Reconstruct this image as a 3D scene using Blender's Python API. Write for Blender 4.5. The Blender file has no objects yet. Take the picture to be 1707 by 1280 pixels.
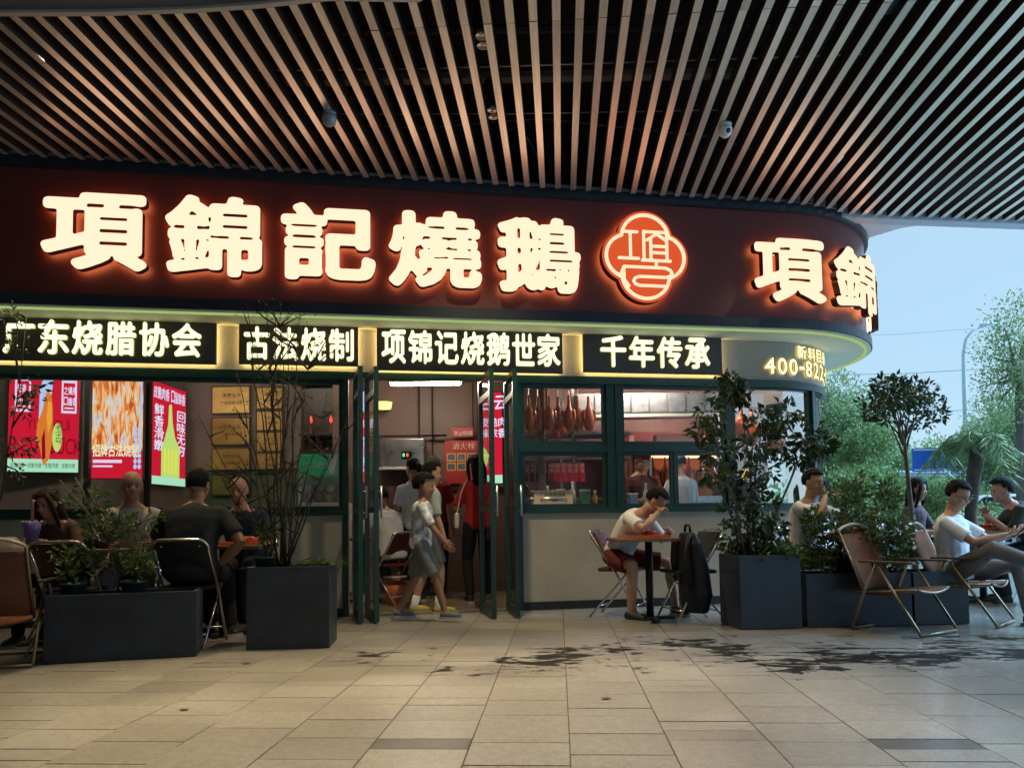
import bpy, bmesh, math, random
import numpy as np
from mathutils import Vector, Matrix, Euler
from math import sin, cos, tan, atan, atan2, pi, radians, sqrt

scene = bpy.context.scene
COL = scene.collection
random.seed(7)
rng = np.random.default_rng(11)

# ------------------------------------------------------------------ camera
IW, IH, F = 1707.0, 1280.0, 1281.0
CAMH = 0.92
PITCH, ROLL = radians(3.5), radians(-0.8)
CY = 868.0 - F * tan(PITCH)
cam_data = bpy.data.cameras.new('camera')
cam = bpy.data.objects.new('camera', cam_data)
COL.objects.link(cam)
cam.location = (0, 0, CAMH)
CAMR = Matrix.Rotation(pi / 2 + PITCH, 3, 'X') @ Matrix.Rotation(ROLL, 3, 'Z')
cam.rotation_euler = CAMR.to_euler()
cam_data.sensor_width = 36.0
cam_data.sensor_fit = 'HORIZONTAL'
cam_data.lens = 36.0 * F / IW
cam_data.shift_y = (CY - IH / 2) / IW
cam_data.clip_start = 0.05
cam_data.clip_end = 2000
scene.camera = cam

# ------------------------------------------------------------------ world, sun, exposure
EXPO = 1.65                                    # the photo is exposed for the shade under the canopy
EXK = 2.0 ** -EXPO                             # lamps and signs are dim next to daylight
SUN_EL, SUN_AZ = radians(45), radians(80)      # azimuth measured from +Y towards +X
world = bpy.data.worlds.new('World'); scene.world = world; world.use_nodes = True
wn = world.node_tree; wn.nodes.clear()
w_out = wn.nodes.new('ShaderNodeOutputWorld'); w_bg = wn.nodes.new('ShaderNodeBackground')
sky = wn.nodes.new('ShaderNodeTexSky'); sky.sky_type = 'NISHITA'; sky.sun_disc = False
sky.sun_elevation = SUN_EL; sky.sun_rotation = SUN_AZ
sky.air_density = 1.0; sky.dust_density = 0.6; sky.ozone_density = 2.0; sky.altitude = 0
w_mix = wn.nodes.new('ShaderNodeMixRGB'); w_mix.inputs[0].default_value = 0.84
w_mix.inputs[2].default_value = (3.1, 4.75, 6.0, 1)       # even rain-cloud veil, the same all round
wn.links.new(sky.outputs[0], w_mix.inputs[1]); wn.links.new(w_mix.outputs[0], w_bg.inputs[0])
w_bg.inputs[1].default_value = 0.05
wn.links.new(w_bg.outputs[0], w_out.inputs[0])
sun_d = bpy.data.lights.new('sun', 'SUN'); sun = bpy.data.objects.new('sun', sun_d); COL.objects.link(sun)
sun_d.energy = 5.0; sun_d.angle = radians(40); sun_d.color = (0.36, 0.65, 1.0)
sdir = Vector((sin(SUN_AZ) * cos(SUN_EL), cos(SUN_AZ) * cos(SUN_EL), sin(SUN_EL)))
sun.rotation_euler = sdir.to_track_quat('Z', 'Y').to_euler(); sun.location = (12, 6, 12)
vs = scene.view_settings
scene.display_settings.display_device = 'sRGB'
vs.view_transform = 'Standard'; vs.look = 'None'; vs.gamma = 1.0; vs.exposure = EXPO; vs.use_curve_mapping = False
cy = scene.cycles
cy.use_denoising = True
try: cy.denoiser = 'OPENIMAGEDENOISE'
except Exception: pass
cy.max_bounces = 7; cy.diffuse_bounces = 4; cy.glossy_bounces = 4; cy.transmission_bounces = 4
cy.transparent_max_bounces = 16
cy.sample_clamp_indirect = 4.0; cy.blur_glossy = 0.5
cy.caustics_reflective = True; cy.caustics_refractive = False

# ------------------------------------------------------------------ layout helpers (photo pixel -> place)
def ray(px, py):
    return CAMR @ Vector(((px - IW / 2) / F, -(py - CY) / F, -1.0))
def gnd(px, py, z=0.0):
    d = ray(px, py); t = (z - CAMH) / d.z
    return Vector((0, 0, CAMH)) + d * t
def atY(px, py, Y):
    d = ray(px, py); return Vector((0, 0, CAMH)) + d * (Y / d.y)

# facade path: straight, then a round corner to the right
PHI, FZ0, FR, FS1 = atan(0.175), 7.95, 1.25, 2.88
AMAX = radians(118)
def FP(s, off=0.0, z=0.0):
    if s <= FS1:
        return Vector((s * cos(PHI) + off * sin(PHI), FZ0 + s * sin(PHI) - off * cos(PHI), z))
    C = Vector((FS1 * cos(PHI) - FR * sin(PHI), FZ0 + FS1 * sin(PHI) + FR * cos(PHI), z))
    a = (s - FS1) / FR
    if a <= AMAX:
        return C + Vector(((FR + off) * sin(PHI + a), -(FR + off) * cos(PHI + a), 0))
    t = s - FS1 - FR * AMAX; a = PHI + AMAX
    return C + Vector(((FR + off) * sin(a) + t * cos(a), -(FR + off) * cos(a) + t * sin(a), 0))
SEND = FS1 + FR * AMAX + 3.0
def proj(P):
    q = CAMR.transposed() @ (Vector(P) - Vector((0, 0, CAMH)))
    return IW / 2 + F * q.x / -q.z, CY - F * q.y / -q.z
def S(px, off=0.0, z=1.8):
    lo, hi = -7.0, FS1 + FR * 1.0
    for _ in range(40):
        m = (lo + hi) / 2
        if proj(FP(m, off, z))[0] < px: lo = m
        else: hi = m
    return (lo + hi) / 2
def ZZ(px, py, off=0.0):
    s = S(px, off); p = FP(s, off, 0)
    lo, hi = -1.0, 6.0
    for _ in range(40):
        m = (lo + hi) / 2
        if proj((p.x, p.y, m))[1] > py: lo = m
        else: hi = m
    return (lo + hi) / 2
def srange(a, b, step=0.12):
    n = max(1, int(math.ceil((b - a) / step)))
    out = [a + (b - a) * i / n for i in range(n + 1)]
    if b <= FS1 + 1e-6: return [a, b]
    if a < FS1: out = [a] + [x for x in out if x >= FS1 - 0.01] if True else out
    if a < FS1 and all(abs(x - FS1) > 1e-3 for x in out): out.insert(1, FS1)
    return sorted(set(round(x, 5) for x in out))

# ------------------------------------------------------------------ materials
MATS = {}
def mat(name, col=(0.5, 0.5, 0.5), rough=0.6, metal=0.0, spec=0.5, emit=None, estr=0.0, var=0.0, vscale=8.0,
        bump=0.0, bscale=60.0, coat=0.0, sub=0.0, trans=0.0, rvar=0.0, stretch=None, detail=4.0):
    if name in MATS: return MATS[name]
    m = bpy.data.materials.new(name); m.use_nodes = True
    nt = m.node_tree; b = nt.nodes['Principled BSDF']
    b.inputs['Base Color'].default_value = (*col, 1); b.inputs['Roughness'].default_value = rough
    b.inputs['Metallic'].default_value = metal; b.inputs['Specular IOR Level'].default_value = spec
    if coat: b.inputs['Coat Weight'].default_value = coat; b.inputs['Coat Roughness'].default_value = 0.15
    if emit: b.inputs['Emission Color'].default_value = (*emit, 1); b.inputs['Emission Strength'].default_value = estr * EXK
    if trans: b.inputs['Transmission Weight'].default_value = trans
    if sub:
        b.inputs['Subsurface Weight'].default_value = sub; b.inputs['Subsurface Scale'].default_value = 0.02
        b.inputs['Subsurface Radius'].default_value = (1, 0.35, 0.2)
    if var or bump or rvar:
        tc = nt.nodes.new('ShaderNodeTexCoord'); src = tc.outputs['Object']
        if stretch:
            mp = nt.nodes.new('ShaderNodeMapping'); mp.inputs['Scale'].default_value = stretch
            nt.links.new(src, mp.inputs[0]); src = mp.outputs[0]
        n = nt.nodes.new('ShaderNodeTexNoise'); n.inputs['Scale'].default_value = vscale; n.inputs['Detail'].default_value = detail
        nt.links.new(src, n.inputs['Vector'])
        if var:
            r = nt.nodes.new('ShaderNodeMapRange'); r.inputs[1].default_value = 0.3; r.inputs[2].default_value = 0.7
            r.inputs[3].default_value = 1 - var; r.inputs[4].default_value = 1 + var
            nt.links.new(n.outputs[0], r.inputs[0])
            mx = nt.nodes.new('ShaderNodeMixRGB'); mx.blend_type = 'MULTIPLY'; mx.inputs[0].default_value = 1
            mx.inputs[1].default_value = (*col, 1); nt.links.new(r.outputs[0], mx.inputs[2])
            nt.links.new(mx.outputs[0], b.inputs['Base Color'])
        if rvar:
            r2 = nt.nodes.new('ShaderNodeMapRange'); r2.inputs[1].default_value = 0.3; r2.inputs[2].default_value = 0.7
            r2.inputs[3].default_value = max(0.02, rough - rvar); r2.inputs[4].default_value = min(1, rough + rvar)
            nt.links.new(n.outputs[0], r2.inputs[0]); nt.links.new(r2.outputs[0], b.inputs['Roughness'])
        if bump:
            n2 = nt.nodes.new('ShaderNodeTexNoise'); n2.inputs['Scale'].default_value = bscale; n2.inputs['Detail'].default_value = 3
            nt.links.new(src, n2.inputs['Vector'])
            bp = nt.nodes.new('ShaderNodeBump'); bp.inputs['Strength'].default_value = bump; bp.inputs['Distance'].default_value = 0.01
            nt.links.new(n2.outputs[0], bp.inputs['Height']); nt.links.new(bp.outputs[0], b.inputs['Normal'])
    MATS[name] = m
    return m
def emis(name, col, strength):
    if name in MATS: return MATS[name]
    m = bpy.data.materials.new(name); m.use_nodes = True
    nt = m.node_tree; nt.nodes.clear()
    o = nt.nodes.new('ShaderNodeOutputMaterial'); e = nt.nodes.new('ShaderNodeEmission')
    e.inputs[0].default_value = (*col, 1); e.inputs[1].default_value = strength * EXK
    nt.links.new(e.outputs[0], o.inputs[0]); MATS[name] = m
    return m
def glassmat(name, tint=(0.9, 0.95, 0.93), refl=1.0, rough=0.02):
    if name in MATS: return MATS[name]
    m = bpy.data.materials.new(name); m.use_nodes = True
    nt = m.node_tree; nt.nodes.clear()
    o = nt.nodes.new('ShaderNodeOutputMaterial'); t = nt.nodes.new('ShaderNodeBsdfTransparent')
    g = nt.nodes.new('ShaderNodeBsdfGlossy'); mx = nt.nodes.new('ShaderNodeMixShader'); fr = nt.nodes.new('ShaderNodeFresnel')
    fr.inputs[0].default_value = 1.5; g.inputs['Roughness'].default_value = rough
    t.inputs[0].default_value = (*tint, 1)
    ml = nt.nodes.new('ShaderNodeMath'); ml.operation = 'MULTIPLY'; ml.inputs[1].default_value = refl
    nt.links.new(fr.outputs[0], ml.inputs[0]); nt.links.new(ml.outputs[0], mx.inputs[0])
    nt.links.new(t.outputs[0], mx.inputs[1]); nt.links.new(g.outputs[0], mx.inputs[2]); nt.links.new(mx.outputs[0], o.inputs[0])
    MATS[name] = m
    return m

# ------------------------------------------------------------------ objects
def tag(o, label=None, cat=None, group=None, kind=None):
    if label: o['label'] = label
    if cat: o['category'] = cat
    if group: o['group'] = group
    if kind: o['kind'] = kind
    return o
def thing(name, label, cat, loc=(0, 0, 0), rz=0.0, group=None):
    o = bpy.data.objects.new(name, None); COL.objects.link(o)
    o.empty_display_size = 0.1; o.location = loc; o.rotation_euler = (0, 0, rz)
    return tag(o, label, cat, group)
def mobj(name, me, parent=None, world=False):
    o = bpy.data.objects.new(name, me); COL.objects.link(o)
    if parent is not None:
        o.parent = parent
        if world:
            P = parent; M = Matrix.Identity(4)
            while P is not None:
                M = P.matrix_parent_inverse @ (Matrix.Translation(P.location) @ P.rotation_euler.to_matrix().to_4x4()) @ M if P.parent else (Matrix.Translation(P.location) @ P.rotation_euler.to_matrix().to_4x4()) @ M
                P = P.parent
            o.matrix_parent_inverse = M.inverted()
    return o
def clone(root, loc, rz=0.0, label=None, group=None):
    r = root.copy(); COL.objects.link(r); r.location = loc; r.rotation_euler = (0, 0, rz)
    if label: r['label'] = label
    if group: r['group'] = group
    for ch in list(root.children):
        c = ch.copy(); COL.objects.link(c); c.parent = r
        for g in list(ch.children):
            d = g.copy(); COL.objects.link(d); d.parent = c
    return r

class MB:
    """collects shapes; build() links them as one mesh object"""
    def __init__(self): self.v = []; self.f = []; self.m = []
    def add(self, vs, fs, mi=0):
        n = len(self.v); self.v += [tuple(p) for p in vs]
        self.f += [tuple(i + n for i in f) for f in fs]; self.m += [mi] * len(fs); return self
    def box(self, c, s, rz=0.0, mi=0, M=None):
        hx, hy, hz = s[0] / 2, s[1] / 2, s[2] / 2
        vs = [Vector((x, y, z)) for z in (-hz, hz) for y in (-hy, hy) for x in (-hx, hx)]
        R = M if M is not None else Matrix.Rotation(rz, 3, 'Z')
        vs = [R @ p + Vector(c) for p in vs]
        return self.add(vs, [(0, 2, 3, 1), (4, 5, 7, 6), (0, 1, 5, 4), (2, 6, 7, 3), (0, 4, 6, 2), (1, 3, 7, 5)], mi)
    def bbox(self, a, b, mi=0):
        return self.box([(a[i] + b[i]) / 2 for i in range(3)], [abs(b[i] - a[i]) for i in range(3)], 0, mi)
    def quad(self, a, b, c, d, mi=0): return self.add([a, b, c, d], [(0, 1, 2, 3)], mi)
    def tube(self, pts, r, n=8, cap=True, mi=0, ell=None):
        pts = [Vector(p) for p in pts]; k = len(pts)
        rs = list(r) if hasattr(r, '__len__') else [r] * k
        up = Vector((0, 0, 1)); vs = []; prev = None
        for i in range(k):
            t = (pts[min(i + 1, k - 1)] - pts[max(i - 1, 0)])
            t = t.normalized() if t.length > 1e-9 else Vector((0, 0, 1))
            if prev is None:
                a = up if abs(t.z) < 0.9 else Vector((0, 1, 0)); x = t.cross(a).normalized()
            else:
                x = prev - t * prev.dot(t); x = x.normalized() if x.length > 1e-6 else t.cross(up).normalized()
            prev = x; y = t.cross(x)
            for j in range(n):
                an = 2 * pi * j / n
                vs.append(pts[i] + x * (cos(an) * rs[i]) + y * (sin(an) * rs[i]))
        fs = [(i * n + j, i * n + (j + 1) % n, (i + 1) * n + (j + 1) % n, (i + 1) * n + j) for i in range(k - 1) for j in range(n)]
        if cap: fs += [tuple(range(n))[::-1], tuple((k - 1) * n + j for j in range(n))]
        return self.add(vs, fs, mi)
    def lathe(self, prof, c=(0, 0, 0), n=16, mi=0, M=None, close=False):
        vs = []; c = Vector(c)
        for (r, z) in prof:
            for j in range(n):
                p = Vector((r * cos(2 * pi * j / n), r * sin(2 * pi * j / n), z))
                vs.append((M @ p if M is not None else p) + c)
        k = len(prof)
        fs = [(i * n + j, i * n + (j + 1) % n, (i + 1) * n + (j + 1) % n, (i + 1) * n + j) for i in range(k - 1) for j in range(n)]
        if prof[0][0] > 1e-6: fs.append(tuple(range(n))[::-1])
        if prof[-1][0] > 1e-6: fs.append(tuple((k - 1) * n + j for j in range(n)))
        return self.add(vs, fs, mi)
    def sphere(self, c, r, n=12, m=8, mi=0, M=None):
        r = (r, r, r) if not hasattr(r, '__len__') else r
        vs = []; fs = []; c = Vector(c)
        for i in range(m + 1):
            th = pi * i / m
            for j in range(n):
                p = Vector((r[0] * sin(th) * cos(2 * pi * j / n), r[1] * sin(th) * sin(2 * pi * j / n), r[2] * cos(th)))
                vs.append((M @ p if M is not None else p) + c)
        for i in range(m):
            for j in range(n):
                fs.append((i * n + j, (i + 1) * n + j, (i + 1) * n + (j + 1) % n, i * n + (j + 1) % n))
        return self.add(vs, fs, mi)
    def prism(self, poly, d, M=None, mi=0):
        """poly: list of (x,y); extruded 0..d along z; M maps local->target"""
        n = len(poly); M = M or Matrix.Identity(4)
        vs = [M @ Vector((x, y, 0)) for x, y in poly] + [M @ Vector((x, y, d)) for x, y in poly]
        fs = [tuple(range(n))[::-1], tuple(range(n, 2 * n))] + [(i, (i + 1) % n, n + (i + 1) % n, n + i) for i in range(n)]
        return self.add(vs, fs, mi)
    def fslab(self, s0, s1, z0, z1, o0, o1, mi=0, step=0.12):
        """block following the facade: s along it, z height, offset o0..o1 out of the wall"""
        ss = srange(s0, s1, step); vs = []
        for s in ss:
            vs += [FP(s, o0, z0), FP(s, o1, z0), FP(s, o1, z1), FP(s, o0, z1)]
        fs = []; k = len(ss)
        for i in range(k - 1):
            for j in range(4):
                fs.append((i * 4 + j, i * 4 + (j + 1) % 4, (i + 1) * 4 + (j + 1) % 4, (i + 1) * 4 + j))
        fs += [(0, 1, 2, 3)[::-1], tuple((k - 1) * 4 + j for j in range(4))]
        return self.add(vs, fs, mi)
    def mesh(self, name, mats, smooth=False, bevel=0.0, fix=True):
        me = bpy.data.meshes.new(name)
        me.from_pydata([tuple(p) for p in self.v], [], self.f)
        mats = mats if isinstance(mats, (list, tuple)) else [mats]
        for m in mats: me.materials.append(m)
        if len(mats) > 1: me.polygons.foreach_set('material_index', self.m)
        if fix or bevel:
            bm = bmesh.new(); bm.from_mesh(me)
            if fix: bmesh.ops.recalc_face_normals(bm, faces=bm.faces)
            if bevel: bmesh.ops.bevel(bm, geom=[e for e in bm.edges if e.calc_face_angle(0) > 0.6], offset=bevel, segments=2, affect='EDGES', profile=0.6)
            bm.to_mesh(me); bm.free()
        if smooth: me.polygons.foreach_set('use_smooth', [True] * len(me.polygons))
        me.update()
        return me
    def build(self, name, mats, parent=None, smooth=False, bevel=0.0, world=False, fix=True):
        return mobj(name, self.mesh(name, mats, smooth, bevel, fix), parent, world)
def part(name, m, parent, fn, smooth=False, bevel=0.0, world=False):
    b = MB(); fn(b); return b.build(name, m, parent, smooth, bevel, world)
def smooth_by_angle(me, ang=35):
    bm = bmesh.new(); bm.from_mesh(me)
    for f in bm.faces: f.smooth = True
    for e in bm.edges: e.smooth = e.calc_face_angle(0) < radians(ang)
    bm.to_mesh(me); bm.free()

# ------------------------------------------------------------------ lettering: glyph -> rounded heavy outline -> solid
_G = {}
def glyph_tris(ch):
    cu = bpy.data.curves.new('tmp_text', 'FONT'); cu.body = ch; cu.resolution_u = 4
    o = bpy.data.objects.new('tmp_text', cu)
    me = o.to_mesh(); me.calc_loop_triangles()
    v = np.array([p.co[:2] for p in me.vertices]) if len(me.vertices) else np.zeros((0, 2))
    t = np.array([q.vertices[:] for q in me.loop_triangles], dtype=int) if len(me.vertices) else np.zeros((0, 3), int)
    o.to_mesh_clear(); bpy.data.objects.remove(o); bpy.data.curves.remove(cu)
    return v, t
def glyph_mask(ch, N):
    v, t = glyph_tris(ch)
    lo, hi = v.min(0), v.max(0); sc = (hi - lo).max()
    pad = int(N * 0.12); n = N + 2 * pad
    q = (v - lo) / sc * (N - 1) + pad
    mk = np.zeros((n, n), bool)
    for a, b, c in t:
        A, B, C = q[a], q[b], q[c]
        x0, y0 = np.floor(np.minimum(np.minimum(A, B), C)).astype(int); x1, y1 = np.ceil(np.maximum(np.maximum(A, B), C)).astype(int)
        xs, ys = np.meshgrid(np.arange(x0, x1 + 1), np.arange(y0, y1 + 1))
        d = (B[0] - A[0]) * (C[1] - A[1]) - (C[0] - A[0]) * (B[1] - A[1])
        if abs(d) < 1e-9: continue
        w1 = ((B[0] - A[0]) * (ys - A[1]) - (xs - A[0]) * (B[1] - A[1])) / d
        w2 = ((xs - A[0]) * (C[1] - A[1]) - (C[0] - A[0]) * (ys - A[1])) / d
        ins = (w1 >= -1e-6) & (w2 >= -1e-6) & (w1 + w2 <= 1 + 1e-6)
        mk[ys[ins], xs[ins]] = True
    asp = (hi - lo) / sc
    return mk, pad, asp
def sh(a, dy, dx, fill):
    r = np.full_like(a, fill); h, w = a.shape
    r[max(dy, 0):h + min(dy, 0), max(dx, 0):w + min(dx, 0)] = a[max(-dy, 0):h + min(-dy, 0), max(-dx, 0):w + min(-dx, 0)]
    return r
def edt(mk, it):
    d = np.where(mk, 0.0, 1e3)
    for _ in range(it):
        for dy, dx, c in ((0, 1, 1), (0, -1, 1), (1, 0, 1), (-1, 0, 1), (1, 1, 1.414), (1, -1, 1.414), (-1, 1, 1.414), (-1, -1, 1.414)):
            d = np.minimum(d, sh(d, dy, dx, 1e3) + c)
    return d
def blur(a, k):
    for _ in range(k):
        a = (a * 2 + sh(a, 0, 1, 0) + sh(a, 0, -1, 0)) / 4; a = (a * 2 + sh(a, 1, 0, 0) + sh(a, -1, 0, 0)) / 4
    return a
def contours(f, lev=0.5):
    h, w = f.shape; nxt = {}; pos = {}
    b = f > lev
    act = np.argwhere((b[:-1, :-1] != b[1:, :-1]) | (b[:-1, :-1] != b[:-1, 1:]) | (b[:-1, :-1] != b[1:, 1:]) | (b[1:, :-1] != b[:-1, 1:]) )
    def P(k, y0, x0, y1, x1):
        if k not in pos:
            a, c = f[y0, x0], f[y1, x1]; t = (lev - a) / (c - a)
            pos[k] = (x0 + (x1 - x0) * t, y0 + (y1 - y0) * t)
        return k
    T = {1: [(3, 0)], 2: [(0, 1)], 3: [(3, 1)], 4: [(1, 2)], 5: [(3, 0), (1, 2)], 6: [(0, 2)], 7: [(3, 2)], 8: [(2, 3)], 9: [(2, 0)], 10: [(0, 1), (2, 3)], 11: [(2, 1)], 12: [(1, 3)], 13: [(1, 0)], 14: [(0, 3)]}
    for y, x in act:
        c = int(b[y, x]) | int(b[y, x + 1]) << 1 | int(b[y + 1, x + 1]) << 2 | int(b[y + 1, x]) << 3
        for e0, e1 in T.get(c, []):
            ks = []
            for e in (e0, e1):
                if e == 0: ks.append(P(('h', y, x), y, x, y, x + 1))
                elif e == 1: ks.append(P(('v', y, x + 1), y, x + 1, y + 1, x + 1))
                elif e == 2: ks.append(P(('h', y + 1, x), y + 1, x, y + 1, x + 1))
                else: ks.append(P(('v', y, x), y, x, y + 1, x))
            nxt[ks[0]] = ks[1]
    loops = []; seen = set()
    for k in list(nxt):
        if k in seen: continue
        lp = []; c = k
        while c in nxt and c not in seen:
            seen.add(c); lp.append(pos[c]); c = nxt[c]
        if len(lp) > 8: loops.append(np.array(lp))
    return loops
def glyph_loops(ch, N=110, D=0.05, keep=0.30, bl=3, sub=2):
    key = (ch, N, D, keep, bl, sub)
    if key in _G: return _G[key]
    mk, pad, asp = glyph_mask(ch, N)
    Dp = D * N
    if Dp > 0.3:
        d = edt(mk, int(Dp * 3) + 4)
        mxf = d.copy(); w = int(Dp * 1.6) + 1
        for _ in range(w):
            m2 = mxf
            for dy, dx in ((0, 1), (0, -1), (1, 0), (-1, 0)): m2 = np.maximum(m2, sh(mxf, dy, dx, 0))
            mxf = m2
        lim = np.minimum(Dp, np.where(mxf < Dp * 1.9, (1 - keep) * mxf, Dp))
        fld = np.where(mk, 1.0, np.clip(lim - d + 0.5, 0, 1))
    else: fld = mk.astype(float)
    fld = blur(fld, bl)
    out = []
    for lp in contours(fld):
        if len(lp) < 12: continue
        q = lp.copy()
        for _ in range(2): q = (np.roll(q, 1, 0) + 2 * q + np.roll(q, -1, 0)) / 4
        q = q[::sub]
        out.append((q - pad) / (N - 1))
    _G[key] = (out, asp)
    return _G[key]
def loops_mesh(loops, ext, mats, name, xf=None, bev=0.0):
    """solid with front (slot 0), side (slot 1), back (slot 2); ext = thickness, from z 0..ext"""
    cu = bpy.data.curves.new('tmp_c', 'CURVE'); cu.dimensions = '2D'; cu.fill_mode = 'BOTH'
    cu.extrude = ext / 2; cu.bevel_depth = bev; cu.bevel_resolution = 1
    for lp in loops:
        sp = cu.splines.new('POLY'); sp.points.add(len(lp) - 1)
        sp.points.foreach_set('co', np.hstack([lp, np.zeros((len(lp), 1)), np.ones((len(lp), 1))]).astype(np.float32).ravel())
        sp.use_cyclic_u = True
    o = bpy.data.objects.new('tmp_c', cu); me0 = o.to_mesh()
    me = me0.copy(); o.to_mesh_clear(); bpy.data.objects.remove(o); bpy.data.curves.remove(cu)
    me.name = name; me.materials.clear()
    for m in mats: me.materials.append(m)
    if len(mats) > 1:
        idx = [0 if p.normal.z > 0.5 else (2 if p.normal.z < -0.5 else 1) for p in me.polygons]
        me.polygons.foreach_set('material_index', [min(i, len(mats) - 1) for i in idx])
    me.polygons.foreach_set('use_smooth', [False] * len(me.polygons))
    if xf:
        for v in me.vertices: v.co = xf(v.co.x, v.co.y, v.co.z + ext / 2)
    me.update()
    return me
def flat_text(text, size, name, m, parent, M, depth=0.002, D=0.0, N=40, vertical=False, gap=0.08, sx=1.0, world=False):
    """thin printed lettering as one mesh; M (4x4) maps local x-right y-up z-out to target; anchored at lower left"""
    b = None; x = y = 0.0; allv = []; allf = []
    for ch in text:
        if ch == ' ':
            x += size * 0.45; continue
        lp, asp = glyph_loops(ch, N, D, 0.3, 1, 1 if N < 50 else 2)
        wide = ord(ch) > 0x2000
        cell = size
        sc = size if wide else size * (0.82 if asp[1] > 0.9 or ch.isdigit() or ch.isalpha() else 0.5)
        ls = []
        for q in lp:
            p = q * sc
            if wide: p = p + np.array([(1 - asp[0]) * sc / 2, (1 - asp[1]) * sc / 2])
            elif ch == '-': p = p + np.array([0.0, size * 0.36])
            p[:, 0] *= sx
            ls.append(p + np.array([x, y]))
        me = loops_mesh(ls, depth, [m], 'g')
        n0 = len(allv); allv += [M @ Vector((v.co.x, v.co.y, v.co.z + 0)) for v in me.vertices]
        allf += [tuple(i + n0 for i in p.vertices) for p in me.polygons]
        bpy.data.meshes.remove(me)
        if vertical: y -= size * (1 + gap)
        else: x += (size if wide else sc * asp[0] + size * 0.06) * sx * (1 + gap)
    me = bpy.data.meshes.new(name); me.from_pydata([tuple(v) for v in allv], [], allf); me.materials.append(m); me.update()
    return mobj(name, me, parent, world)
def frameM(o, x, y, z=None):
    x = Vector(x).normalized(); y = Vector(y).normalized(); z = x.cross(y).normalized() if z is None else Vector(z)
    M = Matrix((( x.x, y.x, z.x, o[0]), (x.y, y.y, z.y, o[1]), (x.z, y.z, z.z, o[2]), (0, 0, 0, 1)))
    return M
# ------------------------------------------------------------------ common materials
M_green = mat('green_frame_paint', (0.008, 0.040, 0.032), 0.35, var=0.15, vscale=3)
M_band = mat('slate_metal', (0.022, 0.028, 0.036), 0.4, 0.3, var=0.2, vscale=2)
M_trim = mat('grey_trim', (0.22, 0.23, 0.25), 0.45, 0.2)
M_red = mat('maroon_panel', (0.105, 0.016, 0.012), 0.55, var=0.12, vscale=1.2)
M_wall = mat('beige_stucco', (0.37, 0.345, 0.29), 0.85, var=0.10, vscale=2.5, bump=0.35, bscale=90)
M_soffit = mat('cream_soffit', (0.62, 0.64, 0.46), 0.7, var=0.05, vscale=3)
M_plinth = mat('dark_plinth', (0.012, 0.017, 0.024), 0.5)
M_glass = glassmat('window_glass', (0.92, 0.96, 0.94), 0.8)
M_doorglass = glassmat('door_glass', (0.90, 0.94, 0.92), 0.9)
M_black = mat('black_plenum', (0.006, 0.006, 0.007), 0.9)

def wood_slat_mat():
    m = bpy.data.materials.new('wood_grain_aluminium'); m.use_nodes = True; nt = m.node_tree; b = nt.nodes['Principled BSDF']
    tc = nt.nodes.new('ShaderNodeTexCoord'); mp = nt.nodes.new('ShaderNodeMapping'); mp.inputs['Scale'].default_value = (22, 1.1, 22)
    n = nt.nodes.new('ShaderNodeTexNoise'); n.inputs['Scale'].default_value = 2.2; n.inputs['Detail'].default_value = 6; n.inputs['Roughness'].default_value = 0.65
    oi = nt.nodes.new('ShaderNodeObjectInfo'); va = nt.nodes.new('ShaderNodeVectorMath'); va.operation = 'ADD'
    vm = nt.nodes.new('ShaderNodeVectorMath'); vm.operation = 'SCALE'; vm.inputs[3].default_value = 1.0
    cb = nt.nodes.new('ShaderNodeCombineXYZ'); ml = nt.nodes.new('ShaderNodeMath'); ml.operation = 'MULTIPLY'; ml.inputs[1].default_value = 40
    nt.links.new(oi.outputs['Random'], ml.inputs[0]); nt.links.new(ml.outputs[0], cb.inputs[1])
    nt.links.new(tc.outputs['Object'], va.inputs[0]); nt.links.new(cb.outputs[0], va.inputs[1]); nt.links.new(va.outputs[0], mp.inputs[0])
    nt.links.new(mp.outputs[0], n.inputs['Vector'])
    cr = nt.nodes.new('ShaderNodeValToRGB')
    cr.color_ramp.elements[0].position = 0.3; cr.color_ramp.elements[0].color = (0.71, 0.59, 0.44, 1)
    cr.color_ramp.elements[1].position = 0.72; cr.color_ramp.elements[1].color = (0.98, 0.87, 0.69, 1)
    nt.links.new(n.outputs[0], cr.inputs[0])
    hv = nt.nodes.new('ShaderNodeHueSaturation'); mr = nt.nodes.new('ShaderNodeMapRange'); mr.inputs[3].default_value = 0.78; mr.inputs[4].default_value = 1.15
    nt.links.new(oi.outputs['Random'], mr.inputs[0]); nt.links.new(mr.outputs[0], hv.inputs['Value']); nt.links.new(cr.outputs[0], hv.inputs['Color'])
    nt.links.new(hv.outputs[0], b.inputs['Base Color'])
    b.inputs['Roughness'].default_value = 0.34; b.inputs['Metallic'].default_value = 0.7; b.inputs['Specular IOR Level'].default_value = 0.8; b.inputs['Coat Weight'].default_value = 0.5; b.inputs['Coat Roughness'].default_value = 0.3
    return m
M_slat = wood_slat_mat()
M_slatside = mat('dark_slat_side', (0.032, 0.019, 0.014), 0.6, var=0.2, vscale=4)

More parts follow.
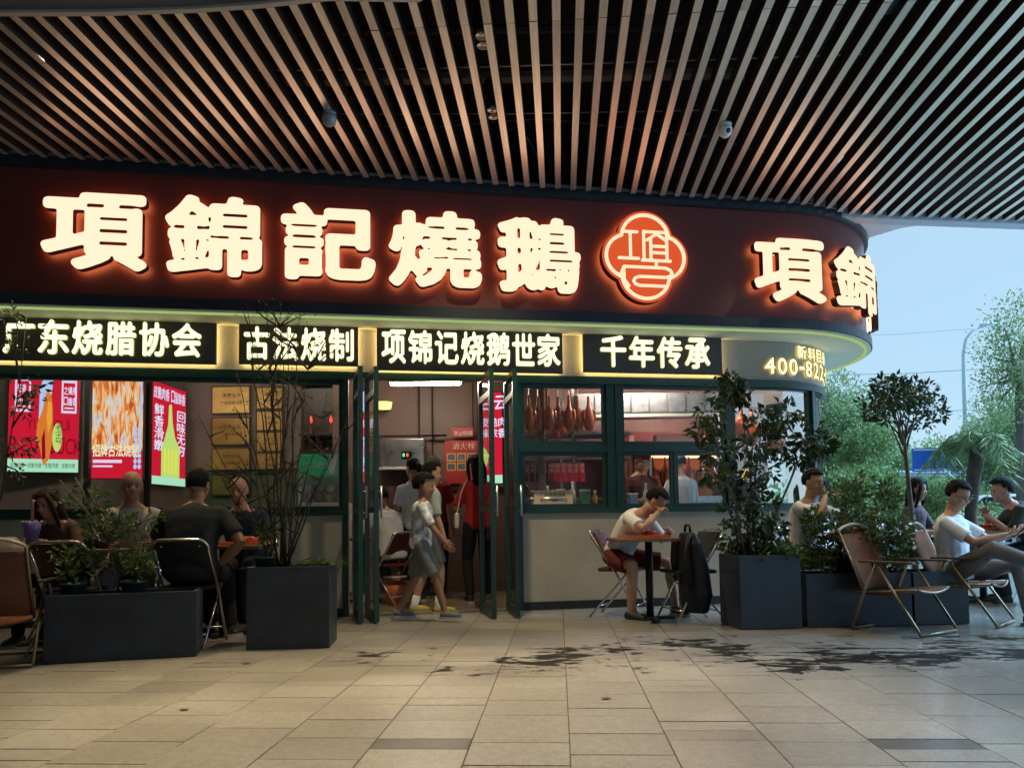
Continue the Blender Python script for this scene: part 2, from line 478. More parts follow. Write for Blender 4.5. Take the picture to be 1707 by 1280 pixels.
# ------------------------------------------------------------------ paving
def tile_mat():
    m = bpy.data.materials.new('wet_granite_paving'); m.use_nodes = True; nt = m.node_tree; b = nt.nodes['Principled BSDF']
    L = nt.links.new; N = nt.nodes.new
    geo = N('ShaderNodeNewGeometry'); oi = N('ShaderNodeObjectInfo')
    att = N('ShaderNodeAttribute'); att.attribute_name = 'shade'
    fine = N('ShaderNodeTexNoise'); fine.inputs['Scale'].default_value = 150; fine.inputs['Detail'].default_value = 4; fine.inputs['Roughness'].default_value = 0.75
    L(geo.outputs['Position'], fine.inputs['Vector'])
    big = N('ShaderNodeTexNoise'); big.inputs['Scale'].default_value = 0.9; big.inputs['Detail'].default_value = 5
    L(geo.outputs['Position'], big.inputs['Vector'])
    cr = N('ShaderNodeValToRGB'); cr.color_ramp.elements[0].position = 0.34; cr.color_ramp.elements[1].position = 0.66
    cr.color_ramp.elements[0].color = (0.13, 0.12, 0.107, 1); cr.color_ramp.elements[1].color = (0.41, 0.385, 0.345, 1)
    L(fine.outputs[0], cr.inputs[0])
    m1 = N('ShaderNodeMixRGB'); m1.blend_type = 'MULTIPLY'; m1.inputs[0].default_value = 1; L(cr.outputs[0], m1.inputs[1]); L(att.outputs['Fac'], m1.inputs[2])
    r1 = N('ShaderNodeMapRange'); r1.inputs[1].default_value = 0.3; r1.inputs[2].default_value = 0.7; r1.inputs[3].default_value = 0.74; r1.inputs[4].default_value = 1.14
    L(big.outputs[0], r1.inputs[0])
    m2 = N('ShaderNodeMixRGB'); m2.blend_type = 'MULTIPLY'; m2.inputs[0].default_value = 1; L(m1.outputs[0], m2.inputs[1]); L(r1.outputs[0], m2.inputs[2])
    mid = N('ShaderNodeTexNoise'); mid.inputs['Scale'].default_value = 22; mid.inputs['Detail'].default_value = 5; mid.inputs['Roughness'].default_value = 0.7; L(geo.outputs['Position'], mid.inputs['Vector'])
    rm_ = N('ShaderNodeMapRange'); rm_.inputs[1].default_value = 0.3; rm_.inputs[2].default_value = 0.7; rm_.inputs[3].default_value = 0.72; rm_.inputs[4].default_value = 1.12; L(mid.outputs[0], rm_.inputs[0])
    m2b = N('ShaderNodeMixRGB'); m2b.blend_type = 'MULTIPLY'; m2b.inputs[0].default_value = 1; L(m2.outputs[0], m2b.inputs[1]); L(rm_.outputs[0], m2b.inputs[2]); m2 = m2b
    # spilt water: streaky puddles in a belt in front of the planters
    sep = N('ShaderNodeSeparateXYZ'); L(geo.outputs['Position'], sep.inputs[0])
    mp = N('ShaderNodeMapping'); mp.inputs['Scale'].default_value = (1.7, 3.4, 1); mp.inputs['Rotation'].default_value = (0, 0, radians(-6)); L(geo.outputs['Position'], mp.inputs[0])
    pn = N('ShaderNodeTexNoise'); pn.inputs['Scale'].default_value = 2.6; pn.inputs['Detail'].default_value = 9; pn.inputs['Roughness'].default_value = 0.70; pn.inputs['Distortion'].default_value = 0.9
    L(mp.outputs[0], pn.inputs['Vector'])
    # belt centre line y = 5.75 + 0.03 x, half width ~0.75
    mu = N('ShaderNodeMath'); mu.operation = 'MULTIPLY_ADD'; mu.inputs[1].default_value = -0.03; mu.inputs[2].default_value = -5.25; L(sep.outputs[0], mu.inputs[0])
    ad = N('ShaderNodeMath'); ad.operation = 'ADD'; L(sep.outputs[1], ad.inputs[0]); L(mu.outputs[0], ad.inputs[1])
    ab = N('ShaderNodeMath'); ab.operation = 'ABSOLUTE'; L(ad.outputs[0], ab.inputs[0])
    bt = N('ShaderNodeMapRange'); bt.inputs[1].default_value = 0.4; bt.inputs[2].default_value = 1.35; bt.inputs[3].default_value = 0.06; bt.inputs[4].default_value = -0.24; bt.clamp = True
    L(ab.outputs[0], bt.inputs[0])
    bx = N('ShaderNodeMapRange'); bx.inputs[1].default_value = -2.2; bx.inputs[2].default_value = 0.8; bx.inputs[3].default_value = -0.16; bx.inputs[4].default_value = 0.0; bx.clamp = True
    L(sep.outputs[0], bx.inputs[0])
    s1 = N('ShaderNodeMath'); s1.operation = 'ADD'; L(pn.outputs[0], s1.inputs[0]); L(bt.outputs[0], s1.inputs[1])
    pt_ = N('ShaderNodeTexNoise'); pt_.inputs['Scale'].default_value = 1.5; pt_.inputs['Detail'].default_value = 3; L(geo.outputs['Position'], pt_.inputs['Vector'])
    pr_ = N('ShaderNodeMapRange'); pr_.inputs[1].default_value = 0.38; pr_.inputs[2].default_value = 0.62; pr_.inputs[3].default_value = -0.10; pr_.inputs[4].default_value = 0.06; L(pt_.outputs[0], pr_.inputs[0])
    s1b = N('ShaderNodeMath'); s1b.operation = 'ADD'; L(s1.outputs[0], s1b.inputs[0]); L(pr_.outputs[0], s1b.inputs[1])
    s2 = N('ShaderNodeMath'); s2.operation = 'ADD'; L(s1b.outputs[0], s2.inputs[0]); L(bx.outputs[0], s2.inputs[1])
    wet = N('ShaderNodeMapRange'); wet.inputs[1].default_value = 0.548; wet.inputs[2].default_value = 0.566; wet.clamp = True; L(s2.outputs[0], wet.inputs[0])
    # thin film of damp towards the open right side
    fx = N('ShaderNodeMapRange'); fx.inputs[1].default_value = 0.3; fx.inputs[2].default_value = 3.2; fx.clamp = True; L(sep.outputs[0], fx.inputs[0])
    m3 = N('ShaderNodeMixRGB'); m3.inputs[2].default_value = (0.006, 0.006, 0.006, 1); L(m2.outputs[0], m3.inputs[1])
    wf = N('ShaderNodeMath'); wf.operation = 'MULTIPLY'; wf.inputs[1].default_value = 0.97; L(wet.outputs[0], wf.inputs[0]); L(wf.outputs[0], m3.inputs[0])
    L(m3.outputs[0], b.inputs['Base Color'])
    rr = N('ShaderNodeMapRange'); rr.inputs[3].default_value = 0.22; rr.inputs[4].default_value = 0.14; L(fx.outputs[0], rr.inputs[0])
    rn = N('ShaderNodeMath'); rn.operation = 'MULTIPLY_ADD'; rn.inputs[1].default_value = 0.26; L(big.outputs[0], rn.inputs[0]); L(rr.outputs[0], rn.inputs[2])
    rm = N('ShaderNodeMixRGB'); rm.inputs[2].default_value = (0.30, 0.30, 0.30, 1); L(wet.outputs[0], rm.inputs[0]); L(rn.outputs[0], rm.inputs[1])
    L(rm.outputs[0], b.inputs['Roughness'])
    sp = N('ShaderNodeMapRange'); sp.inputs[3].default_value = 0.55; sp.inputs[4].default_value = 0.12; L(wet.outputs[0], sp.inputs[0]); L(sp.outputs[0], b.inputs['Specular IOR Level'])
    b.inputs['Coat IOR'].default_value = 1.6; cw = N('ShaderNodeMath'); cw.operation = 'MULTIPLY'; cw.inputs[1].default_value = 0.75; L(fx.outputs[0], cw.inputs[0]); cv = N('ShaderNodeMath'); cv.operation = 'SUBTRACT'; cv.use_clamp = True; L(cw.outputs[0], cv.inputs[0]); L(wet.outputs[0], cv.inputs[1]); L(cv.outputs[0], b.inputs['Coat Weight'])
    b.inputs['Coat Roughness'].default_value = 0.15
    bp = N('ShaderNodeBump'); bp.inputs['Strength'].default_value = 0.12; bp.inputs['Distance'].default_value = 0.004
    L(fine.outputs[0], bp.inputs['Height']); L(bp.outputs[0], b.inputs['Normal'])
    return m
M_tile = tile_mat()
M_joint = mat('paving_joint', (0.075, 0.07, 0.062), 0.8)

ground = MB(); G = 600.0
ground.quad((-G, -G, -0.02), (G, -G, -0.02), (G, G, -0.02), (-G, G, -0.02))
ground = ground.build('ground', mat('outdoor_paving', (0.50, 0.52, 0.55), 0.25, var=0.2, vscale=0.5))
tag(ground, 'grey ground reaching out beyond the plaza', 'ground', kind='structure')
floor = MB(); floor.quad((-9, -3.5, -0.006), (9.5, -3.5, -0.006), (9.5, 12.5, -0.006), (-9, 12.5, -0.006))
floor = floor.build('plaza_floor', M_joint); tag(floor, 'beige granite paving of the covered plaza with wet streaks', 'floor', kind='structure')
def make_tiles():
    A = radians(3.4); d = Vector((sin(A), cos(A), 0)); p = Vector((cos(A), -sin(A), 0)); o = Vector((0.03, 0, 0))
    W = 0.41; r = random.Random(3); tiles = []
    for c in range(-24, 27):
        y = -3.4 + r.random() * 0.3
        while y < 12.4:
            ln = r.choice([0.15, 0.15, 0.3, 0.3, 0.3, 0.45])
            sh_ = 1.0 + r.uniform(-0.14, 0.10)
            tiles.append((c * W, W, y, ln, sh_)); y += ln
    # three dark-grey setts that stand out
    out = []
    for px, py in ((755, 1256), (1408, 1233), (330, 1148)):
        g = gnd(px, py); q = g - o; tiles = [t for t in tiles]
        u, v = q.dot(p), q.dot(d); best = min(range(len(tiles)), key=lambda i: abs(tiles[i][0] + W / 2 - u) + abs(tiles[i][2] + tiles[i][3] / 2 - v) + (0.5 if tiles[i][3] > 0.2 else 0))
        t = tiles[best]; 
        tiles[best] = (t[0], t[1], t[2], 0.15 if t[3] < 0.2 else t[3], 0.30 if px > 500 else 0.72)
    g = 0.0021; ents = []
    for (u, w, y, ln, s) in tiles:
        c = o + p * (u + w / 2) + d * (y + ln / 2)
        pc = proj((c.x, c.y, 0)) if c.y > 0.4 else (9e9, 9e9)
        inview = -40 < pc[0] < IW + 40 and 900 < pc[1] < IH + 60
        ents.append((inview, c.y, u, w, y, ln, s))
    vis = sorted([e for e in ents if e[0]], key=lambda e: e[1])
    near = vis[:300]; rest = vis[300:] + [e for e in ents if not e[0]]
    def tv(b, e):
        _, _, u, w, y, ln, s = e
        q = [o + p * (u + a) + d * (y + bb) for a, bb in ((g, g), (w - g, g), (w - g, ln - g), (g, ln - g))]
        h = 0.0 + rt.uniform(-0.0006, 0.0006); tx = rt.uniform(-0.0005, 0.0005); e_ = 0.002
        top = [Vector((k.x, k.y, h + tx * i)) for i, k in enumerate(q)]
        low = [Vector((k.x, k.y, -0.02)) for k in q]
        ins = [t_ + (sum(top, Vector()) / 4 - t_).normalized() * e_ for t_ in top]
        bev = [Vector((k.x, k.y, -0.0025)) for k in q]
        b.add(ins + bev, [(0, 1, 2, 3)] + [(4 + i, 4 + (i + 1) % 4, (i + 1) % 4, i) for i in range(4)])
        return s, 5
    rt = random.Random(5)
    for e in near:
        b = MB(); s, n = tv(b, e); me = b.mesh('tile', M_tile, fix=False)
        at = me.attributes.new('shade', 'FLOAT', 'FACE'); at.data.foreach_set('value', [s] * n)
        mobj('tile', me, floor)
    b = MB(); vals = []
    for e in rest:
        s, n = tv(b, e); vals += [s] * n
    me = b.mesh('tile_field', M_tile, fix=False)
    at = me.attributes.new('shade', 'FLOAT', 'FACE'); at.data.foreach_set('value', vals)
    o2 = mobj('tile_field', me, floor); o2['kind'] = 'stuff'
make_tiles()

# ------------------------------------------------------------------ slatted canopy ceiling
CZ = 4.20
SA = atan((934 - 853.5) / F); SD = Vector((sin(SA), cos(SA), 0)); SPp = Vector((cos(SA), -sin(SA), 0))
def outdist(p):
    C = Vector((FS1 * cos(PHI) - FR * sin(PHI), FZ0 + FS1 * sin(PHI) + FR * cos(PHI), 0)); n = Vector((sin(PHI), -cos(PHI), 0)); t = Vector((cos(PHI), sin(PHI), 0))
    q = Vector((p.x, p.y, 0))
    if (q - C).dot(t) <= 0: return (q - C).dot(n) - FR
    return (q - C).length - FR
EA = gnd(1440, 359, CZ); EB = gnd(1707, 369, CZ)
def beyond_edge(p):
    t = (EB - EA).normalized(); nn = Vector((-t.y, t.x, 0)); return (p - EA).dot(nn) > 0
edge_pts = [gnd(x, y, CZ) for x, y in ((-420, 22), (0, 26), (170, 25.5), (330, 20), (430, 13), (550, 0))]
edge_pts = [Vector((-9.5, edge_pts[0].y - 0.1, CZ))] + edge_pts + [Vector((-0.55, 4.66, CZ)), Vector((0.0, 4.3, CZ)), Vector((0.5, 3.75, CZ)), Vector((0.9, 3.0, CZ)), Vector((1.1, 2.0, CZ)), Vector((1.15, -1.0, CZ)), Vector((1.15, -3.4, CZ))]
def near_edge(q):
    """distance along SD where the slat with lateral coordinate q leaves the trim"""
    best = -3.3
    for a, b in zip(edge_pts, edge_pts[1:]):
        qa, qb = a.dot(SPp), b.dot(SPp)
        if min(qa, qb) <= q <= max(qa, qb) and abs(qb - qa) > 1e-6:
            t = (q - qa) / (qb - qa); best = max(best, (a + (b - a) * t).dot(SD))
    return best
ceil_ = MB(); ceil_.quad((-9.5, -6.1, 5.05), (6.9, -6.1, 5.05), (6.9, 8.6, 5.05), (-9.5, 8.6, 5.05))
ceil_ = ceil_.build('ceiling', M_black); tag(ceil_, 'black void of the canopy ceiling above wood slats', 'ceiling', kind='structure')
n_sl = 0
for i in range(-56, 46):
    q = i * 0.1515 + 0.028
    r0 = near_edge(q) + 0.012; r1 = r0
    while r1 < 12:
        p = SPp * q + SD * (r1 + 0.01)
        if outdist(p) < 0.58 or beyond_edge(p): break
        r1 += 0.01
    if r1 - r0 < 0.1: continue
    if r0 < 4.85 < r1 - 1.0 and q > -1.25:      # butt joint near the trim
        runs = [(r0, 4.875), (4.881, r1)]
    else: runs = [(r0, r1)]
    for (a, bb) in runs:
        b = MB(); L_ = bb - a
        b.bbox((-0.027, -L_ / 2, 0), (0.027, L_ / 2, 0.115))
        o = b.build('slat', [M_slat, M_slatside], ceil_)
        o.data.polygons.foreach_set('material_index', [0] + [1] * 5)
        c = SPp * q + SD * ((a + bb) / 2); o.location = (c.x, c.y, CZ + random.uniform(-0.002, 0.002)); o.rotation_euler = (0, random.uniform(-0.02, 0.02), -SA + random.uniform(-0.0006, 0.0006))
        n_sl += 1
# carriers and services seen through the gaps
def rod(name, pts, r, m, n=6): b = MB(); b.tube(pts, r, n); return b.build(name, m, ceil_)
M_rod = mat('galvanised_rod', (0.32, 0.30, 0.28), 0.35, 0.8)
rod('threaded_rod', [gnd(-60, 124, 4.40), gnd(700, 115, 4.40), gnd(1250, 98, 4.40), gnd(1560, 86, 4.40)], 0.006, M_rod)
rod('threaded_rod', [gnd(-60, 192, 4.42), gnd(850, 190, 4.42), gnd(1200, 184, 4.42)], 0.005, M_rod)
rod('cable', [gnd(520, 205, 4.55), gnd(700, 214, 4.5), gnd(900, 198, 4.55), gnd(1180, 228, 4.5), gnd(1300, 262, 4.5)], 0.006, mat('grey_cable', (0.10, 0.10, 0.10), 0.6))
b = MB(); A_, B_ = gnd(-80, 146, 4.62), gnd(1260, 122, 4.62)
b.box(((A_ + B_) / 2), ((B_ - A_).length, 0.09, 0.05), atan2(B_.y - A_.y, B_.x - A_.x)); b.build('ceiling_rail', mat('dull_steel', (0.16, 0.145, 0.125), 0.6, 0.2), ceil_)
rod('sprinkler_pipe', [gnd(-80, 60, 4.8), gnd(1707, 40, 4.8)], 0.03, mat('dark_pipe', (0.02, 0.012, 0.012), 0.6))
rod('sprinkler_pipe', [gnd(860, 200, 4.6), gnd(898, 262, 4.6)], 0.01, M_rod)
# trim, grey recess and cream ceiling nearer the viewer
def ribbon(pts, w0, w1, z0, z1, b, mi=0):
    L = []
    for i, p in enumerate(pts):
        t = (pts[min(i + 1, len(pts) - 1)] - pts[max(i - 1, 0)]).normalized(); nn = Vector((t.y, -t.x, 0))
        L.append((p + nn * w0, p + nn * w1))
    vs = []
    for a, c in L: vs += [(a.x, a.y, z0), (c.x, c.y, z0), (c.x, c.y, z1), (a.x, a.y, z1)]
    k = len(L); fs = [(i * 4 + j, i * 4 + (j + 1) % 4, (i + 1) * 4 + (j + 1) % 4, (i + 1) * 4 + j) for i in range(k - 1) for j in range(4)]
    fs += [(3, 2, 1, 0), tuple((k - 1) * 4 + j for j in range(4))]
    b.add(vs, fs, mi)
dense = []
for a, c in zip(edge_pts, edge_pts[1:]):
    for t in (0, 0.25, 0.5, 0.75): dense.append(a + (c - a) * t)
dense.append(edge_pts[-1])
M_cream = mat('cream_ceiling_paint', (0.62, 0.58, 0.50), 0.6)
b = MB(); ribbon(dense, -0.004, 0.035, CZ - 0.006, CZ + 0.12, b); b.build('edge_trim', mat('tan_trim', (0.42, 0.36, 0.28), 0.45), ceil_)
b = MB(); ribbon(dense, 0.037, 0.155, CZ + 0.012, CZ + 0.12, b); b.build('shadow_gap', mat('grey_recess', (0.07, 0.075, 0.08), 0.6), ceil_)
b = MB(); ribbon(dense, 0.157, 6.5, CZ - 0.002, CZ + 0.10, b); b.build('ceiling_panel', M_cream, ceil_)
# outer edge of the canopy to the right of the round corner
ec = [EA + (EB - EA) * t for t in (-0.45, 0, 0.5, 1.0, 1.4, 1.6)]
M_alu = mat('pale_aluminium', (0.42, 0.45, 0.48), 0.4, 0.2)
def strip(pts, w0, w1, z0, z1, m, name):
    b = MB(); ribbon([p.copy() for p in pts], -w1, -w0, z0, z1, b); return b.build(name, m, ceil_)
strip(ec, 0.0, 0.16, CZ - 0.03, CZ + 0.25, M_alu, 'canopy_edge')
M_plank = mat('white_soffit_board', (0.62, 0.63, 0.64), 0.5)
tips = [gnd(1300, 440, CZ), gnd(1400, 412, CZ), gnd(1447, 397, CZ), gnd(1500, 381, CZ), gnd(1560, 371, CZ), gnd(1640, 370.5, CZ)]
tv_ = (EB - EA).normalized(); nv = Vector((-tv_.y, tv_.x, 0))
prevd = None
for k in range(6):
    vs = []; w0, w1 = 0.165 + k * 0.135, 0.165 + k * 0.135 + 0.131
    for P in tips:
        dd = (P - EA).dot(nv); base = P - nv * dd
        a, c = min(w0, dd), min(w1, dd)
        vs.append((base + nv * a, base + nv * c))
    b = MB()
    for i in range(len(vs) - 1):
        q = [vs[i][0], vs[i + 1][0], vs[i + 1][1], vs[i][1]]
        if (q[3] - q[0]).length < 1e-4 and (q[2] - q[1]).length < 1e-4: continue
        lo = [Vector((p.x, p.y, CZ + 0.0)) for p in q]; hi = [Vector((p.x, p.y, CZ + 0.06)) for p in q]
        b.add(lo + hi, [(3, 2, 1, 0), (4, 5, 6, 7)] + [(j, (j + 1) % 4, 4 + (j + 1) % 4, 4 + j) for j in range(4)])
    if b.v: b.build('plank', M_plank, ceil_)

# ------------------------------------------------------------------ the restaurant building
SL = -7.4
ZT, ZS, ZB, OFF = 4.13, 2.985, 2.885, 0.50
bl = thing('restaurant_building', 'beige restaurant with rounded corner, maroon sign fascia and green framed windows', 'building', FP(0))
def bpart(name, m, fn, smooth=False, bevel=0): return part(name, m, bl, fn, smooth, bevel, True)
bpart('sign_fascia', M_red, lambda b: b.fslab(SL, SEND, ZS, ZT, 0.0, OFF, step=0.07), smooth=False)
bpart('top_band', M_band, lambda b: b.fslab(SL, SEND, ZT + 0.002, ZT + 0.10, 0.0, OFF + 0.05, step=0.07))
bpart('top_trim', M_trim, lambda b: b.fslab(SL, SEND, ZT + 0.102, ZT + 0.125, 0.0, OFF + 0.065, step=0.07))
bpart('bottom_band', M_band, lambda b: b.fslab(SL, SEND, ZB, ZS - 0.002, 0.0, OFF + 0.05, step=0.07))
bpart('soffit', M_soffit, lambda b: b.fslab(SL, SEND, ZB - 0.012, ZB - 0.002, 0.004, OFF + 0.035, step=0.07))
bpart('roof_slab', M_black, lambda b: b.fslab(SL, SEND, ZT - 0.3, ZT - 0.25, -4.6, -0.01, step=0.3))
ZH = 2.44
bpart('wall_band', M_wall, lambda b: b.fslab(SL, SEND, ZH, ZB - 0.014, -0.2, 0.0, step=0.07))
M_led = emis('cove_led', (0.50, 0.70, 0.24), 0.7)
bpart('cove_light_strip', M_led, lambda b: b.fslab(SL, SEND - 0.1, ZB - 0.028, ZB - 0.0125, 0.455, 0.49, step=0.07))
sDL, sDR = S(581), S(860)             # door opening
ZSILL = 1.055
for a, c in ((SL, sDL), (sDR, SEND)):
    bpart('low_wall', M_wall, lambda b: b.fslab(a, c, 0.085, ZSILL - 0.06, -0.2, 0.0, step=0.07))
    bpart('plinth', M_plinth, lambda b: b.fslab(a, c, 0.0, 0.083, -0.2, 0.012, step=0.07))
    bpart('window_sill', M_green, lambda b: b.fslab(a, c, ZSILL - 0.058, ZSILL, -0.12, 0.035, step=0.07))
bpart('window_head', M_green, lambda b: b.fslab(SL, sDL, ZH - 0.085, ZH - 0.002, -0.12, 0.02, step=0.07))
bpart('window_head', M_green, lambda b: b.fslab(sDL + 0.001, sDR - 0.001, ZH - 0.06, ZH - 0.002, -0.12, 0.01, step=0.07))
bpart('window_head', M_green, lambda b: b.fslab(sDR, SEND, ZH - 0.085, ZH - 0.002, -0.12, 0.02, step=0.07))
def post(s, w, z0, z1, o0=-0.10, o1=0.015, name='mullion'):
    bpart(name, M_green, lambda b: b.fslab(s - w / 2, s + w / 2, z0, z1, o0, o1, step=0.04))
ZW0, ZW1 = ZSILL + 0.001, ZH - 0.087
post(sDL - 0.03, 0.055, 0.0, ZH - 0.06, name='door_jamb'); post(sDR + 0.03, 0.055, 0.0, ZH - 0.06, name='door_jamb')
s_mid = S(1024); s_c = S(1218); s_e = S(1357)
post(s_mid, 0.165, ZW0, ZW1, -0.10, 0.012); post(s_mid + 0.02, 0.02, ZW0, ZW1, 0.0125, 0.03)
post(s_c, 0.10, ZW0, ZW1); post(s_e, 0.05, ZW0, ZW1); post(FS1 + FR * 1.35, 0.06, ZW0, ZW1); post(-6.2, 0.08, ZW0, ZW1)
def window(s0, s1, z0, z1, fw=0.035):
    w = bpart('window', M_green, lambda b: (b.fslab(s0, s0 + fw, z0, z1, -0.075, -0.02, step=0.05), b.fslab(s1 - fw, s1, z0, z1, -0.075, -0.02, step=0.05),
        b.fslab(s0 + fw, s1 - fw, z0, z0 + fw, -0.075, -0.02, step=0.07), b.fslab(s0 + fw, s1 - fw, z1 - fw, z1, -0.075, -0.02, step=0.07)))
    g = MB(); ss = srange(s0 + fw, s1 - fw, 0.05); vs = []
    for s in ss: vs += [FP(s, -0.045, z0 + fw), FP(s, -0.045, z1 - fw)]
    g.add(vs, [(2 * i, 2 * i + 2, 2 * i + 3, 2 * i + 1) for i in range(len(ss) - 1)])
    o = g.build('pane', M_glass, w, smooth=(s1 > FS1), world=True)
    return w
window(-6.155, sDL - 0.06, ZW0, ZW1)
zmid = 1.675
bpart('transom', M_green, lambda b: b.fslab(sDR + 0.058, s_mid - 0.083, zmid - 0.04, zmid + 0.04, -0.10, 0.008))
bpart('transom', M_green, lambda b: b.fslab(s_mid + 0.083, s_c - 0.051, zmid - 0.04, zmid + 0.04, -0.10, 0.008))
s_sub = S(1124)
for (a, c) in ((sDR + 0.06, s_mid - 0.084),):
    window(a, c, ZW0, zmid - 0.041); window(a, c, zmid + 0.041, ZW1)
window(s_mid + 0.084, s_c - 0.052, zmid + 0.041, ZW1)
window(s_mid + 0.084, s_sub - 0.012, ZW0, zmid - 0.041, 0.03); window(s_sub + 0.012, s_c - 0.052, ZW0, zmid - 0.041, 0.03)
bpart('mullion', M_green, lambda b: b.fslab(s_sub - 0.011, s_sub + 0.011, ZW0, zmid - 0.041, -0.09, -0.01))
window(s_c + 0.051, s_e - 0.026, ZW0, ZW1, 0.02); window(s_e + 0.026, FS1 + FR * 1.35 - 0.031, ZW0, ZW1, 0.02); window(FS1 + FR * 1.35 + 0.031, SEND - 0.2, ZW0, ZW1, 0.02)
bpart('door_threshold', mat('steel_threshold', (0.30, 0.29, 0.27), 0.35, 0.8), lambda b: b.fslab(sDL, sDR, 0.0, 0.012, -0.12, 0.02))

# ------------------------------------------------------------------ folded glass doors
def glass_door(s, o0, o1, label, ang):
    """leaf hinged at facade point s, standing out from the wall; built in its own frame: x along leaf"""
    p = FP(s, 0.03, 0.015); t = thing('glass_door', label, 'door', p, ang)
    w, h, f = 0.62, 2.36, 0.05
    for x in (0, w - f): part('stile', M_green, t, lambda b: b.bbox((x, -0.022, 0), (x + f, 0.022, h)))
    for z0, z1 in ((0.0, 0.09), (1.0, 1.05), (h - 0.26, h - 0.2), (h - 0.05, h)):
        part('rail', M_green, t, lambda b: b.bbox((f + 0.001, -0.02, z0), (w - f - 0.001, 0.02, z1)))
    for z0, z1 in ((0.09, 1.0), (1.05, h - 0.26), (h - 0.2, h - 0.05)):
        part('pane', M_doorglass, t, lambda b: b.quad((f, 0, z0), (w - f, 0, z0), (w - f, 0, z1), (f, 0, z1)))
    part('handle', mat('brushed_steel', (0.5, 0.5, 0.5), 0.3, 0.9), t, lambda b: (b.tube([(w - 0.1, 0.06, 0.95), (w - 0.1, 0.06, 1.25)], 0.011, 8), b.tube([(w - 0.1, 0.0, 1.0), (w - 0.1, 0.06, 1.0)], 0.007, 6), b.tube([(w - 0.1, 0.0, 1.2), (w - 0.1, 0.06, 1.2)], 0.007, 6)), smooth=True)
    return t
NA = PHI - pi / 2
glass_door(S(592), 0, 0.6, 'left green framed glass door leaf folded outward beside the low wall', NA + 0.11)
glass_door(S(611), 0, 0.6, 'green framed glass door leaf folded outward, nearer the walking boys on their left', NA + 0.16)
glass_door(S(800), 0, 0.6, 'green framed glass door leaf folded outward, just right of the customer in red', NA + 0.05)
glass_door(S(843), 0, 0.6, 'rightmost green framed glass door leaf folded outward against the kitchen window wall', NA - 0.02)
# ------------------------------------------------------------------ illuminated signs
M_lface = emis('letter_face_cream', (1.0, 0.62, 0.43), 1.50)
M_lside = mat('letter_return', (0.05, 0.022, 0.012), 0.5)
M_halo = emis('letter_halo', (1.0, 0.43, 0.16), 6.5)
def big_char(ch, s0, s1, z0, z1, parent, off=OFF, d0=0.05, d1=0.13, N=130, D=0.046, keep=0.34, mats=None, name='character'):
    lp, asp = glyph_loops(ch, N, D, keep, 3, 2)
    a = np.vstack(lp); lo, hi = a.min(0), a.max(0)
    ls = [(q - lo) / (hi - lo) * np.array([s1 - s0, z1 - z0]) for q in lp]
    me = loops_mesh(ls, d1 - d0, mats or [M_lface, M_lside, M_halo], name, xf=lambda x, y, z: FP(s0 + x, off + d0 + z, z0 + y))
    return mobj(name, me, parent, True)
def SB(x0, x1, y0, y1, off):
    s0, s1 = S(x0, off, 3.5), S(x1, off, 3.5); xm = (x0 + x1) / 2
    return s0, s1, ZZ(xm, y1, off), ZZ(xm, y0, off)
main = thing('shop_sign', 'large glowing cream characters on the long straight part of the maroon fascia', 'sign', FP(S(500, OFF), OFF, ZS))
for ch, bx in zip('項錦記燒鵝', ((68, 245, 322, 450), (275, 437, 327, 461), (468, 626, 340, 468), (648, 803, 351, 479), (829, 968, 362, 488))):
    big_char(ch, *SB(*bx, OFF + 0.13), main)
corner = thing('shop_sign', 'glowing cream characters on the curved corner of the maroon fascia', 'sign', FP(S(1310, OFF), OFF, ZS))
c0 = SB(1257, 1376, 397, 503, OFF + 0.13)
big_char('項', c0[0], c0[1], c0[2], c0[3], corner)
s2 = S(1391, OFF + 0.13, 3.5); big_char('錦', s2, s2 + 0.66, c0[2] - 0.01, c0[3] + 0.01, corner)
big_char('記', s2 + 0.9, s2 + 1.6, c0[2] - 0.01, c0[3] + 0.01, corner, N=70)

# emblem
def field_loops(fn, n=170, R=1.1, lev=0.0):
    ax = np.linspace(-R, R, n); X, Y = np.meshgrid(ax, ax); f = fn(X, Y)
    out = []
    for q in contours(f, lev):
        if len(q) < 10: continue
        for _ in range(2): q = (np.roll(q, 1, 0) + 2 * q + np.roll(q, -1, 0)) / 4
        out.append(q[::2] / (n - 1) * 2 * R - R)
    return out
def quat(X, Y):
    d = np.minimum(np.minimum(np.hypot(X, Y - 0.40) - 0.60, np.hypot(X, Y + 0.40) - 0.60), np.minimum(np.hypot(X - 0.37, Y) - 0.56, np.hypot(X + 0.37, Y) - 0.56))
    return -d
def seg(X, Y, a, b):
    dx, dy = b[0] - a[0], b[1] - a[1]; L2 = dx * dx + dy * dy + 1e-12
    t = np.clip(((X - a[0]) * dx + (Y - a[1]) * dy) / L2, 0, 1); return np.hypot(X - a[0] - t * dx, Y - a[1] - t * dy)
def emb_pts(z): return [((x - 1380) / 200, (290 - y) / 200) for x, y in z]
STRK = [emb_pts(z) for z in (((1283, 183), (1346, 183)), ((1316, 183), (1316, 299)), ((1266, 299), (1350, 299)), ((1374, 178), (1374, 306)), ((1374, 180), (1482, 180)), ((1388, 216), (1430, 188), (1474, 216)),
    ((1404, 214), (1404, 304)), ((1474, 180), (1474, 304)), ((1404, 242), (1474, 242)), ((1404, 270), (1474, 270)), ((1366, 305), (1488, 305)), ((1426, 305), (1426, 336)),
    ((1268, 380), (1286, 336), (1466, 336), (1488, 346), (1494, 358), (1486, 370), (1466, 377), (1350, 377), (1332, 385), (1326, 397), (1334, 410), (1352, 416), (1462, 416)), ((1286, 336), (1286, 392), (1306, 420)))]
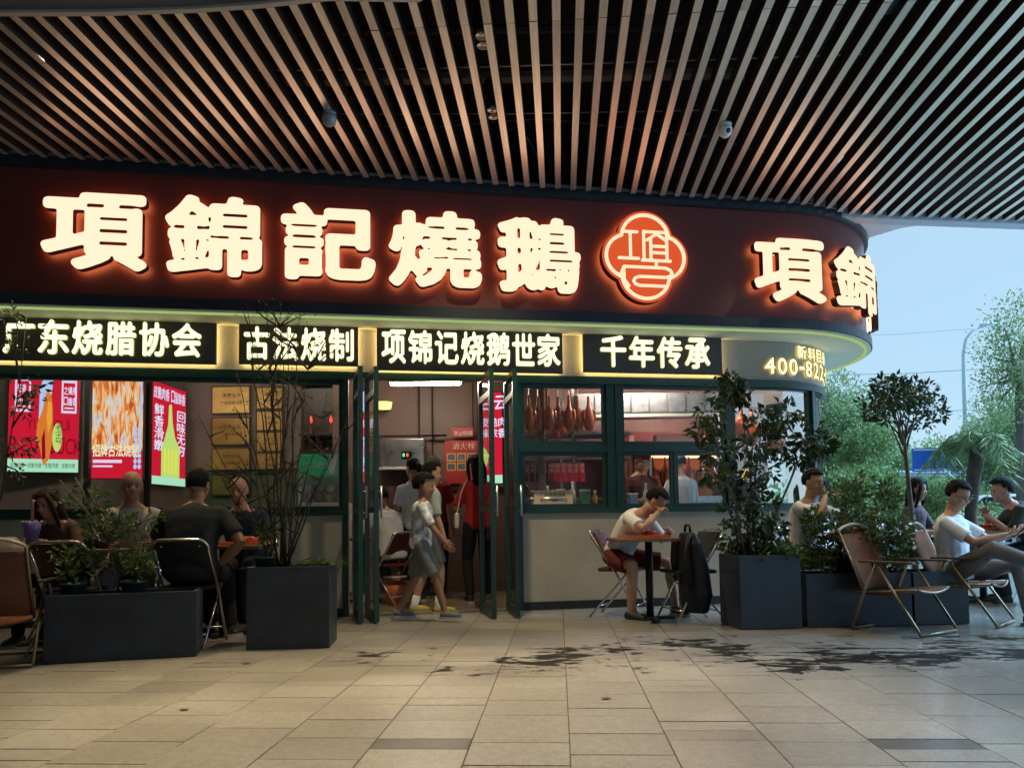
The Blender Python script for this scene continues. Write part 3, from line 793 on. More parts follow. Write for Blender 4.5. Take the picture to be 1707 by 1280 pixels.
def lines(X, Y):
    d = np.full_like(X, 9.0)
    for st in STRK:
        for a, b in zip(st, st[1:]): d = np.minimum(d, seg(X, Y, a, b))
    g = 0.030 - d; q = quat(X, Y)
    ring = np.minimum(q - 0.055, 0.125 - q)
    return np.minimum(np.maximum(g, ring), q - 0.055)
eb = SB(1003, 1146, 353, 505, OFF + 0.13); ew, eh = (eb[1] - eb[0]) / 2 / 0.93, (eb[3] - eb[2]) / 2
em = thing('emblem_sign', 'round-lobed orange red emblem sign with cream line character between the lettering', 'sign', FP((eb[0] + eb[1]) / 2, OFF, eb[2]))
exf = lambda w0: (lambda x, y, z: FP((eb[0] + eb[1]) / 2 + x * ew, OFF + w0 + z, (eb[2] + eb[3]) / 2 + y * eh))
me = loops_mesh(field_loops(quat), 0.09, [emis('emblem_red', (0.86, 0.115, 0.032), 0.85), M_lside, M_halo], 'backing_box', exf(0.05)); mobj('backing_box', me, em, True)
me = loops_mesh(field_loops(lines, 240), 0.012, [emis('emblem_cream', (1.0, 0.74, 0.48), 1.15)], 'line_character', exf(0.141)); mobj('line_character', me, em, True)

# ---------------- small sign boards on the beige band
M_board = mat('dark_brown_board', (0.055, 0.042, 0.040), 0.45, var=0.15, vscale=3)
M_bface = emis('board_letter_face', (1.0, 0.93, 0.58), 1.5)
M_bside = emis('board_letter_side', (0.75, 0.80, 0.25), 0.75)
M_bback = emis('board_backlight', (1.0, 0.68, 0.24), 12.0)
def sign_board(x0, x1, yt0, yt1, yb, text, cx0, cx1, cy0, cy1, label):
    s0, s1 = S(x0, 0.1, 2.6), S(x1, 0.1, 2.6); xm = (x0 + x1) / 2
    z0, z1 = ZZ(xm, yb, 0.1), ZZ(xm, (yt0 + yt1) / 2, 0.1)
    t = thing('sign_board', label, 'sign', FP((s0 + s1) / 2, 0, z0))
    part('board', M_board, t, lambda b: b.fslab(s0, s1, z0, z1, 0.05, 0.10), world=True, bevel=0.003)
    part('backlight', M_bback, t, lambda b: (b.fslab(s0 + 0.02, s1 - 0.02, z0 + 0.015, z0 + 0.035, 0.012, 0.045), b.fslab(s0 + 0.02, s1 - 0.02, z1 - 0.035, z1 - 0.015, 0.012, 0.045),
        b.fslab(s0 + 0.02, s0 + 0.04, z0 + 0.036, z1 - 0.036, 0.012, 0.045), b.fslab(s1 - 0.04, s1 - 0.02, z0 + 0.036, z1 - 0.036, 0.012, 0.045)), world=True)
    n = len(text); p0, p1 = S(cx0, 0.13, 2.6), S(cx1, 0.13, 2.6); pit = (p1 - p0) / n
    h0, h1 = ZZ((cx0 + cx1) / 2, cy1, 0.13), ZZ((cx0 + cx1) / 2, cy0, 0.13)
    for i, ch in enumerate(text):
        big_char(ch, p0 + pit * i + pit * 0.05, p0 + pit * (i + 1) - pit * 0.05, h0, h1, t, off=0.10, d0=0.008, d1=0.035, N=72, D=0.034, keep=0.4, mats=[M_bface, M_bside, M_bside])
    return t
sign_board(-25, 360, 518, 527, 603, '广东烧腊协会', 2, 338, 535, 592, 'longest dark sign board at far left with six glowing characters')
sign_board(398, 597, 534, 540, 608, '古法烧制', 404, 592, 546, 601, 'narrow dark sign board with four glowing characters above the gold plaques')
sign_board(628, 938, 542, 552, 619, '项锦记烧鹅世家', 634, 936, 553, 608, 'dark sign board with seven glowing characters above the open doors')
sign_board(973, 1204, 553, 560, 622, '千年传承', 999, 1186, 561, 613, 'rightmost dark sign board with four glowing characters above kitchen window')
# phone sign on the bare wall of the corner
M_pface = emis('phone_letter_face', (1.0, 0.93, 0.50), 1.7); M_pside = emis('phone_letter_side', (0.70, 0.52, 0.08), 0.45)
M_pback = emis('phone_letter_back', (1.0, 0.72, 0.20), 3.0)
ph = thing('phone_sign', 'yellow glowing phone number lettering on the beige curved corner', 'sign', FP(S(1330), 0, 2.5))
zc0, zc1 = 2.505, 2.685
s = S(1277, 0.06, 2.6)
for ch, w, gp in (('4', 0.125, 0.035), ('0', 0.115, 0.035), ('0', 0.115, 0.035), ('-', 0.075, 0.03), ('8', 0.12, 0.04), ('2', 0.12, 0.045), ('2', 0.12, 0.05), ('-', 0.07, 0.04), ('1', 0.07, 0.05), ('8', 0.13, 0.05)):
    y0, y1 = (zc0, zc1) if ch != '-' else (zc0 + 0.07, zc0 + 0.105)
    big_char(ch, s, s + w, y0, y1, ph, off=0.0, d0=0.015, d1=0.032, N=60, D=0.02, keep=0.3, mats=[M_pface, M_pside, M_pback]); s += w + gp
s = S(1333, 0.06, 2.7)
for ch in '新料目录':
    big_char(ch, s, s + 0.15, 2.70, 2.85, ph, off=0.0, d0=0.015, d1=0.03, N=56, D=0.024, keep=0.4, mats=[M_pface, M_pside, M_pback]); s += 0.19
# ------------------------------------------------------------------ rooms behind the glass
def wallq(name, pts, m, z0, z1, th=0.08):
    b = MB()
    for a, c in zip(pts, pts[1:]):
        a, c = Vector((a[0], a[1], 0)), Vector((c[0], c[1], 0)); t = (c - a).normalized(); nn = Vector((-t.y, t.x, 0)) * th
        q = [a, c, c + nn, a + nn]
        b.add([(p.x, p.y, z0) for p in q] + [(p.x, p.y, z1) for p in q], [(3, 2, 1, 0), (4, 5, 6, 7)] + [(j, (j + 1) % 4, 4 + (j + 1) % 4, 4 + j) for j in range(4)])
    o = b.build(name, m); tag(o, name.replace('_', ' ') + ' of the restaurant', 'wall', kind='structure'); return o
M_iwall = mat('interior_taupe', (0.30, 0.25, 0.21), 0.6, var=0.12, vscale=1.5)
M_iwall2 = mat('interior_brown_panel', (0.17, 0.105, 0.085), 0.5, var=0.15, vscale=1.2)
M_kwall = mat('kitchen_wall', (0.36, 0.17, 0.14), 0.45, var=0.25, vscale=2)
fl = MB(); q = [FP(SL, -0.12, 0.006), FP(FS1 + 0.9, -0.12, 0.006)]
fl.quad((q[0].x, q[0].y, 0.006), (q[1].x, q[1].y, 0.006), (3.2, 12.6, 0.006), (-9, 12.6, 0.006))
fl = fl.build('interior_floor', mat('interior_floor_tile', (0.20, 0.16, 0.12), 0.25, var=0.15, vscale=3)); tag(fl, 'warm glossy floor inside the restaurant', 'floor', kind='structure')
YP = 11.0                                   # poster wall
wallq('interior_wall_poster', [(-10, 10.36), (-5.34, YP + 0.28)], M_iwall, 0, 3.75)
wallq('interior_wall_side', [(-5.335, YP + 0.10), (-5.27, 12.3)], M_iwall, 0, 3.75)
wallq('interior_wall_plaques', [(-5.3, 12.3), (-2.55, 12.3)], M_iwall, 0, 3.75)
wallq('interior_wall_nook', [(-2.55, 12.3), (-2.5, 10.75)], M_iwall2, 0, 3.75)
wallq('interior_wall_back', [(-2.5, 10.7), (0.55, 10.9)], M_iwall2, 0, 3.75)
wallq('kitchen_partition', [(0.42, 10.9), (0.30, 8.75)], M_iwall2, 0, 3.75)
wallq('kitchen_wall', [(0.5, 10.6), (3.25, 11.1)], M_kwall, 0, 3.75)
wallq('kitchen_wall_end', [(3.2, 11.15), (3.35, 10.6)], M_kwall, 0, 3.75)
ic = MB(); ic.quad((-10, 7.0, 3.72), (3.2, 8.7, 3.72), (3.2, 12.6, 3.72), (-10, 12.6, 3.72)); ic = ic.build('interior_ceiling', mat('interior_ceiling_paint', (0.35, 0.33, 0.30), 0.7))
tag(ic, 'interior ceiling of the restaurant', 'ceiling', kind='structure')
# seams in the brown panel wall
pn = bpy.data.objects['interior_wall_back']
for px in (600, 700, 722, 790):
    p = atY(px, 800, 10.72); part('panel_seam', M_black, pn, lambda b: b.bbox((p.x - 0.008, 10.66, 0.05), (p.x + 0.008, 10.70 + 0.0, 3.7)))
p0, p1 = atY(590, 728, 10.66), atY(745, 728, 10.66)
part('panel_rail', M_black, pn, lambda b: b.bbox((p0.x, 10.63, p0.z - 0.012), (p1.x, 10.66, p0.z + 0.012)))
# round posts between the posters
for i, px in enumerate((147, 247)):
    p = atY(px, 700, 10.2 if i == 0 else 10.75)
    o = part('interior_post', mat('dark_post', (0.018, 0.022, 0.02), 0.4), None, lambda b: b.bbox((p.x - 0.035, p.y - 0.035, 0.006), (p.x + 0.035, p.y + 0.035, 3.7)), bevel=0.004)
    tag(o, ('dark square post between first and second lightbox poster', 'dark square post between second and third lightbox poster')[i], 'post')
# lit tubes on the interior ceiling
M_tube = emis('fluorescent_tube', (1.0, 0.84, 0.66), 120.0)
M_white = mat('white_enamel', (0.75, 0.74, 0.70), 0.4)
for x, y, z, lab in ((-5.6, 9.0, 3.3, 'ceiling tube lamp above the poster room'), (-3.2, 9.6, 3.3, 'ceiling tube lamp above the gold plaque room'), (-1.05, 9.4, 2.62, 'white ceiling tube lamp seen through the open doorway'), (1.35, 8.72, 2.55, 'ceiling tube lamp above the kitchen menu plates'), (2.6, 9.3, 2.6, 'ceiling tube lamp in the kitchen corner')):
    t = thing('tube_lamp', lab, 'lamp', (x, y, z))
    part('housing', M_white, t, lambda b: b.bbox((-0.45, -0.035, 0.02), (0.45, 0.035, 0.055)), bevel=0.005)
    part('tube', emis('kitchen_tube', (1.0, 0.80, 0.66), 150.0) if x > 1 else M_tube, t, lambda b: b.tube([(-0.43, 0, 0), (0.43, 0, 0)], 0.018, 8))
    for sx in (-0.35, 0.35): part('suspension', M_trim, t, lambda b: b.tube([(sx, 0, 0.055), (sx, 0, 3.72 - z)], 0.005, 5))

# ------------------------------------------------------------------ lightbox posters
PR = dict(red=emis('print_red', (0.62, 0.012, 0.036), 1.0), dark=emis('print_dark_red', (0.26, 0.004, 0.016), 1.0), white=emis('print_lilac_white', (0.78, 0.70, 0.95), 1.0),
          mint=emis('print_mint', (0.42, 0.80, 0.55), 1.0), orange=emis('print_orange', (0.75, 0.20, 0.03), 1.0), amber=emis('print_amber', (0.85, 0.38, 0.04), 1.0), blue=emis('print_pale_blue', (0.45, 0.62, 0.95), 1.0),
          lime=emis('print_lime', (0.55, 0.75, 0.18), 1.0), yellow=emis('print_yellow', (0.85, 0.80, 0.08), 1.0), cream=emis('print_cream', (0.90, 0.80, 0.50), 1.0), ink=emis('print_ink', (0.05, 0.10, 0.06), 1.0))
def streak_mat():
    m = bpy.data.materials.new('print_roast_geese'); m.use_nodes = True; nt = m.node_tree; nt.nodes.clear()
    o = nt.nodes.new('ShaderNodeOutputMaterial'); e = nt.nodes.new('ShaderNodeEmission'); tc = nt.nodes.new('ShaderNodeTexCoord'); mp = nt.nodes.new('ShaderNodeMapping')
    mp.inputs['Scale'].default_value = (13, 1, 2.2); n = nt.nodes.new('ShaderNodeTexNoise'); n.inputs['Scale'].default_value = 1.6; n.inputs['Detail'].default_value = 3; n.inputs['Distortion'].default_value = 0.9
    cr = nt.nodes.new('ShaderNodeValToRGB'); cr.color_ramp.elements.remove(cr.color_ramp.elements[0])
    cr.color_ramp.elements[0].position = 0.2; cr.color_ramp.elements[0].color = (0.10, 0.02, 0.03, 1)
    for p, c in ((0.34, (0.52, 0.06, 0.02)), (0.44, (0.80, 0.25, 0.05)), (0.52, (0.88, 0.50, 0.22)), (0.58, (0.80, 0.66, 0.55)), (0.66, (0.50, 0.60, 0.90)), (0.78, (0.70, 0.10, 0.04))):
        q = cr.color_ramp.elements.new(p); q.color = (*c, 1)
    nt.links.new(tc.outputs['Object'], mp.inputs[0]); nt.links.new(mp.outputs[0], n.inputs['Vector']); nt.links.new(n.outputs[0], cr.inputs[0]); nt.links.new(cr.outputs[0], e.inputs[0]); nt.links.new(e.outputs[0], o.inputs[0]); e.inputs[1].default_value = EXK
    return m
M_streak = streak_mat()
def lightbox(name, label, bl_, br_, top, cat='poster'):
    """returns thing, local matrix and size; bl_, br_ world points of the lower edge"""
    x = (br_ - bl_); x.z = 0; w = x.length; h = top - bl_.z
    t = thing(name, label, cat, bl_, atan2(x.y, x.x))
    part('casing', mat('lightbox_casing', (0.05, 0.05, 0.05), 0.4), t, lambda b: b.bbox((-0.012, 0.002, -0.012), (w + 0.012, 0.07, h + 0.012)))
    return t, w, h
LM = Matrix(((1, 0, 0, 0), (0, 0, -1, 0), (0, 1, 0, 0), (0, 0, 0, 1)))       # x right, y up, z towards viewer
def pr(t, name, m, poly, lv):
    b = MB(); b.add([(x, -0.004 * lv, y) for x, y in poly], [tuple(range(len(poly)))]); return b.build(name, m, t, fix=False)
def rect(x0, y0, x1, y1): return [(x0, y0), (x1, y0), (x1, y1), (x0, y1)]
def ell(cx, cy_, rx, ry, n=24): return [(cx + rx * cos(2 * pi * i / n), cy_ + ry * sin(2 * pi * i / n)) for i in range(n)]
def ptext(t, txt, x, y, size, m, lv, vertical=False, D=0.0, sx=1.0):
    return flat_text(txt, size, 'lettering', PR[m], t, LM @ Matrix.Translation((x, y, 0.004 * lv)), 0.001, D, 36, vertical, 0.06, sx)
t, w, h = lightbox('lightbox_poster', 'leftmost red lightbox poster with one hanging roast goose and mint strip', atY(12, 786, 10.62), atY(130, 788, YP - 0.02), atY(70, 622, 10.8).z)
pr(t, 'print_sheet', PR['red'], rect(0, 0, w, h), 1); pr(t, 'print_strip', PR['mint'], rect(0, 0, w, 0.13 * h), 2)
ptext(t, 'ROAST', 0.02 * w, 0.19 * h, 0.20 * h, 'dark', 2, sx=0.62); ptext(t, 'DUCK', 0.56 * w, 0.18 * h, 0.20 * h, 'dark', 2, sx=0.46)
ptext(t, 'YU', 0.25 * w, 0.43 * h, 0.13 * h, 'dark', 2, sx=0.6); ptext(t, 'GUI', 0.64 * w, 0.42 * h, 0.13 * h, 'dark', 2, sx=0.6)
pr(t, 'print_neck', PR['blue'], [(0.42 * w, 0.5 * h), (0.50 * w, 0.55 * h), (0.60 * w, 0.8 * h), (0.62 * w, h), (0.52 * w, h), (0.43 * w, 0.86 * h)], 2)
pr(t, 'print_goose', PR['orange'], [(0.50 * w, 0.06 * h), (0.58 * w, 0.13 * h), (0.62 * w, 0.32 * h), (0.62 * w, 0.62 * h), (0.60 * w, 0.75 * h), (0.56 * w, 0.84 * h), (0.52 * w, 0.80 * h), (0.47 * w, 0.62 * h), (0.40 * w, 0.48 * h), (0.39 * w, 0.36 * h), (0.45 * w, 0.22 * h)], 3)
pr(t, 'print_goose_light', PR['amber'], [(0.56 * w, 0.38 * h), (0.61 * w, 0.52 * h), (0.60 * w, 0.70 * h), (0.55 * w, 0.72 * h), (0.53 * w, 0.55 * h)], 4)
pr(t, 'print_goose_dark', PR['dark'], [(0.48 * w, 0.12 * h), (0.53 * w, 0.14 * h), (0.51 * w, 0.44 * h), (0.47 * w, 0.34 * h)], 4)
pr(t, 'print_oval', PR['lime'], ell(0.69 * w, 0.35 * h, 0.07 * w, 0.145 * h), 4); ptext(t, '老字号', 0.66 * w, 0.42 * h, 0.065 * h, 'ink', 5, True)
for x0, tx in ((0.08, ('骨香', '味美')), (0.74, ('之嬌美', '口齒香'))):
    for r_ in (rect(x0 * w, 0.60 * h, (x0 + 0.025) * w, 0.94 * h), rect((x0 + 0.195) * w, 0.60 * h, (x0 + 0.22) * w, 0.94 * h), rect((x0 + 0.027) * w, 0.91 * h, (x0 + 0.193) * w, 0.94 * h), rect((x0 + 0.027) * w, 0.60 * h, (x0 + 0.193) * w, 0.625 * h), rect((x0 + 0.045) * w, 0.645 * h, (x0 + 0.175) * w, 0.66 * h)):
        pr(t, 'print_bar', PR['white'], r_, 2)
    for k, s_ in enumerate(tx): ptext(t, s_, (x0 + 0.03) * w, (0.79 - 0.11 * k) * h, 0.085 * h, 'white', 2, D=0.03, sx=0.44)
for k in range(4): ptext(t, '皮脆肉嫩', (0.04 + 0.24 * k) * w, 0.04 * h, 0.052 * h, 'ink', 3, sx=0.55)

t, w, h = lightbox('lightbox_poster', 'middle lightbox poster crowded with roast geese above a red caption', atY(151, 797, 10.25), atY(237, 799, 10.4), atY(190, 622, 10.3).z)
pr(t, 'print_sheet', PR['red'], rect(0, 0, w, h), 1)
pr(t, 'print_photo', M_streak, rect(0, 0.27 * h, w, h), 2)
ptext(t, '招牌古法烧制', 0.03 * w, 0.205 * h, 0.115 * h, 'cream', 3, D=0.04, sx=0.55)
pr(t, 'print_line', PR['white'], rect(0.04 * w, 0.145 * h, 0.60 * w, 0.175 * h), 2); pr(t, 'print_line', PR['white'], rect(0.04 * w, 0.105 * h, 0.42 * w, 0.122 * h), 2)
for k in range(8):
    for c in (0.86, 0.94): pr(t, 'print_ring', PR['blue'], ell(c * w, (0.11 + 0.052 * k) * h, 0.034 * w, 0.024 * h, 12), 3)
pr(t, 'print_line', PR['blue'], rect(0.945 * w, 0.55 * h, 0.985 * w, 0.99 * h), 3)

t, w, h = lightbox('lightbox_poster', 'receding red lightbox poster with pale green bottle shape on side wall', atY(252, 806, 11.15), Vector((atY(252, 806, 11.15).x + 0.06, 12.15, atY(252, 806, 11.15).z)), atY(252, 634, 11.15).z)
pr(t, 'print_sheet', PR['red'], rect(0, 0, w, h), 1)
pr(t, 'print_strip', PR['mint'], rect(0, 0, w, 0.08 * h), 2)
ptext(t, '皮脆肉香', 0.02 * w, 0.84 * h, 0.12 * h, 'white', 2, D=0.03, sx=0.60); ptext(t, '口留餘香', 0.53 * w, 0.84 * h, 0.12 * h, 'white', 2, D=0.03, sx=0.58)
ptext(t, '鲜香滑嫩', 0.05 * w, 0.68 * h, 0.11 * h, 'white', 2, True, 0.03, 1.6); ptext(t, '回味无穷', 0.72 * w, 0.66 * h, 0.11 * h, 'white', 2, True, 0.03, 1.6)
pr(t, 'print_bottle', PR['lime'], [(0.25 * w, 0.08 * h), (0.80 * w, 0.08 * h), (0.80 * w, 0.38 * h), (0.66 * w, 0.48 * h), (0.58 * w, 0.62 * h), (0.54 * w, 0.82 * h), (0.46 * w, 0.80 * h), (0.44 * w, 0.60 * h), (0.34 * w, 0.46 * h), (0.25 * w, 0.34 * h)], 3)
for k in range(4): pr(t, 'print_stripe', PR['yellow'], rect((0.32 + 0.11 * k) * w, 0.12 * h, (0.38 + 0.11 * k) * w, 0.36 * h), 4)
# lightboxes by the doors
t, w, h = lightbox('lightbox_poster', 'tall red lightbox with white characters just right of the doorway', atY(798, 806, 9.3), atY(838, 806, 9.25), atY(810, 655, 9.3).z)
pr(t, 'print_sheet', PR['red'], rect(0, 0, w, h), 1); pr(t, 'print_strip', PR['mint'], rect(0, 0, w, 0.09 * h), 2)
ptext(t, '白云', 0.12 * w, 0.80 * h, 0.16 * h, 'white', 2, D=0.03, sx=0.9); ptext(t, '皮脆肉', 0.12 * w, 0.62 * h, 0.10 * h, 'white', 2, D=0.03, sx=0.9); ptext(t, '味浓香', 0.12 * w, 0.50 * h, 0.10 * h, 'white', 2, D=0.03, sx=0.9)
pr(t, 'print_oval', PR['lime'], ell(0.2 * w, 0.28 * h, 0.22 * w, 0.12 * h), 3)
t, w, h = lightbox('lightbox_poster', 'narrow blue and red lightbox seen through the left folded doors', atY(592, 804, 9.6), atY(612, 803, 9.65), atY(600, 652, 9.6).z)
pr(t, 'print_sheet', PR['red'], rect(0, 0, w, h), 1); pr(t, 'print_photo', PR['blue'], rect(0.1 * w, 0.12 * h, 0.95 * w, 0.5 * h), 2); pr(t, 'print_photo', PR['blue'], rect(0.1 * w, 0.78 * h, 0.95 * w, h), 2)
ptext(t, '烧腊', 0.2 * w, 0.6 * h, 0.1 * h, 'white', 2, sx=0.9); ptext(t, '地道广味', 0.35 * w, 0.40 * h, 0.085 * h, 'red', 3, True, 0.02)

# gold plaques on the far wall
M_gold = mat('brass_plaque', (0.62, 0.40, 0.13), 0.35, 0.45, var=0.15, vscale=6, emit=(0.55, 0.33, 0.08), estr=0.0)
M_goldtx = mat('plaque_lettering', (0.12, 0.05, 0.02), 0.5)
rowname = ('top', 'second', 'third', 'lowest')
for ci, (x0, x1, rows) in enumerate(((355, 416, ((645, 689), (697, 741), (748, 787), (792, 825))), (429, 472, ((646, 681), (686, 717), (721, 752), (756, 787))))):
    for ri, (y0, y1) in enumerate(rows):
        a, c = atY(x0, y1, 12.26), atY(x1, y0, 12.26)
        w_, h_ = c.x - a.x, c.z - a.z
        t = thing('gold_plaque', f"{rowname[ri]} gold plaque in the {'wider left' if ci == 0 else 'narrower right'} column on the far wall", 'plaque', (a.x, 12.24, a.z), 0, 'gold award plaques')
        part('frame', mat('plaque_frame', (0.10, 0.06, 0.03), 0.4), t, lambda b: b.bbox((-0.02, 0.004, -0.02), (w_ + 0.02, 0.045, h_ + 0.02)))
        part('plate', M_gold, t, lambda b: b.bbox((0, -0.006, 0), (w_, 0.003, h_)), bevel=0.003)
        for k, (tx, yy, sz) in enumerate((('荣誉证书', 0.60, 0.16), ('广东烧腊协会', 0.32, 0.13))):
            flat_text(tx, sz * h_, 'lettering', M_goldtx, t, LM @ Matrix.Translation((0.22 * w_ if k else 0.28 * w_, yy * h_, 0.007)), 0.001, 0, 30, False, 0.1)

# ------------------------------------------------------------------ furnishings seen inside
M_steel = mat('stainless_steel', (0.42, 0.42, 0.42), 0.32, 0.85, var=0.1, vscale=4, rvar=0.1)
# altar with two electric candles
a = atY(535, 712, 11.4)
t = thing('altar_shelf', 'dark altar shelf with two red electric candles', 'shelf', (a.x, a.y, a.z - 0.1))
M_dwood = mat('dark_carved_wood', (0.035, 0.018, 0.012), 0.4, var=0.3, vscale=20)
part('shelf_board', M_dwood, t, lambda b: b.bbox((-0.30, -0.12, -0.04), (0.30, 0.14, 0.0)), bevel=0.006)
part('back_panel', M_dwood, t, lambda b: b.bbox((-0.34, 0.14, -0.3), (0.34, 0.18, 0.75)), bevel=0.006)
part('canopy', M_dwood, t, lambda b: b.bbox((-0.38, -0.1, 0.75), (0.38, 0.2, 0.82)), bevel=0.01)
for sx in (-0.15, 0.15):
    c = part('candle', mat('candle_stick', (0.35, 0.12, 0.05), 0.5), t, lambda b: b.tube([(sx, 0, 0.0), (sx, 0, 0.16)], 0.014, 8))
    part('flame_bulb', emis('red_bulb', (1.0, 0.06, 0.03), 2.2), c, lambda b: b.lathe([(0.004, 0.16), (0.022, 0.185), (0.024, 0.21), (0.012, 0.25), (0.001, 0.28)], (sx, 0, 0), 10), smooth=True)
# white display freezer with green top sign
a = atY(497, 838, 9.5); c = atY(572, 755, 9.5)
t = thing('display_freezer', 'white display freezer with a green header and glass lid by the window', 'freezer', (a.x, 9.5, 0.0))
w_ = c.x - a.x
part('cabinet', M_white, t, lambda b: b.bbox((0, 0, 0.03), (w_, 0.55, a.z - 0.0)), bevel=0.015)
part('glass_front', glassmat('freezer_glass', (0.75, 0.8, 0.8), 1.2), t, lambda b: b.quad((0.03, -0.004, a.z), (w_ - 0.03, -0.004, a.z), (w_ - 0.03, 0.1, a.z + 0.32), (0.03, 0.1, a.z + 0.32)))
part('corner_post', M_white, t, lambda b: (b.bbox((0, 0, a.z), (0.03, 0.1, a.z + 0.33)), b.bbox((w_ - 0.03, 0, a.z), (w_, 0.1, a.z + 0.33)), b.bbox((0.03, 0.1, a.z), (w_ - 0.03, 0.12, a.z + 0.33))))
part('header', mat('green_header', (0.02, 0.20, 0.085), 0.4, emit=(0.02, 0.22, 0.09), estr=0.35), t, lambda b: b.bbox((0.01, -0.02, a.z + 0.335), (w_ - 0.01, 0.08, a.z + 0.60)), bevel=0.02)
flat_text('凉茶甜品', 0.08, 'lettering', mat('header_lettering', (0.6, 0.7, 0.6), 0.5), t, Matrix.Translation((0.09, -0.022, a.z + 0.42)) @ LM, 0.001, 0, 30)
for k in range(6):
    part('ice_bag', mat('ice_bag_%d' % (k % 3), ((0.55, 0.58, 0.62), (0.25, 0.28, 0.33), (0.6, 0.5, 0.45))[k % 3], 0.35), t, lambda b: b.sphere((0.09 + (k % 3) * 0.15, 0.06, a.z + 0.06 + 0.11 * (k // 3)), (0.07, 0.04, 0.06), 10, 6), smooth=True)
a = atY(556, 792, 7.75 - 0.25)
o = part('paper_notice', mat('notice_paper', (0.55, 0.62, 0.58), 0.6), None, lambda b: b.fslab(S(548), S(564), 1.42, 1.62, -0.043, -0.041)); tag(o, 'pale paper notice stuck on the window left of the doors', 'notice')
# glass counter screen and counter
t = thing('service_counter', 'low counter with greenish glass screen under the gold plaques', 'counter', atY(420, 850, 9.9) * 1.0)
t.location.z = 0; A0 = atY(322, 800, 9.9); A1 = atY(497, 800, 9.9); zt_ = atY(400, 786, 9.9).z
part('counter_body', mat('counter_laminate', (0.10, 0.075, 0.06), 0.5), t, lambda b: b.bbox((A0.x, 9.9, 0.006), (A1.x, 10.4, 1.05)), world=True)
part('glass_screen', glassmat('green_glass', (0.45, 0.66, 0.58), 1.4), t, lambda b: b.quad((A0.x, 9.92, 1.05), (A1.x, 9.92, 1.05), (A1.x, 9.92, zt_), (A0.x, 9.92, zt_)), world=True)
part('top_rail', M_green, t, lambda b: b.bbox((A0.x, 9.90, zt_), (A1.x, 9.94, zt_ + 0.03)), world=True)
# stainless steam cabinet with display
a, c = atY(634, 778, 10.2), atY(706, 731, 10.2)
t = thing('steam_cabinet', 'stainless cabinet with small red and green display at back of doorway', 'appliance', (a.x, 10.2, 0.0)); w_ = c.x - a.x
part('hood_body', M_steel, t, lambda b: b.bbox((0, 0, a.z), (w_, 0.42, c.z)), bevel=0.008)
part('display', mat('display_black', (0.01, 0.01, 0.01), 0.2), t, lambda b: b.bbox((0.28, -0.008, a.z + 0.10), (0.42, 0.0, a.z + 0.20)))
for k, cl in enumerate(((0.1, 1, 0.3), (1, 0.1, 0.05))): part('indicator', emis('indicator_%d' % k, cl, 1.6), t, lambda b: b.bbox((0.30 + 0.05 * k, -0.012, a.z + 0.13), (0.325 + 0.05 * k, -0.009, a.z + 0.175)))
part('shelf', M_white, t, lambda b: b.bbox((-0.02, -0.06, a.z - 0.04), (w_ + 0.1, 0.42, a.z - 0.008)), bevel=0.004)
part('lower_cabinet', mat('cabinet_maroon', (0.10, 0.045, 0.045), 0.4, var=0.3, vscale=9, stretch=(6, 1, 0.6)), t, lambda b: b.bbox((0, 0.1, 0.008), (w_, 0.42, a.z - 0.045)))
# wall lamp
a = atY(640, 676, 10.4)
t = thing('wall_lamp', 'small glowing yellow wall lamp seen through left door leaves', 'lamp', a)
part('shade', emis('lamp_shade_glow', (1.0, 0.72, 0.25), 1.5), t, lambda b: b.lathe([(0.10, -0.045), (0.115, 0.045)], (0, 0, 0), 16)); part('stem', M_black, t, lambda b: b.bbox((-0.02, 0.08, -0.04), (0.02, 0.3, 0.03)))
# notices at the back
a, c = atY(742, 806, 10.6), atY(796, 734, 10.6)
t = thing('fire_notice', 'red and yellow fire hydrant notice board on brown wall', 'notice', (a.x, 10.6, a.z)); w_, h_ = c.x - a.x, c.z - a.z
part('sheet', mat('notice_red', (0.42, 0.03, 0.025), 0.45), t, lambda b: b.bbox((0, 0, 0), (w_, 0.012, h_)))
for k in range(6):
    x0_, z0_ = (0.06 + 0.31 * (k % 3)) * w_, (0.30 + 0.22 * (k // 3)) * h_
    f_ = part('picture_panel', mat('notice_yellow', (0.62, 0.48, 0.10), 0.5), t, lambda b: b.bbox((x0_, -0.003, z0_), (x0_ + 0.27 * w_, -0.0005, z0_ + 0.19 * h_)))
    part('picture', mat('notice_picture', (0.10, 0.11, 0.16), 0.5, var=0.5, vscale=30), f_, lambda b: b.bbox((x0_ + 0.03 * w_, -0.005, z0_ + 0.03 * h_), (x0_ + 0.24 * w_, -0.0035, z0_ + 0.16 * h_)))
flat_text('消火栓', 0.17 * h_, 'lettering', mat('notice_lettering', (0.7, 0.55, 0.4), 0.5), t, Matrix.Translation((0.22 * w_, -0.003, 0.79 * h_)) @ LM, 0.001, 0.02, 30)
a, c = atY(752, 729, 10.62), atY(789, 712, 10.62)
t = thing('red_notice', 'small red notice with white characters above the fire notice board', 'notice', (a.x, 10.62, a.z)); w_, h_ = c.x - a.x, c.z - a.z
part('sheet', MATS['notice_red'], t, lambda b: b.bbox((0, 0, 0), (w_, 0.01, h_))); flat_text('禁止吸烟', 0.45 * h_, 'lettering', M_white, t, Matrix.Translation((0.12 * w_, -0.003, 0.2 * h_)) @ LM, 0.001, 0.02, 30, False, 0.05, 1.0)
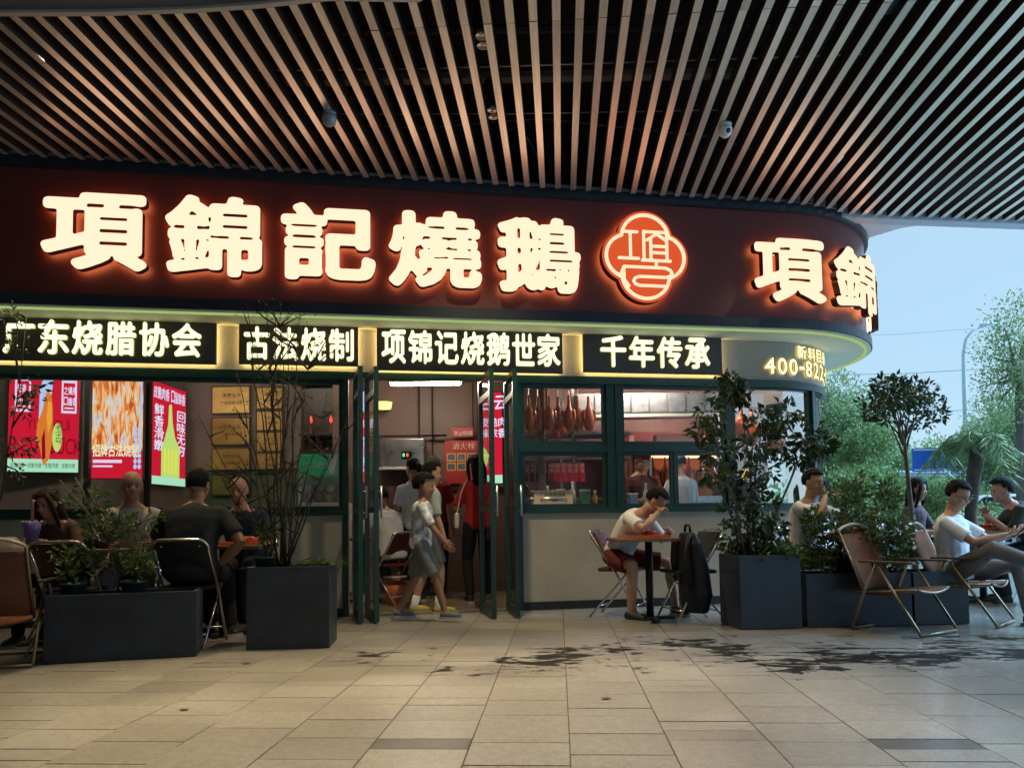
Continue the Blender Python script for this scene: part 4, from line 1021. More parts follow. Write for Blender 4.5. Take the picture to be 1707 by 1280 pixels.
# cashier counter
a, c = atY(742, 985, 10.1), atY(800, 812, 10.1)
t = thing('cashier_counter', 'brown cashier counter behind the walking boys', 'counter', (a.x, 10.1, 0.006))
part('front_panel', M_iwall2, t, lambda b: b.bbox((0, 0, 0), (1.1, 0.03, c.z - 0.05)), bevel=0.003); part('counter_top', M_dwood, t, lambda b: b.bbox((-0.03, -0.03, c.z - 0.049), (1.1, 0.5, c.z)), bevel=0.004); part('end_panel', M_iwall2, t, lambda b: b.bbox((0, 0.031, 0), (0.03, 0.5, c.z - 0.05)))
flat_text('收银台', 0.07, 'lettering', mat('counter_lettering', (0.6, 0.55, 0.5), 0.5), t, Matrix.Translation((0.05, -0.002, c.z - 0.14)) @ LM, 0.001, 0.02, 30)
# orange bucket
g = gnd(656, 1010); t = thing('waste_bin', 'orange plastic bin lined with a clear bag inside the doorway', 'bin', (g.x, g.y + 0.14, 0.014))
M_orange = mat('orange_plastic', (0.62, 0.165, 0.045), 0.4)
part('bucket', M_orange, t, lambda b: (b.lathe([(0.105, 0.0), (0.125, 0.29), (0.118, 0.29), (0.098, 0.01)], n=24)), smooth=True)
part('bag_liner', glassmat('bag_film', (0.75, 0.75, 0.72), 2.0, 0.2), t, lambda b: b.lathe([(0.119, 0.21), (0.131, 0.25), (0.134, 0.30), (0.126, 0.305), (0.112, 0.28)], n=24), smooth=True)
part('rim', M_white, t, lambda b: b.lathe([(0.124, 0.292), (0.131, 0.296), (0.131, 0.306), (0.120, 0.306)], n=24), smooth=True)

# ------------------------------------------------------------------ kitchen
M_goose = mat('roast_goose_skin', (0.42, 0.085, 0.015), 0.28, coat=0.4, var=0.35, vscale=14)
def goose(p, s, label):
    t = thing('roast_goose', label, 'food', p, random.uniform(-0.5, 0.5), 'hanging roast geese')
    part('body', M_goose, t, lambda b: b.lathe([(0.01, -0.42), (0.05, -0.40), (0.085, -0.33), (0.10, -0.24), (0.085, -0.14), (0.05, -0.06), (0.03, -0.01), (0.022, 0.08), (0.02, 0.14)], n=14, M=Matrix.Scale(s, 3)), smooth=True)
    for sx in (-1, 1): part('wing', M_goose, t, lambda b: b.sphere((sx * 0.085 * s, -0.02 * s, -0.18 * s), (0.03 * s, 0.045 * s, 0.11 * s), 8, 6), smooth=True)
    part('hook', M_steel, t, lambda b: b.tube([(0, 0, 0.12 * s), (0, 0, 0.24 * s), (0.02 * s, 0, 0.27 * s), (0, 0, 0.3 * s)], 0.005, 6))
    return t
# steel rack with hood
a = atY(945, 700, 9.2)
t = thing('steel_rack', 'stainless rack of posts and shelves behind the left kitchen window', 'rack', (a.x, 9.1, 0.006))
for dx in (-0.10, 0.05, 0.62):
    part('post', M_steel, t, lambda b: b.bbox((dx, 0, 0), (dx + 0.035, 0.035, 2.6)))
for z in (1.15, 1.63, 1.93):
    part('shelf', M_steel, t, lambda b: b.bbox((-0.62, 0.036, z), (0.75, 0.5, z + 0.03)))
a, c = atY(960, 690, 8.95), atY(1200, 655, 9.05)
t = thing('extractor_hood', 'grey stainless extractor hood with slatted panels across both kitchen windows', 'hood', (a.x, 8.95, a.z))
L_ = c.x - a.x
part('skirt', M_steel, t, lambda b: b.bbox((0, 0.01, 0), (L_, 0.6, 0.24)))
for k in range(8): part('filter_panel', mat('hood_filter', (0.40, 0.42, 0.46), 0.4, 0.5, var=0.2, vscale=12), t, lambda b: b.bbox((0.01 + k * L_ / 8, -0.012, 0.01), ((k + 1) * L_ / 8 - 0.01, 0.009, 0.225)), bevel=0.004)
part('gutter', M_white, t, lambda b: b.bbox((-0.02, -0.03, -0.05), (L_ + 0.02, 0.02, -0.012)), bevel=0.004)
for k, (px, py) in enumerate(((928, 712), (938, 708))): goose(atY(px, py - 14, 9.0), 0.55, ('small roast goose hanging left of the rack post in the kitchen', 'roast goose hanging beside the rack post in the kitchen')[k])
# menu plates on red strips
t0 = atY(870, 812, 8.75)
for k in range(10):
    a, c = atY(873 + 10.4 * k, 803, 8.9), atY(880.5 + 10.4 * k, 771, 8.9)
    t = thing('menu_plate', ('leftmost narrow dark red hanging menu plate', 'second hanging menu plate from left, dark red', 'third hanging menu plate from left, dark red', 'fourth hanging menu plate from left, dark red', 'fifth hanging menu plate, near middle of the row', 'sixth hanging menu plate, right of the middle', 'seventh hanging menu plate, bright red', 'eighth hanging menu plate, bright red', 'ninth hanging menu plate, bright red', 'rightmost bright red hanging menu plate')[k], 'menu plate', (a.x, 8.9, a.z), 0, 'red hanging menu plates')
    w_, h_ = c.x - a.x, c.z - a.z
    part('plate', mat('menu_red_%d' % (k > 4), (0.16, 0.012, 0.018) if k < 5 else (0.55, 0.012, 0.02), 0.35, emit=(0.5, 0.01, 0.02), estr=0.0), t, lambda b: b.bbox((0, 0, 0), (w_, 0.008, h_)), bevel=0.002)
    flat_text('烧鹅饭叉烧白切鸡烧肉'[k:k + 1] + '饭', h_ * 0.22, 'lettering', mat('menu_lettering', (0.75, 0.45, 0.40), 0.5), t, Matrix.Translation((w_ * 0.12, -0.002, h_ * 0.72)) @ LM, 0.001, 0.02, 30, True)
a = atY(921, 757, 8.85)
for k in range(4):
    t = thing('round_sign', ('first round red sign character from the left over the menu plates', 'second round red sign character over the menu plates', 'third round red sign character over the menu plates', 'rightmost round red sign character over the menu plates')[k], 'sign', (a.x - 0.11 + 0.072 * k, 8.84, a.z), 0, 'round red kitchen signs')
    part('disc', mat('sign_disc', (0.45, 0.03, 0.03), 0.4), t, lambda b: b.lathe([(0.034, -0.006), (0.034, 0.006)], n=16, M=Matrix.Rotation(pi / 2, 3, 'X')))
    part('ring', mat('sign_ring', (0.75, 0.35, 0.30), 0.4), t, lambda b: b.tube([(0.036 * cos(x), -0.006, 0.036 * sin(x)) for x in np.linspace(0, 2 * pi, 17)], 0.004, 5))
    flat_text('烧腊饭店'[k], 0.044, 'lettering', MATS['sign_ring'], t, Matrix.Translation((-0.022, -0.0075, -0.022)) @ LM, 0.001, 0.01, 30)
# counter by the kitchen window: tray of roast meat, price label
Kc = thing('kitchen_counter', 'stainless kitchen counter along the kitchen windows', 'counter', FP(1.4, -0.5, 0.006))
part('counter_top', M_steel, Kc, lambda b: b.fslab(sDR + 0.1, FS1 + 0.25, 1.06, 1.09, -0.75, -0.14), world=True); part('counter_front', M_steel, Kc, lambda b: b.fslab(sDR + 0.1, FS1 + 0.25, 0.02, 1.059, -0.72, -0.7), world=True)
a = atY(920, 815, 8.45); t = thing('meat_tray', 'steel tray heaped with orange roast meat in the kitchen window', 'tray', (a.x, a.y, 1.091), PHI)
part('tray', M_steel, t, lambda b: b.lathe([(0.20, 0.0), (0.24, 0.08), (0.235, 0.08), (0.19, 0.01)], n=20, M=Matrix.Diagonal((1.1, 0.7, 1))), smooth=True)
for k in range(26):
    part('meat_piece', M_goose if k % 3 else mat('pale_chicken', (0.55, 0.33, 0.14), 0.4), t, lambda b: b.sphere((random.uniform(-0.2, 0.2), random.uniform(-0.12, 0.12), 0.09 + random.uniform(0, 0.05)), (0.035, 0.03, 0.025), 8, 5, M=Euler((random.random(), random.random(), random.random())).to_matrix()), smooth=True)
a, c = atY(891, 835, 8.25), atY(957, 818, 8.25)
t = thing('price_label', 'pinkish price label card with phone number on the kitchen counter', 'label', (a.x, 8.25, 1.091), PHI)
w_ = c.x - a.x
part('card', mat('label_card', (0.72, 0.52, 0.42), 0.6), t, lambda b: b.box((w_ / 2, 0.02, 0.075), (w_, 0.004, 0.15), M=Matrix.Rotation(-0.15, 3, 'X')))
for k, tx in enumerate(('广东烧腊世家', '400-7088-4212')): flat_text(tx, 0.045 if not k else 0.04, 'lettering', M_black, t, Matrix.Translation((0.06, 0.004 + 0.009 * k * -1, 0.085 - 0.055 * k)) @ LM, 0.001, 0.02, 30)
# hanging geese and heat lamp in the round corner
for k, (px, py) in enumerate(((1235, 690), (1252, 700), (1335, 735), (1345, 750), (1290, 715), (1312, 725))):
    goose(atY(px, py, 9.35 + 0.1 * (k % 3)), 0.8, ('leftmost', 'second', 'fifth', 'rightmost', 'third', 'fourth')[k] + ' roast goose hanging in the curved corner window')
b = MB(); b.tube([atY(1215, 676, 9.5), atY(1290, 682, 9.6), atY(1365, 690, 9.6)], 0.012, 8); o = b.build('hanging_rail', M_steel); tag(o, 'steel hanging rail in the curved corner window', 'rail')
a = atY(1243, 790, 9.4); t = thing('heat_lamp', 'glowing yellow heat lamp behind the corner window', 'lamp', a)
part('bulb', emis('heat_bulb', (1.0, 0.60, 0.15), 1.6), t, lambda b: b.sphere((0, 0, 0), (0.05, 0.05, 0.065), 14, 10), smooth=True); part('cap', M_steel, t, lambda b: b.lathe([(0.03, 0.05), (0.02, 0.12), (0.02, 0.6)], n=12), smooth=True)
o = part('white_backboard', mat('pale_blue_panel', (0.40, 0.50, 0.66), 0.35), None, lambda b: b.bbox((2.75, 10.35, 1.4), (3.45, 10.38, 2.6))); tag(o, 'pale blue panel with dark cables in the curved corner window', 'panel')
for k in range(4): part('cable', M_black, o, lambda b: b.tube([(2.80 + 0.13 * k, 10.33, 2.6), (2.84 + 0.15 * k, 10.33, 2.2), (3.0 + 0.16 * k, 10.33, 1.85), (3.2 + 0.10 * k, 10.33, 1.65)], 0.009, 6))
a = atY(1175, 728, 9.0)
t = thing('pink_box', 'pale pink carton on the kitchen shelf behind the right window', 'box', (a.x - 0.55, 9.1, a.z - 0.08)); part('carton', mat('pink_carton', (0.62, 0.33, 0.27), 0.6), t, lambda b: b.bbox((0, 0, 0), (0.46, 0.25, 0.13)), bevel=0.004)
o = part('shelf', M_steel, None, lambda b: b.bbox((a.x - 0.75, 9.02, a.z - 0.12), (a.x + 0.3, 9.4, a.z - 0.082))); o.name = 'kitchen_shelf'; tag(o, 'steel kitchen shelf under the pink carton', 'shelf')

# ------------------------------------------------------------------ downlights and cameras among the slats
M_can = mat('black_can', (0.012, 0.012, 0.013), 0.45)
M_lens = mat('lamp_grille', (0.55, 0.55, 0.52), 0.2, 0.6)
def downlight(px, py, label, power, z=4.34, k=1.0, tilt=0.0, cone=105):
    p = gnd(px, py, z); t = thing('downlight', label, 'lamp', p, -SA, 'downlights above the slats')
    part('housing', M_can, t, lambda b: b.bbox((-0.05, -0.11, 0.0), (0.05, 0.11, 0.22)), bevel=0.004)
    for kk in (-1, 1):
        l = part('lens', emis('downlight_lens_%d' % (power > DLP), (1.0, 0.80, 0.52), 2.0 if power > DLP else 0.4), t, lambda b: b.lathe([(0.034, -0.012), (0.034, -0.003)], (0, kk * 0.055, 0), 14))
        part('bezel', M_lens, l, lambda b: b.lathe([(0.036, -0.003), (0.044, -0.004), (0.044, -0.018), (0.036, -0.014)], (0, kk * 0.055, 0), 14), smooth=True)
    ld = bpy.data.lights.new('downlight_beam', 'SPOT'); ld.energy = power * k * EXK; ld.color = (1.0, 0.78, 0.46); ld.spot_size = radians(cone); ld.spot_blend = 0.9; ld.shadow_soft_size = 0.05
    lo = bpy.data.objects.new('downlight_beam', ld); COL.objects.link(lo); lo.parent = t; lo.location = (0, 0, -0.15); lo.rotation_euler = (radians(-tilt), 0, 0)
    return t
DLP = 620
downlight(80, 72, 'lit twin downlight above the slats at the far left', DLP * 1.01, k=0.55, tilt=28, cone=95)
downlight(210, 191, 'twin downlight above the slats over the left sign characters', DLP, k=0.36, tilt=12, cone=75)
downlight(803, 66, 'twin downlight above the slats near the top centre', DLP, k=1.6, tilt=26, cone=88)
downlight(821, 187, 'twin downlight above the slats over the fifth sign character', DLP, k=0.62)
downlight(1258, 138, 'square downlight above the slats right of the second ceiling camera', DLP, k=0.14, tilt=30, cone=90)
downlight(1465, 174, 'downlight above the slats left of the blue lit slats', DLP, k=0.1)
downlight(1370, 298, 'downlight close above the round corner of the sign', DLP * 0.5, k=0.4)
downlight(1568, 48, 'downlight above the blue lit slats at top right', DLP * 0.5, k=0.3)
def dome_cam(px, py, label, body, lens):
    p = gnd(px, py, CZ - 0.06); t = thing('security_camera', label, 'camera', (p.x, p.y, CZ), -SA + (0.4 if lens else 2.6))
    part('base', body, t, lambda b: b.lathe([(0.05, -0.03), (0.055, 0.0)], n=18), smooth=True)
    part('shell', body, t, lambda b: b.lathe([(0.001, -0.115), (0.03, -0.108), (0.05, -0.085), (0.058, -0.05), (0.055, -0.031)], n=20), smooth=True)
    part('lens', mat('camera_glass', (0.01, 0.01, 0.012), 0.08), t, lambda b: b.sphere((0, -0.035, -0.072), (0.026, 0.026, 0.026), 12, 8), smooth=True)
dome_cam(549, 200, 'grey dome security camera under the slats left of centre', mat('grey_plastic', (0.20, 0.21, 0.22), 0.4), False)
dome_cam(1209, 219, 'white dome security camera under the slats right of centre', mat('white_plastic', (0.62, 0.60, 0.56), 0.4), True)
p = gnd(1480, 8, 4.3); t = thing('hanging_sign_end', 'dark metal exit sign end hanging among the slats at top right', 'sign', p, -SA); part('case', mat('blue_dark_metal', (0.03, 0.045, 0.08), 0.3, 0.5), t, lambda b: b.bbox((-0.06, -0.3, -0.04), (0.06, 0.05, 0.02)), bevel=0.01)
# close the void above the sign
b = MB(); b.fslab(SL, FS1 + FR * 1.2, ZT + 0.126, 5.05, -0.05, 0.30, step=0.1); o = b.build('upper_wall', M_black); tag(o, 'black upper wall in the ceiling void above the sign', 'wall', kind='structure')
# ------------------------------------------------------------------ unseen walls added to block sky light from behind and from the left
o = part('added_blocker_wall', mat('blocker_stone', (0.16, 0.15, 0.14), 0.6, var=0.1), None, lambda b: (b.bbox((-9.6, -6.2, 0), (9.5, -6.0, 5.0)))); tag(o, 'unseen dark wall added at the back to block sky light', 'wall', kind='structure')
o = part('added_blocker_wall', MATS['blocker_stone'], None, lambda b: b.bbox((-9.8, -6.0, 0), (-9.6, 12.6, 5.0))); tag(o, 'unseen dark wall added at the left to block sky light', 'wall', kind='structure')

# ------------------------------------------------------------------ planters
M_planter = mat('navy_planter_paint', (0.018, 0.027, 0.042), 0.45, var=0.35, vscale=5, rvar=0.15, bump=0.15, bscale=30)
M_soil = mat('dark_soil', (0.018, 0.013, 0.009), 0.95, bump=0.6, bscale=40)
def planter(p0, p1, depth, h, label, mw=0.03):
    d = (p1 - p0); d.z = 0; w = d.length; a = atan2(d.y, d.x)
    t = thing('planter_box', label, 'planter', (p0.x, p0.y, 0.004), a)
    part('front_panel', M_planter, t, lambda b: b.bbox((0, 0, 0), (w, mw, h)), bevel=0.004)
    part('back_panel', M_planter, t, lambda b: b.bbox((0, depth - mw, 0), (w, depth, h)), bevel=0.004)
    for x in (0, w - mw): part('side_panel', M_planter, t, lambda b: b.bbox((x, mw + 0.0005, 0.001), (x + mw, depth - mw - 0.0005, h - 0.001)))
    s = MB(); nx, ny = 14, 7
    vs = [(mw + (w - 2 * mw) * i / nx, mw + (depth - 2 * mw) * j / ny, h - 0.05 + 0.018 * sin(i * 2.1 + j) + random.uniform(0, 0.012)) for j in range(ny + 1) for i in range(nx + 1)]
    s.add(vs, [(j * (nx + 1) + i, j * (nx + 1) + i + 1, (j + 1) * (nx + 1) + i + 1, (j + 1) * (nx + 1) + i) for j in range(ny) for i in range(nx)]); s.build('soil', M_soil, t, smooth=True)
    return t, w, a
def loc(t, x, y, z=0):
    a = t.rotation_euler[2]; return Vector((t.location.x + x * cos(a) - y * sin(a), t.location.y + x * sin(a) + y * cos(a), z))
PL1, wl1, _ = planter(gnd(71, 1108), gnd(327, 1094), 0.36, 0.455, 'long low navy planter at the left with pots standing in it')
PL2, wl2, _ = planter(gnd(410, 1084), gnd(549, 1080), 0.42, 0.60, 'square navy planter left of the doorway holding a thin bare bush')
PL3, wl3, _ = planter(gnd(1236, 1050), gnd(1338, 1047), 0.46, 0.605, 'square navy planter at right holding the tall large leaved plant')
PL4, wl4, _ = planter(gnd(1346, 1046), gnd(1522, 1043), 0.40, 0.44, 'long low navy planter behind the empty brown camping chair')
PL5, wl5, _ = planter(gnd(1526, 1042), gnd(1617, 1040), 0.40, 0.44, 'short low navy planter at the right end of the row')
PL6, wl6, _ = planter(gnd(-290, 1140), gnd(-70, 1124), 0.36, 0.455, 'low navy planter cut by the left picture edge')

# ------------------------------------------------------------------ foliage
def leafmat(name, c0, c1, tl=0.25, rough=0.45):
    m = bpy.data.materials.new(name); m.use_nodes = True; nt = m.node_tree; b = nt.nodes['Principled BSDF']; out = nt.nodes['Material Output']
    at = nt.nodes.new('ShaderNodeAttribute'); at.attribute_name = 'shade'
    cr = nt.nodes.new('ShaderNodeValToRGB'); cr.color_ramp.elements[0].color = (*c0, 1); cr.color_ramp.elements[1].color = (*c1, 1)
    nt.links.new(at.outputs['Fac'], cr.inputs[0]); nt.links.new(cr.outputs[0], b.inputs['Base Color']); b.inputs['Roughness'].default_value = rough; b.inputs['Specular IOR Level'].default_value = 0.4
    tr = nt.nodes.new('ShaderNodeBsdfTranslucent'); nt.links.new(cr.outputs[0], tr.inputs[0]); mx = nt.nodes.new('ShaderNodeMixShader'); mx.inputs[0].default_value = tl
    nt.links.new(b.outputs[0], mx.inputs[1]); nt.links.new(tr.outputs[0], mx.inputs[2]); nt.links.new(mx.outputs[0], out.inputs[0]); MATS[name] = m
    return m
L_dark = leafmat('glossy_dark_leaf', (0.016, 0.036, 0.014), (0.06, 0.10, 0.034), 0.15, 0.35)
L_mid = leafmat('shrub_leaf', (0.028, 0.060, 0.014), (0.10, 0.16, 0.035))
L_lime = leafmat('young_leaf', (0.06, 0.10, 0.02), (0.18, 0.24, 0.05))
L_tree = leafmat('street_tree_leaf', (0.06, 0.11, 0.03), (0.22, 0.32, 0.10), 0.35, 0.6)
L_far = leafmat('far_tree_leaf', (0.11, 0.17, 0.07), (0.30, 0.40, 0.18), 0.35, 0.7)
L_olive = leafmat('dry_leaf', (0.05, 0.05, 0.015), (0.13, 0.12, 0.04))
M_bark = mat('grey_bark', (0.085, 0.065, 0.050), 0.85, var=0.3, vscale=14, bump=0.5, bscale=40)
M_twig = mat('dark_twig', (0.028, 0.019, 0.013), 0.7)
def leaf_mesh(name, C, size, m, parent, D=None, wr=0.42, jit=0.35, fold=0.18, seed=1, world=True, clumpshade=None, droop=0.0):
    r = np.random.default_rng(seed); n = len(C); C = np.asarray(C, float)
    if D is None: D = r.normal(size=(n, 3)); D[:, 2] = D[:, 2] * 0.6 - droop
    else: D = np.asarray(D, float) + r.normal(size=(n, 3)) * jit; D[:, 2] -= droop
    D /= np.linalg.norm(D, axis=1)[:, None] + 1e-9
    U = r.normal(size=(n, 3)); X = np.cross(D, U); X /= np.linalg.norm(X, axis=1)[:, None] + 1e-9; Z = np.cross(X, D)
    s = (np.asarray(size) if hasattr(size, '__len__') else np.full(n, size)) * r.uniform(0.65, 1.25, n); s = s[:, None]
    base = C; tip = C + D * s + Z * (-0.12 * s); a = C + D * s * 0.45 + X * s * wr * 0.5 + Z * s * fold; b_ = C + D * s * 0.45 - X * s * wr * 0.5 + Z * s * fold
    V = np.stack([base, a, tip, b_], 1).reshape(-1, 3)
    me = bpy.data.meshes.new(name); me.vertices.add(4 * n); me.vertices.foreach_set('co', V.ravel())
    idx = (np.arange(n)[:, None] * 4 + np.array([0, 1, 2, 0, 2, 3])).ravel()
    me.loops.add(6 * n); me.loops.foreach_set('vertex_index', idx); me.polygons.add(2 * n)
    me.polygons.foreach_set('loop_start', np.arange(2 * n) * 3); me.polygons.foreach_set('loop_total', np.full(2 * n, 3))
    me.materials.append(m); me.update(calc_edges=True)
    sh_ = r.uniform(0, 1, n) * 0.6 + (clumpshade if clumpshade is not None else r.uniform(0, 0.4, n))
    at = me.attributes.new('shade', 'FLOAT', 'FACE'); at.data.foreach_set('value', np.repeat(np.clip(sh_, 0, 1), 2))
    return mobj(name, me, parent, world)
def clumps(centers, radii, per, seed=0, shell=0.5):
    r = np.random.default_rng(seed); P = []; Dr = []; Sh = []
    for c, ra in zip(centers, radii):
        ra = np.array(ra if hasattr(ra, '__len__') else (ra, ra, ra)); v = r.normal(size=(per, 3)); v /= np.linalg.norm(v, axis=1)[:, None]
        rad = r.uniform(shell, 1.0, per) ** 0.8
        P.append(np.array(c) + v * ra * rad[:, None]); Dr.append(v); Sh.append(np.full(per, r.uniform(0, 0.45)))
    return np.vstack(P), np.vstack(Dr), np.concatenate(Sh)
def wob(a, b, n, amp, r): 
    a, b = Vector(a), Vector(b)
    return [a + (b - a) * (i / n) + Vector((r.uniform(-amp, amp), r.uniform(-amp, amp), r.uniform(-amp, amp) * 0.4)) * (1 if 0 < i < n else 0) for i in range(n + 1)]

# pots and small plants in the left planter
def potted(x, y, r_, h, pl, label, fol, seed, zb=0.41):
    p = loc(pl, x, y, zb); t = thing('potted_plant', label, 'potted plant', p)
    part('pot', mat('green_nursery_pot', (0.012, 0.030, 0.028), 0.45), t, lambda b: b.lathe([(r_ * 0.8, 0), (r_, h * 0.9), (r_ * 1.07, h * 0.9), (r_ * 1.07, h), (r_ * 0.97, h), (r_ * 0.9, h * 0.7)], n=20), smooth=True)
    part('potting_soil', M_soil, t, lambda b: b.lathe([(r_ * 0.94, h * 0.84), (0.001, h * 0.90)], n=16))
    r = random.Random(seed); cs = []
    for k in range(fol):
        an = r.uniform(0, 2 * pi); e = Vector((cos(an) * r.uniform(0.02, r_ * 1.3), sin(an) * r.uniform(0.02, r_), h + r.uniform(0.06, 0.22)))
        part('stem', M_twig, t, lambda b: b.tube([(0, 0, h * 0.85), e * 0.5 + Vector((0, 0, h * 0.45)), e], [0.004, 0.003, 0.0015], 5)); cs.append(e)
    P, Dr, Sh = clumps(cs, [0.055] * len(cs), 16, seed); leaf_mesh('foliage', P, 0.05, L_mid, t, Dr, 0.5, seed=seed, world=False, clumpshade=Sh)
    return t
potted(0.13, 0.17, 0.085, 0.12, PL1, 'small dark green pot with leafy plant at left end of the long planter', 9, 5)
potted(0.52, 0.17, 0.085, 0.12, PL1, 'small dark green pot with feathery plant in the middle of the long planter', 12, 6)
potted(0.10, 0.15, 0.075, 0.11, PL2, 'small pot with drooping yellow green stems on the square left planter', 8, 8, 0.565)
# shrub with forked stem in the left planter
def shrub(name, label, base, stems, lv, m, size, seed, cat='shrub', rad=0.012, wr=0.42, per=14, cr_=0.09, bare=False):
    """stems: list of polylines (world points); leaves gathered round the upper parts"""
    t = thing(name, label, cat, base); cs = []; r = random.Random(seed)
    for st in stems:
        k = len(st); part('stem', M_bark if rad > 0.01 else M_twig, t, lambda b: b.tube(st, [rad * (1 - 0.75 * i / (k - 1)) for i in range(k)], 6), smooth=True, world=True)
        for _ in range(lv):
            i = r.uniform(0.35, 1) * (k - 1); j = int(min(i, k - 2)); p = Vector(st[j]) + (Vector(st[j + 1]) - Vector(st[j])) * (i - j)
            cs.append(p + Vector((r.uniform(-1, 1), r.uniform(-1, 1), r.uniform(-0.6, 0.8))) * cr_ * 0.7)
    P, Dr, Sh = clumps(cs, [cr_] * len(cs), per, seed, 0.2)
    leaf_mesh('foliage', P, size, m, t, Dr, wr, seed=seed, clumpshade=Sh, droop=0.2)
    return t
def fan(base, tips, n, amp, seed, sub=0, slen=0.3):
    r = random.Random(seed); out = []
    for tp in tips:
        st = wob(base + Vector((r.uniform(-0.05, 0.05), r.uniform(-0.05, 0.05), 0)), tp, n, amp, r); out.append(st)
        for _ in range(sub):
            i = r.randint(n // 3, n - 1); d = Vector((r.uniform(-1, 1), r.uniform(-0.6, 0.6), r.uniform(0.2, 1))).normalized()
            out.append(wob(st[i], st[i] + d * slen * r.uniform(0.4, 1), 3, amp * 0.5, r))
    return out
yb = 5.5
bs = loc(PL1, 0.43, 0.16, 0.42)
tr1 = [bs, atY(188, 940, yb), atY(182, 905, yb)]
stems = [tr1] + [wob(atY(182, 905, yb), atY(x, y, yb + dz), 4, 0.02, random.Random(x)) for x, y, dz in ((128, 830, -.1), (150, 812, 0.1), (168, 845, 0.05), (212, 862, 0.1), (235, 870, -.1), (258, 862, 0.05), (205, 835, -0.05), (140, 880, -0.1), (125, 795, 0.05), (100, 800, 0))]
shrub('leafy_shrub', 'small forked shrub with pointed green leaves rising from the long left planter', bs, stems, 5, L_mid, 0.055, 21, rad=0.013, per=7, cr_=0.06)
# thin sapling at the left edge
bs = loc(PL6, wl6 - 0.12, 0.15, 0.42)
stems = [[bs, atY(2, 830, 5.2), atY(12, 760, 5.2), atY(33, 640, 5.2), atY(45, 520, 5.25)]] + [wob(atY(a, b_, 5.2), atY(c, d_, 5.2), 3, 0.02, random.Random(c + d_)) for a, b_, c, d_ in ((12, 760, 48, 740), (20, 712, 60, 650), (33, 640, 5, 520), (33, 640, 20, 500), (8, 790, -30, 700), (28, 665, 70, 640), (10, 775, 30, 785))]
shrub('leafy_sapling', 'thin dark sapling with small leaves at the left picture edge', bs, stems, 6, L_dark, 0.05, 23, 'plant', 0.008, per=5, cr_=0.06)
# bare multi-stem bush in the square left planter
bs = loc(PL2, 0.22, 0.2, 0.555); Yb = bs.y
tips = [atY(x, y, Yb + dy) for x, y, dy in ((405, 705, -.1), (350, 760, 0), (440, 500, 0.1), (455, 475, -.1), (470, 480, 0.05), (480, 520, 0.15), (500, 520, -.1), (425, 560, 0.1), (520, 560, 0), (410, 500, 0.05), (545, 655, 0.1), (585, 690, 0), (560, 730, -0.1), (395, 620, 0.1), (330, 690, 0.0), (460, 600, 0.2), (492, 640, -0.15))]
shrub('bare_bush', 'tall bare bush of many thin dark stems and tiny leaves in square left planter', bs, fan(bs, tips, 7, 0.022, 4, 4, 0.35), 3, L_olive, 0.026, 25, 'bush', 0.0085, per=4, cr_=0.06)
# strappy leaves lying on the square left planter
t = thing('strap_plant', 'clump of yellow green strap leaves flopping over the square left planter', 'plant', loc(PL2, 0.42, 0.14, 0.56)); r = random.Random(9)
for k in range(22):
    an = r.uniform(-0.5, 0.6) + (0 if r.random() < 0.8 else pi); L_ = r.uniform(0.14, 0.34); p = [Vector((r.uniform(-0.18, 0.1), r.uniform(-0.08, 0.08), 0)) ]
    for i in range(1, 5): p.append(p[0] + Vector((cos(an) * L_ * i / 4, sin(an) * L_ * i / 4 * 0.6, 0.10 * sin(i / 4 * 2.6) * r.uniform(0.5, 1.2))))
    b = MB(); vs = []; wd = [0.006, 0.011, 0.011, 0.007, 0.001]
    for i, q in enumerate(p): vs += [q + Vector((0, wd[i], 0)), q - Vector((0, wd[i], 0)) + Vector((0, 0, 0.004))]
    b.add(vs, [(2 * i, 2 * i + 1, 2 * i + 3, 2 * i + 2) for i in range(4)]); me = b.mesh('strap_leaf', L_lime, fix=False); me.attributes.new('shade', 'FLOAT', 'FACE').data.foreach_set('value', [r.random()] * 4); mobj('strap_leaf', me, t)
# tall large leaved plant in the right planter
bs = loc(PL3, 0.20, 0.2, 0.56); Y3 = bs.y
cl = [(1205, 655, 34, .12), (1220, 640, 22, 0), (1185, 690, 34, -.1), (1172, 720, 22, 0), (1235, 660, 16, .1), (1200, 755, 34, .1), (1190, 790, 22, -.1), (1215, 800, 24, .1), (1270, 700, 30, 0.1), (1310, 690, 26, -.1), (1255, 740, 28, .0), (1300, 740, 32, .1), (1350, 735, 34, 0.05), (1372, 740, 20, -.05), (1330, 760, 22, .1), (1275, 780, 30, -.1), (1245, 820, 30, .1), (1228, 860, 34, 0), (1250, 885, 34, .1), (1275, 850, 30, -.05), (1222, 895, 28, .1), (1290, 715, 18, .2), (1262, 905, 22, 0), (1295, 880, 18, .1)]
cs = []; ra = []; st = []; r = random.Random(31)
for x, y, s_, dy in cl:
    c = atY(x, y, Y3 + dy * 1.2); cs.append(c); ra.append(s_ / F * Y3 * 0.95)
for c in cs[::2]: st.append(wob(bs + Vector((r.uniform(-.08, .08), r.uniform(-.06, .06), 0)), c, 5, 0.02, r))
t = thing('tall_leafy_plant', 'tall dark plant with clusters of large leaves in the square right planter', 'plant', bs)
for s_ in st: part('stem', M_bark, t, lambda b: b.tube(s_, [0.013, 0.012, 0.01, 0.008, 0.006, 0.004], 6), smooth=True, world=True)
P, Dr, Sh = clumps(cs, [x * 0.92 for x in ra], 70, 33, 0.3); leaf_mesh('foliage', P, 0.08, L_dark, t, Dr, 0.52, seed=34, clumpshade=Sh * 0.8, droop=0.35)
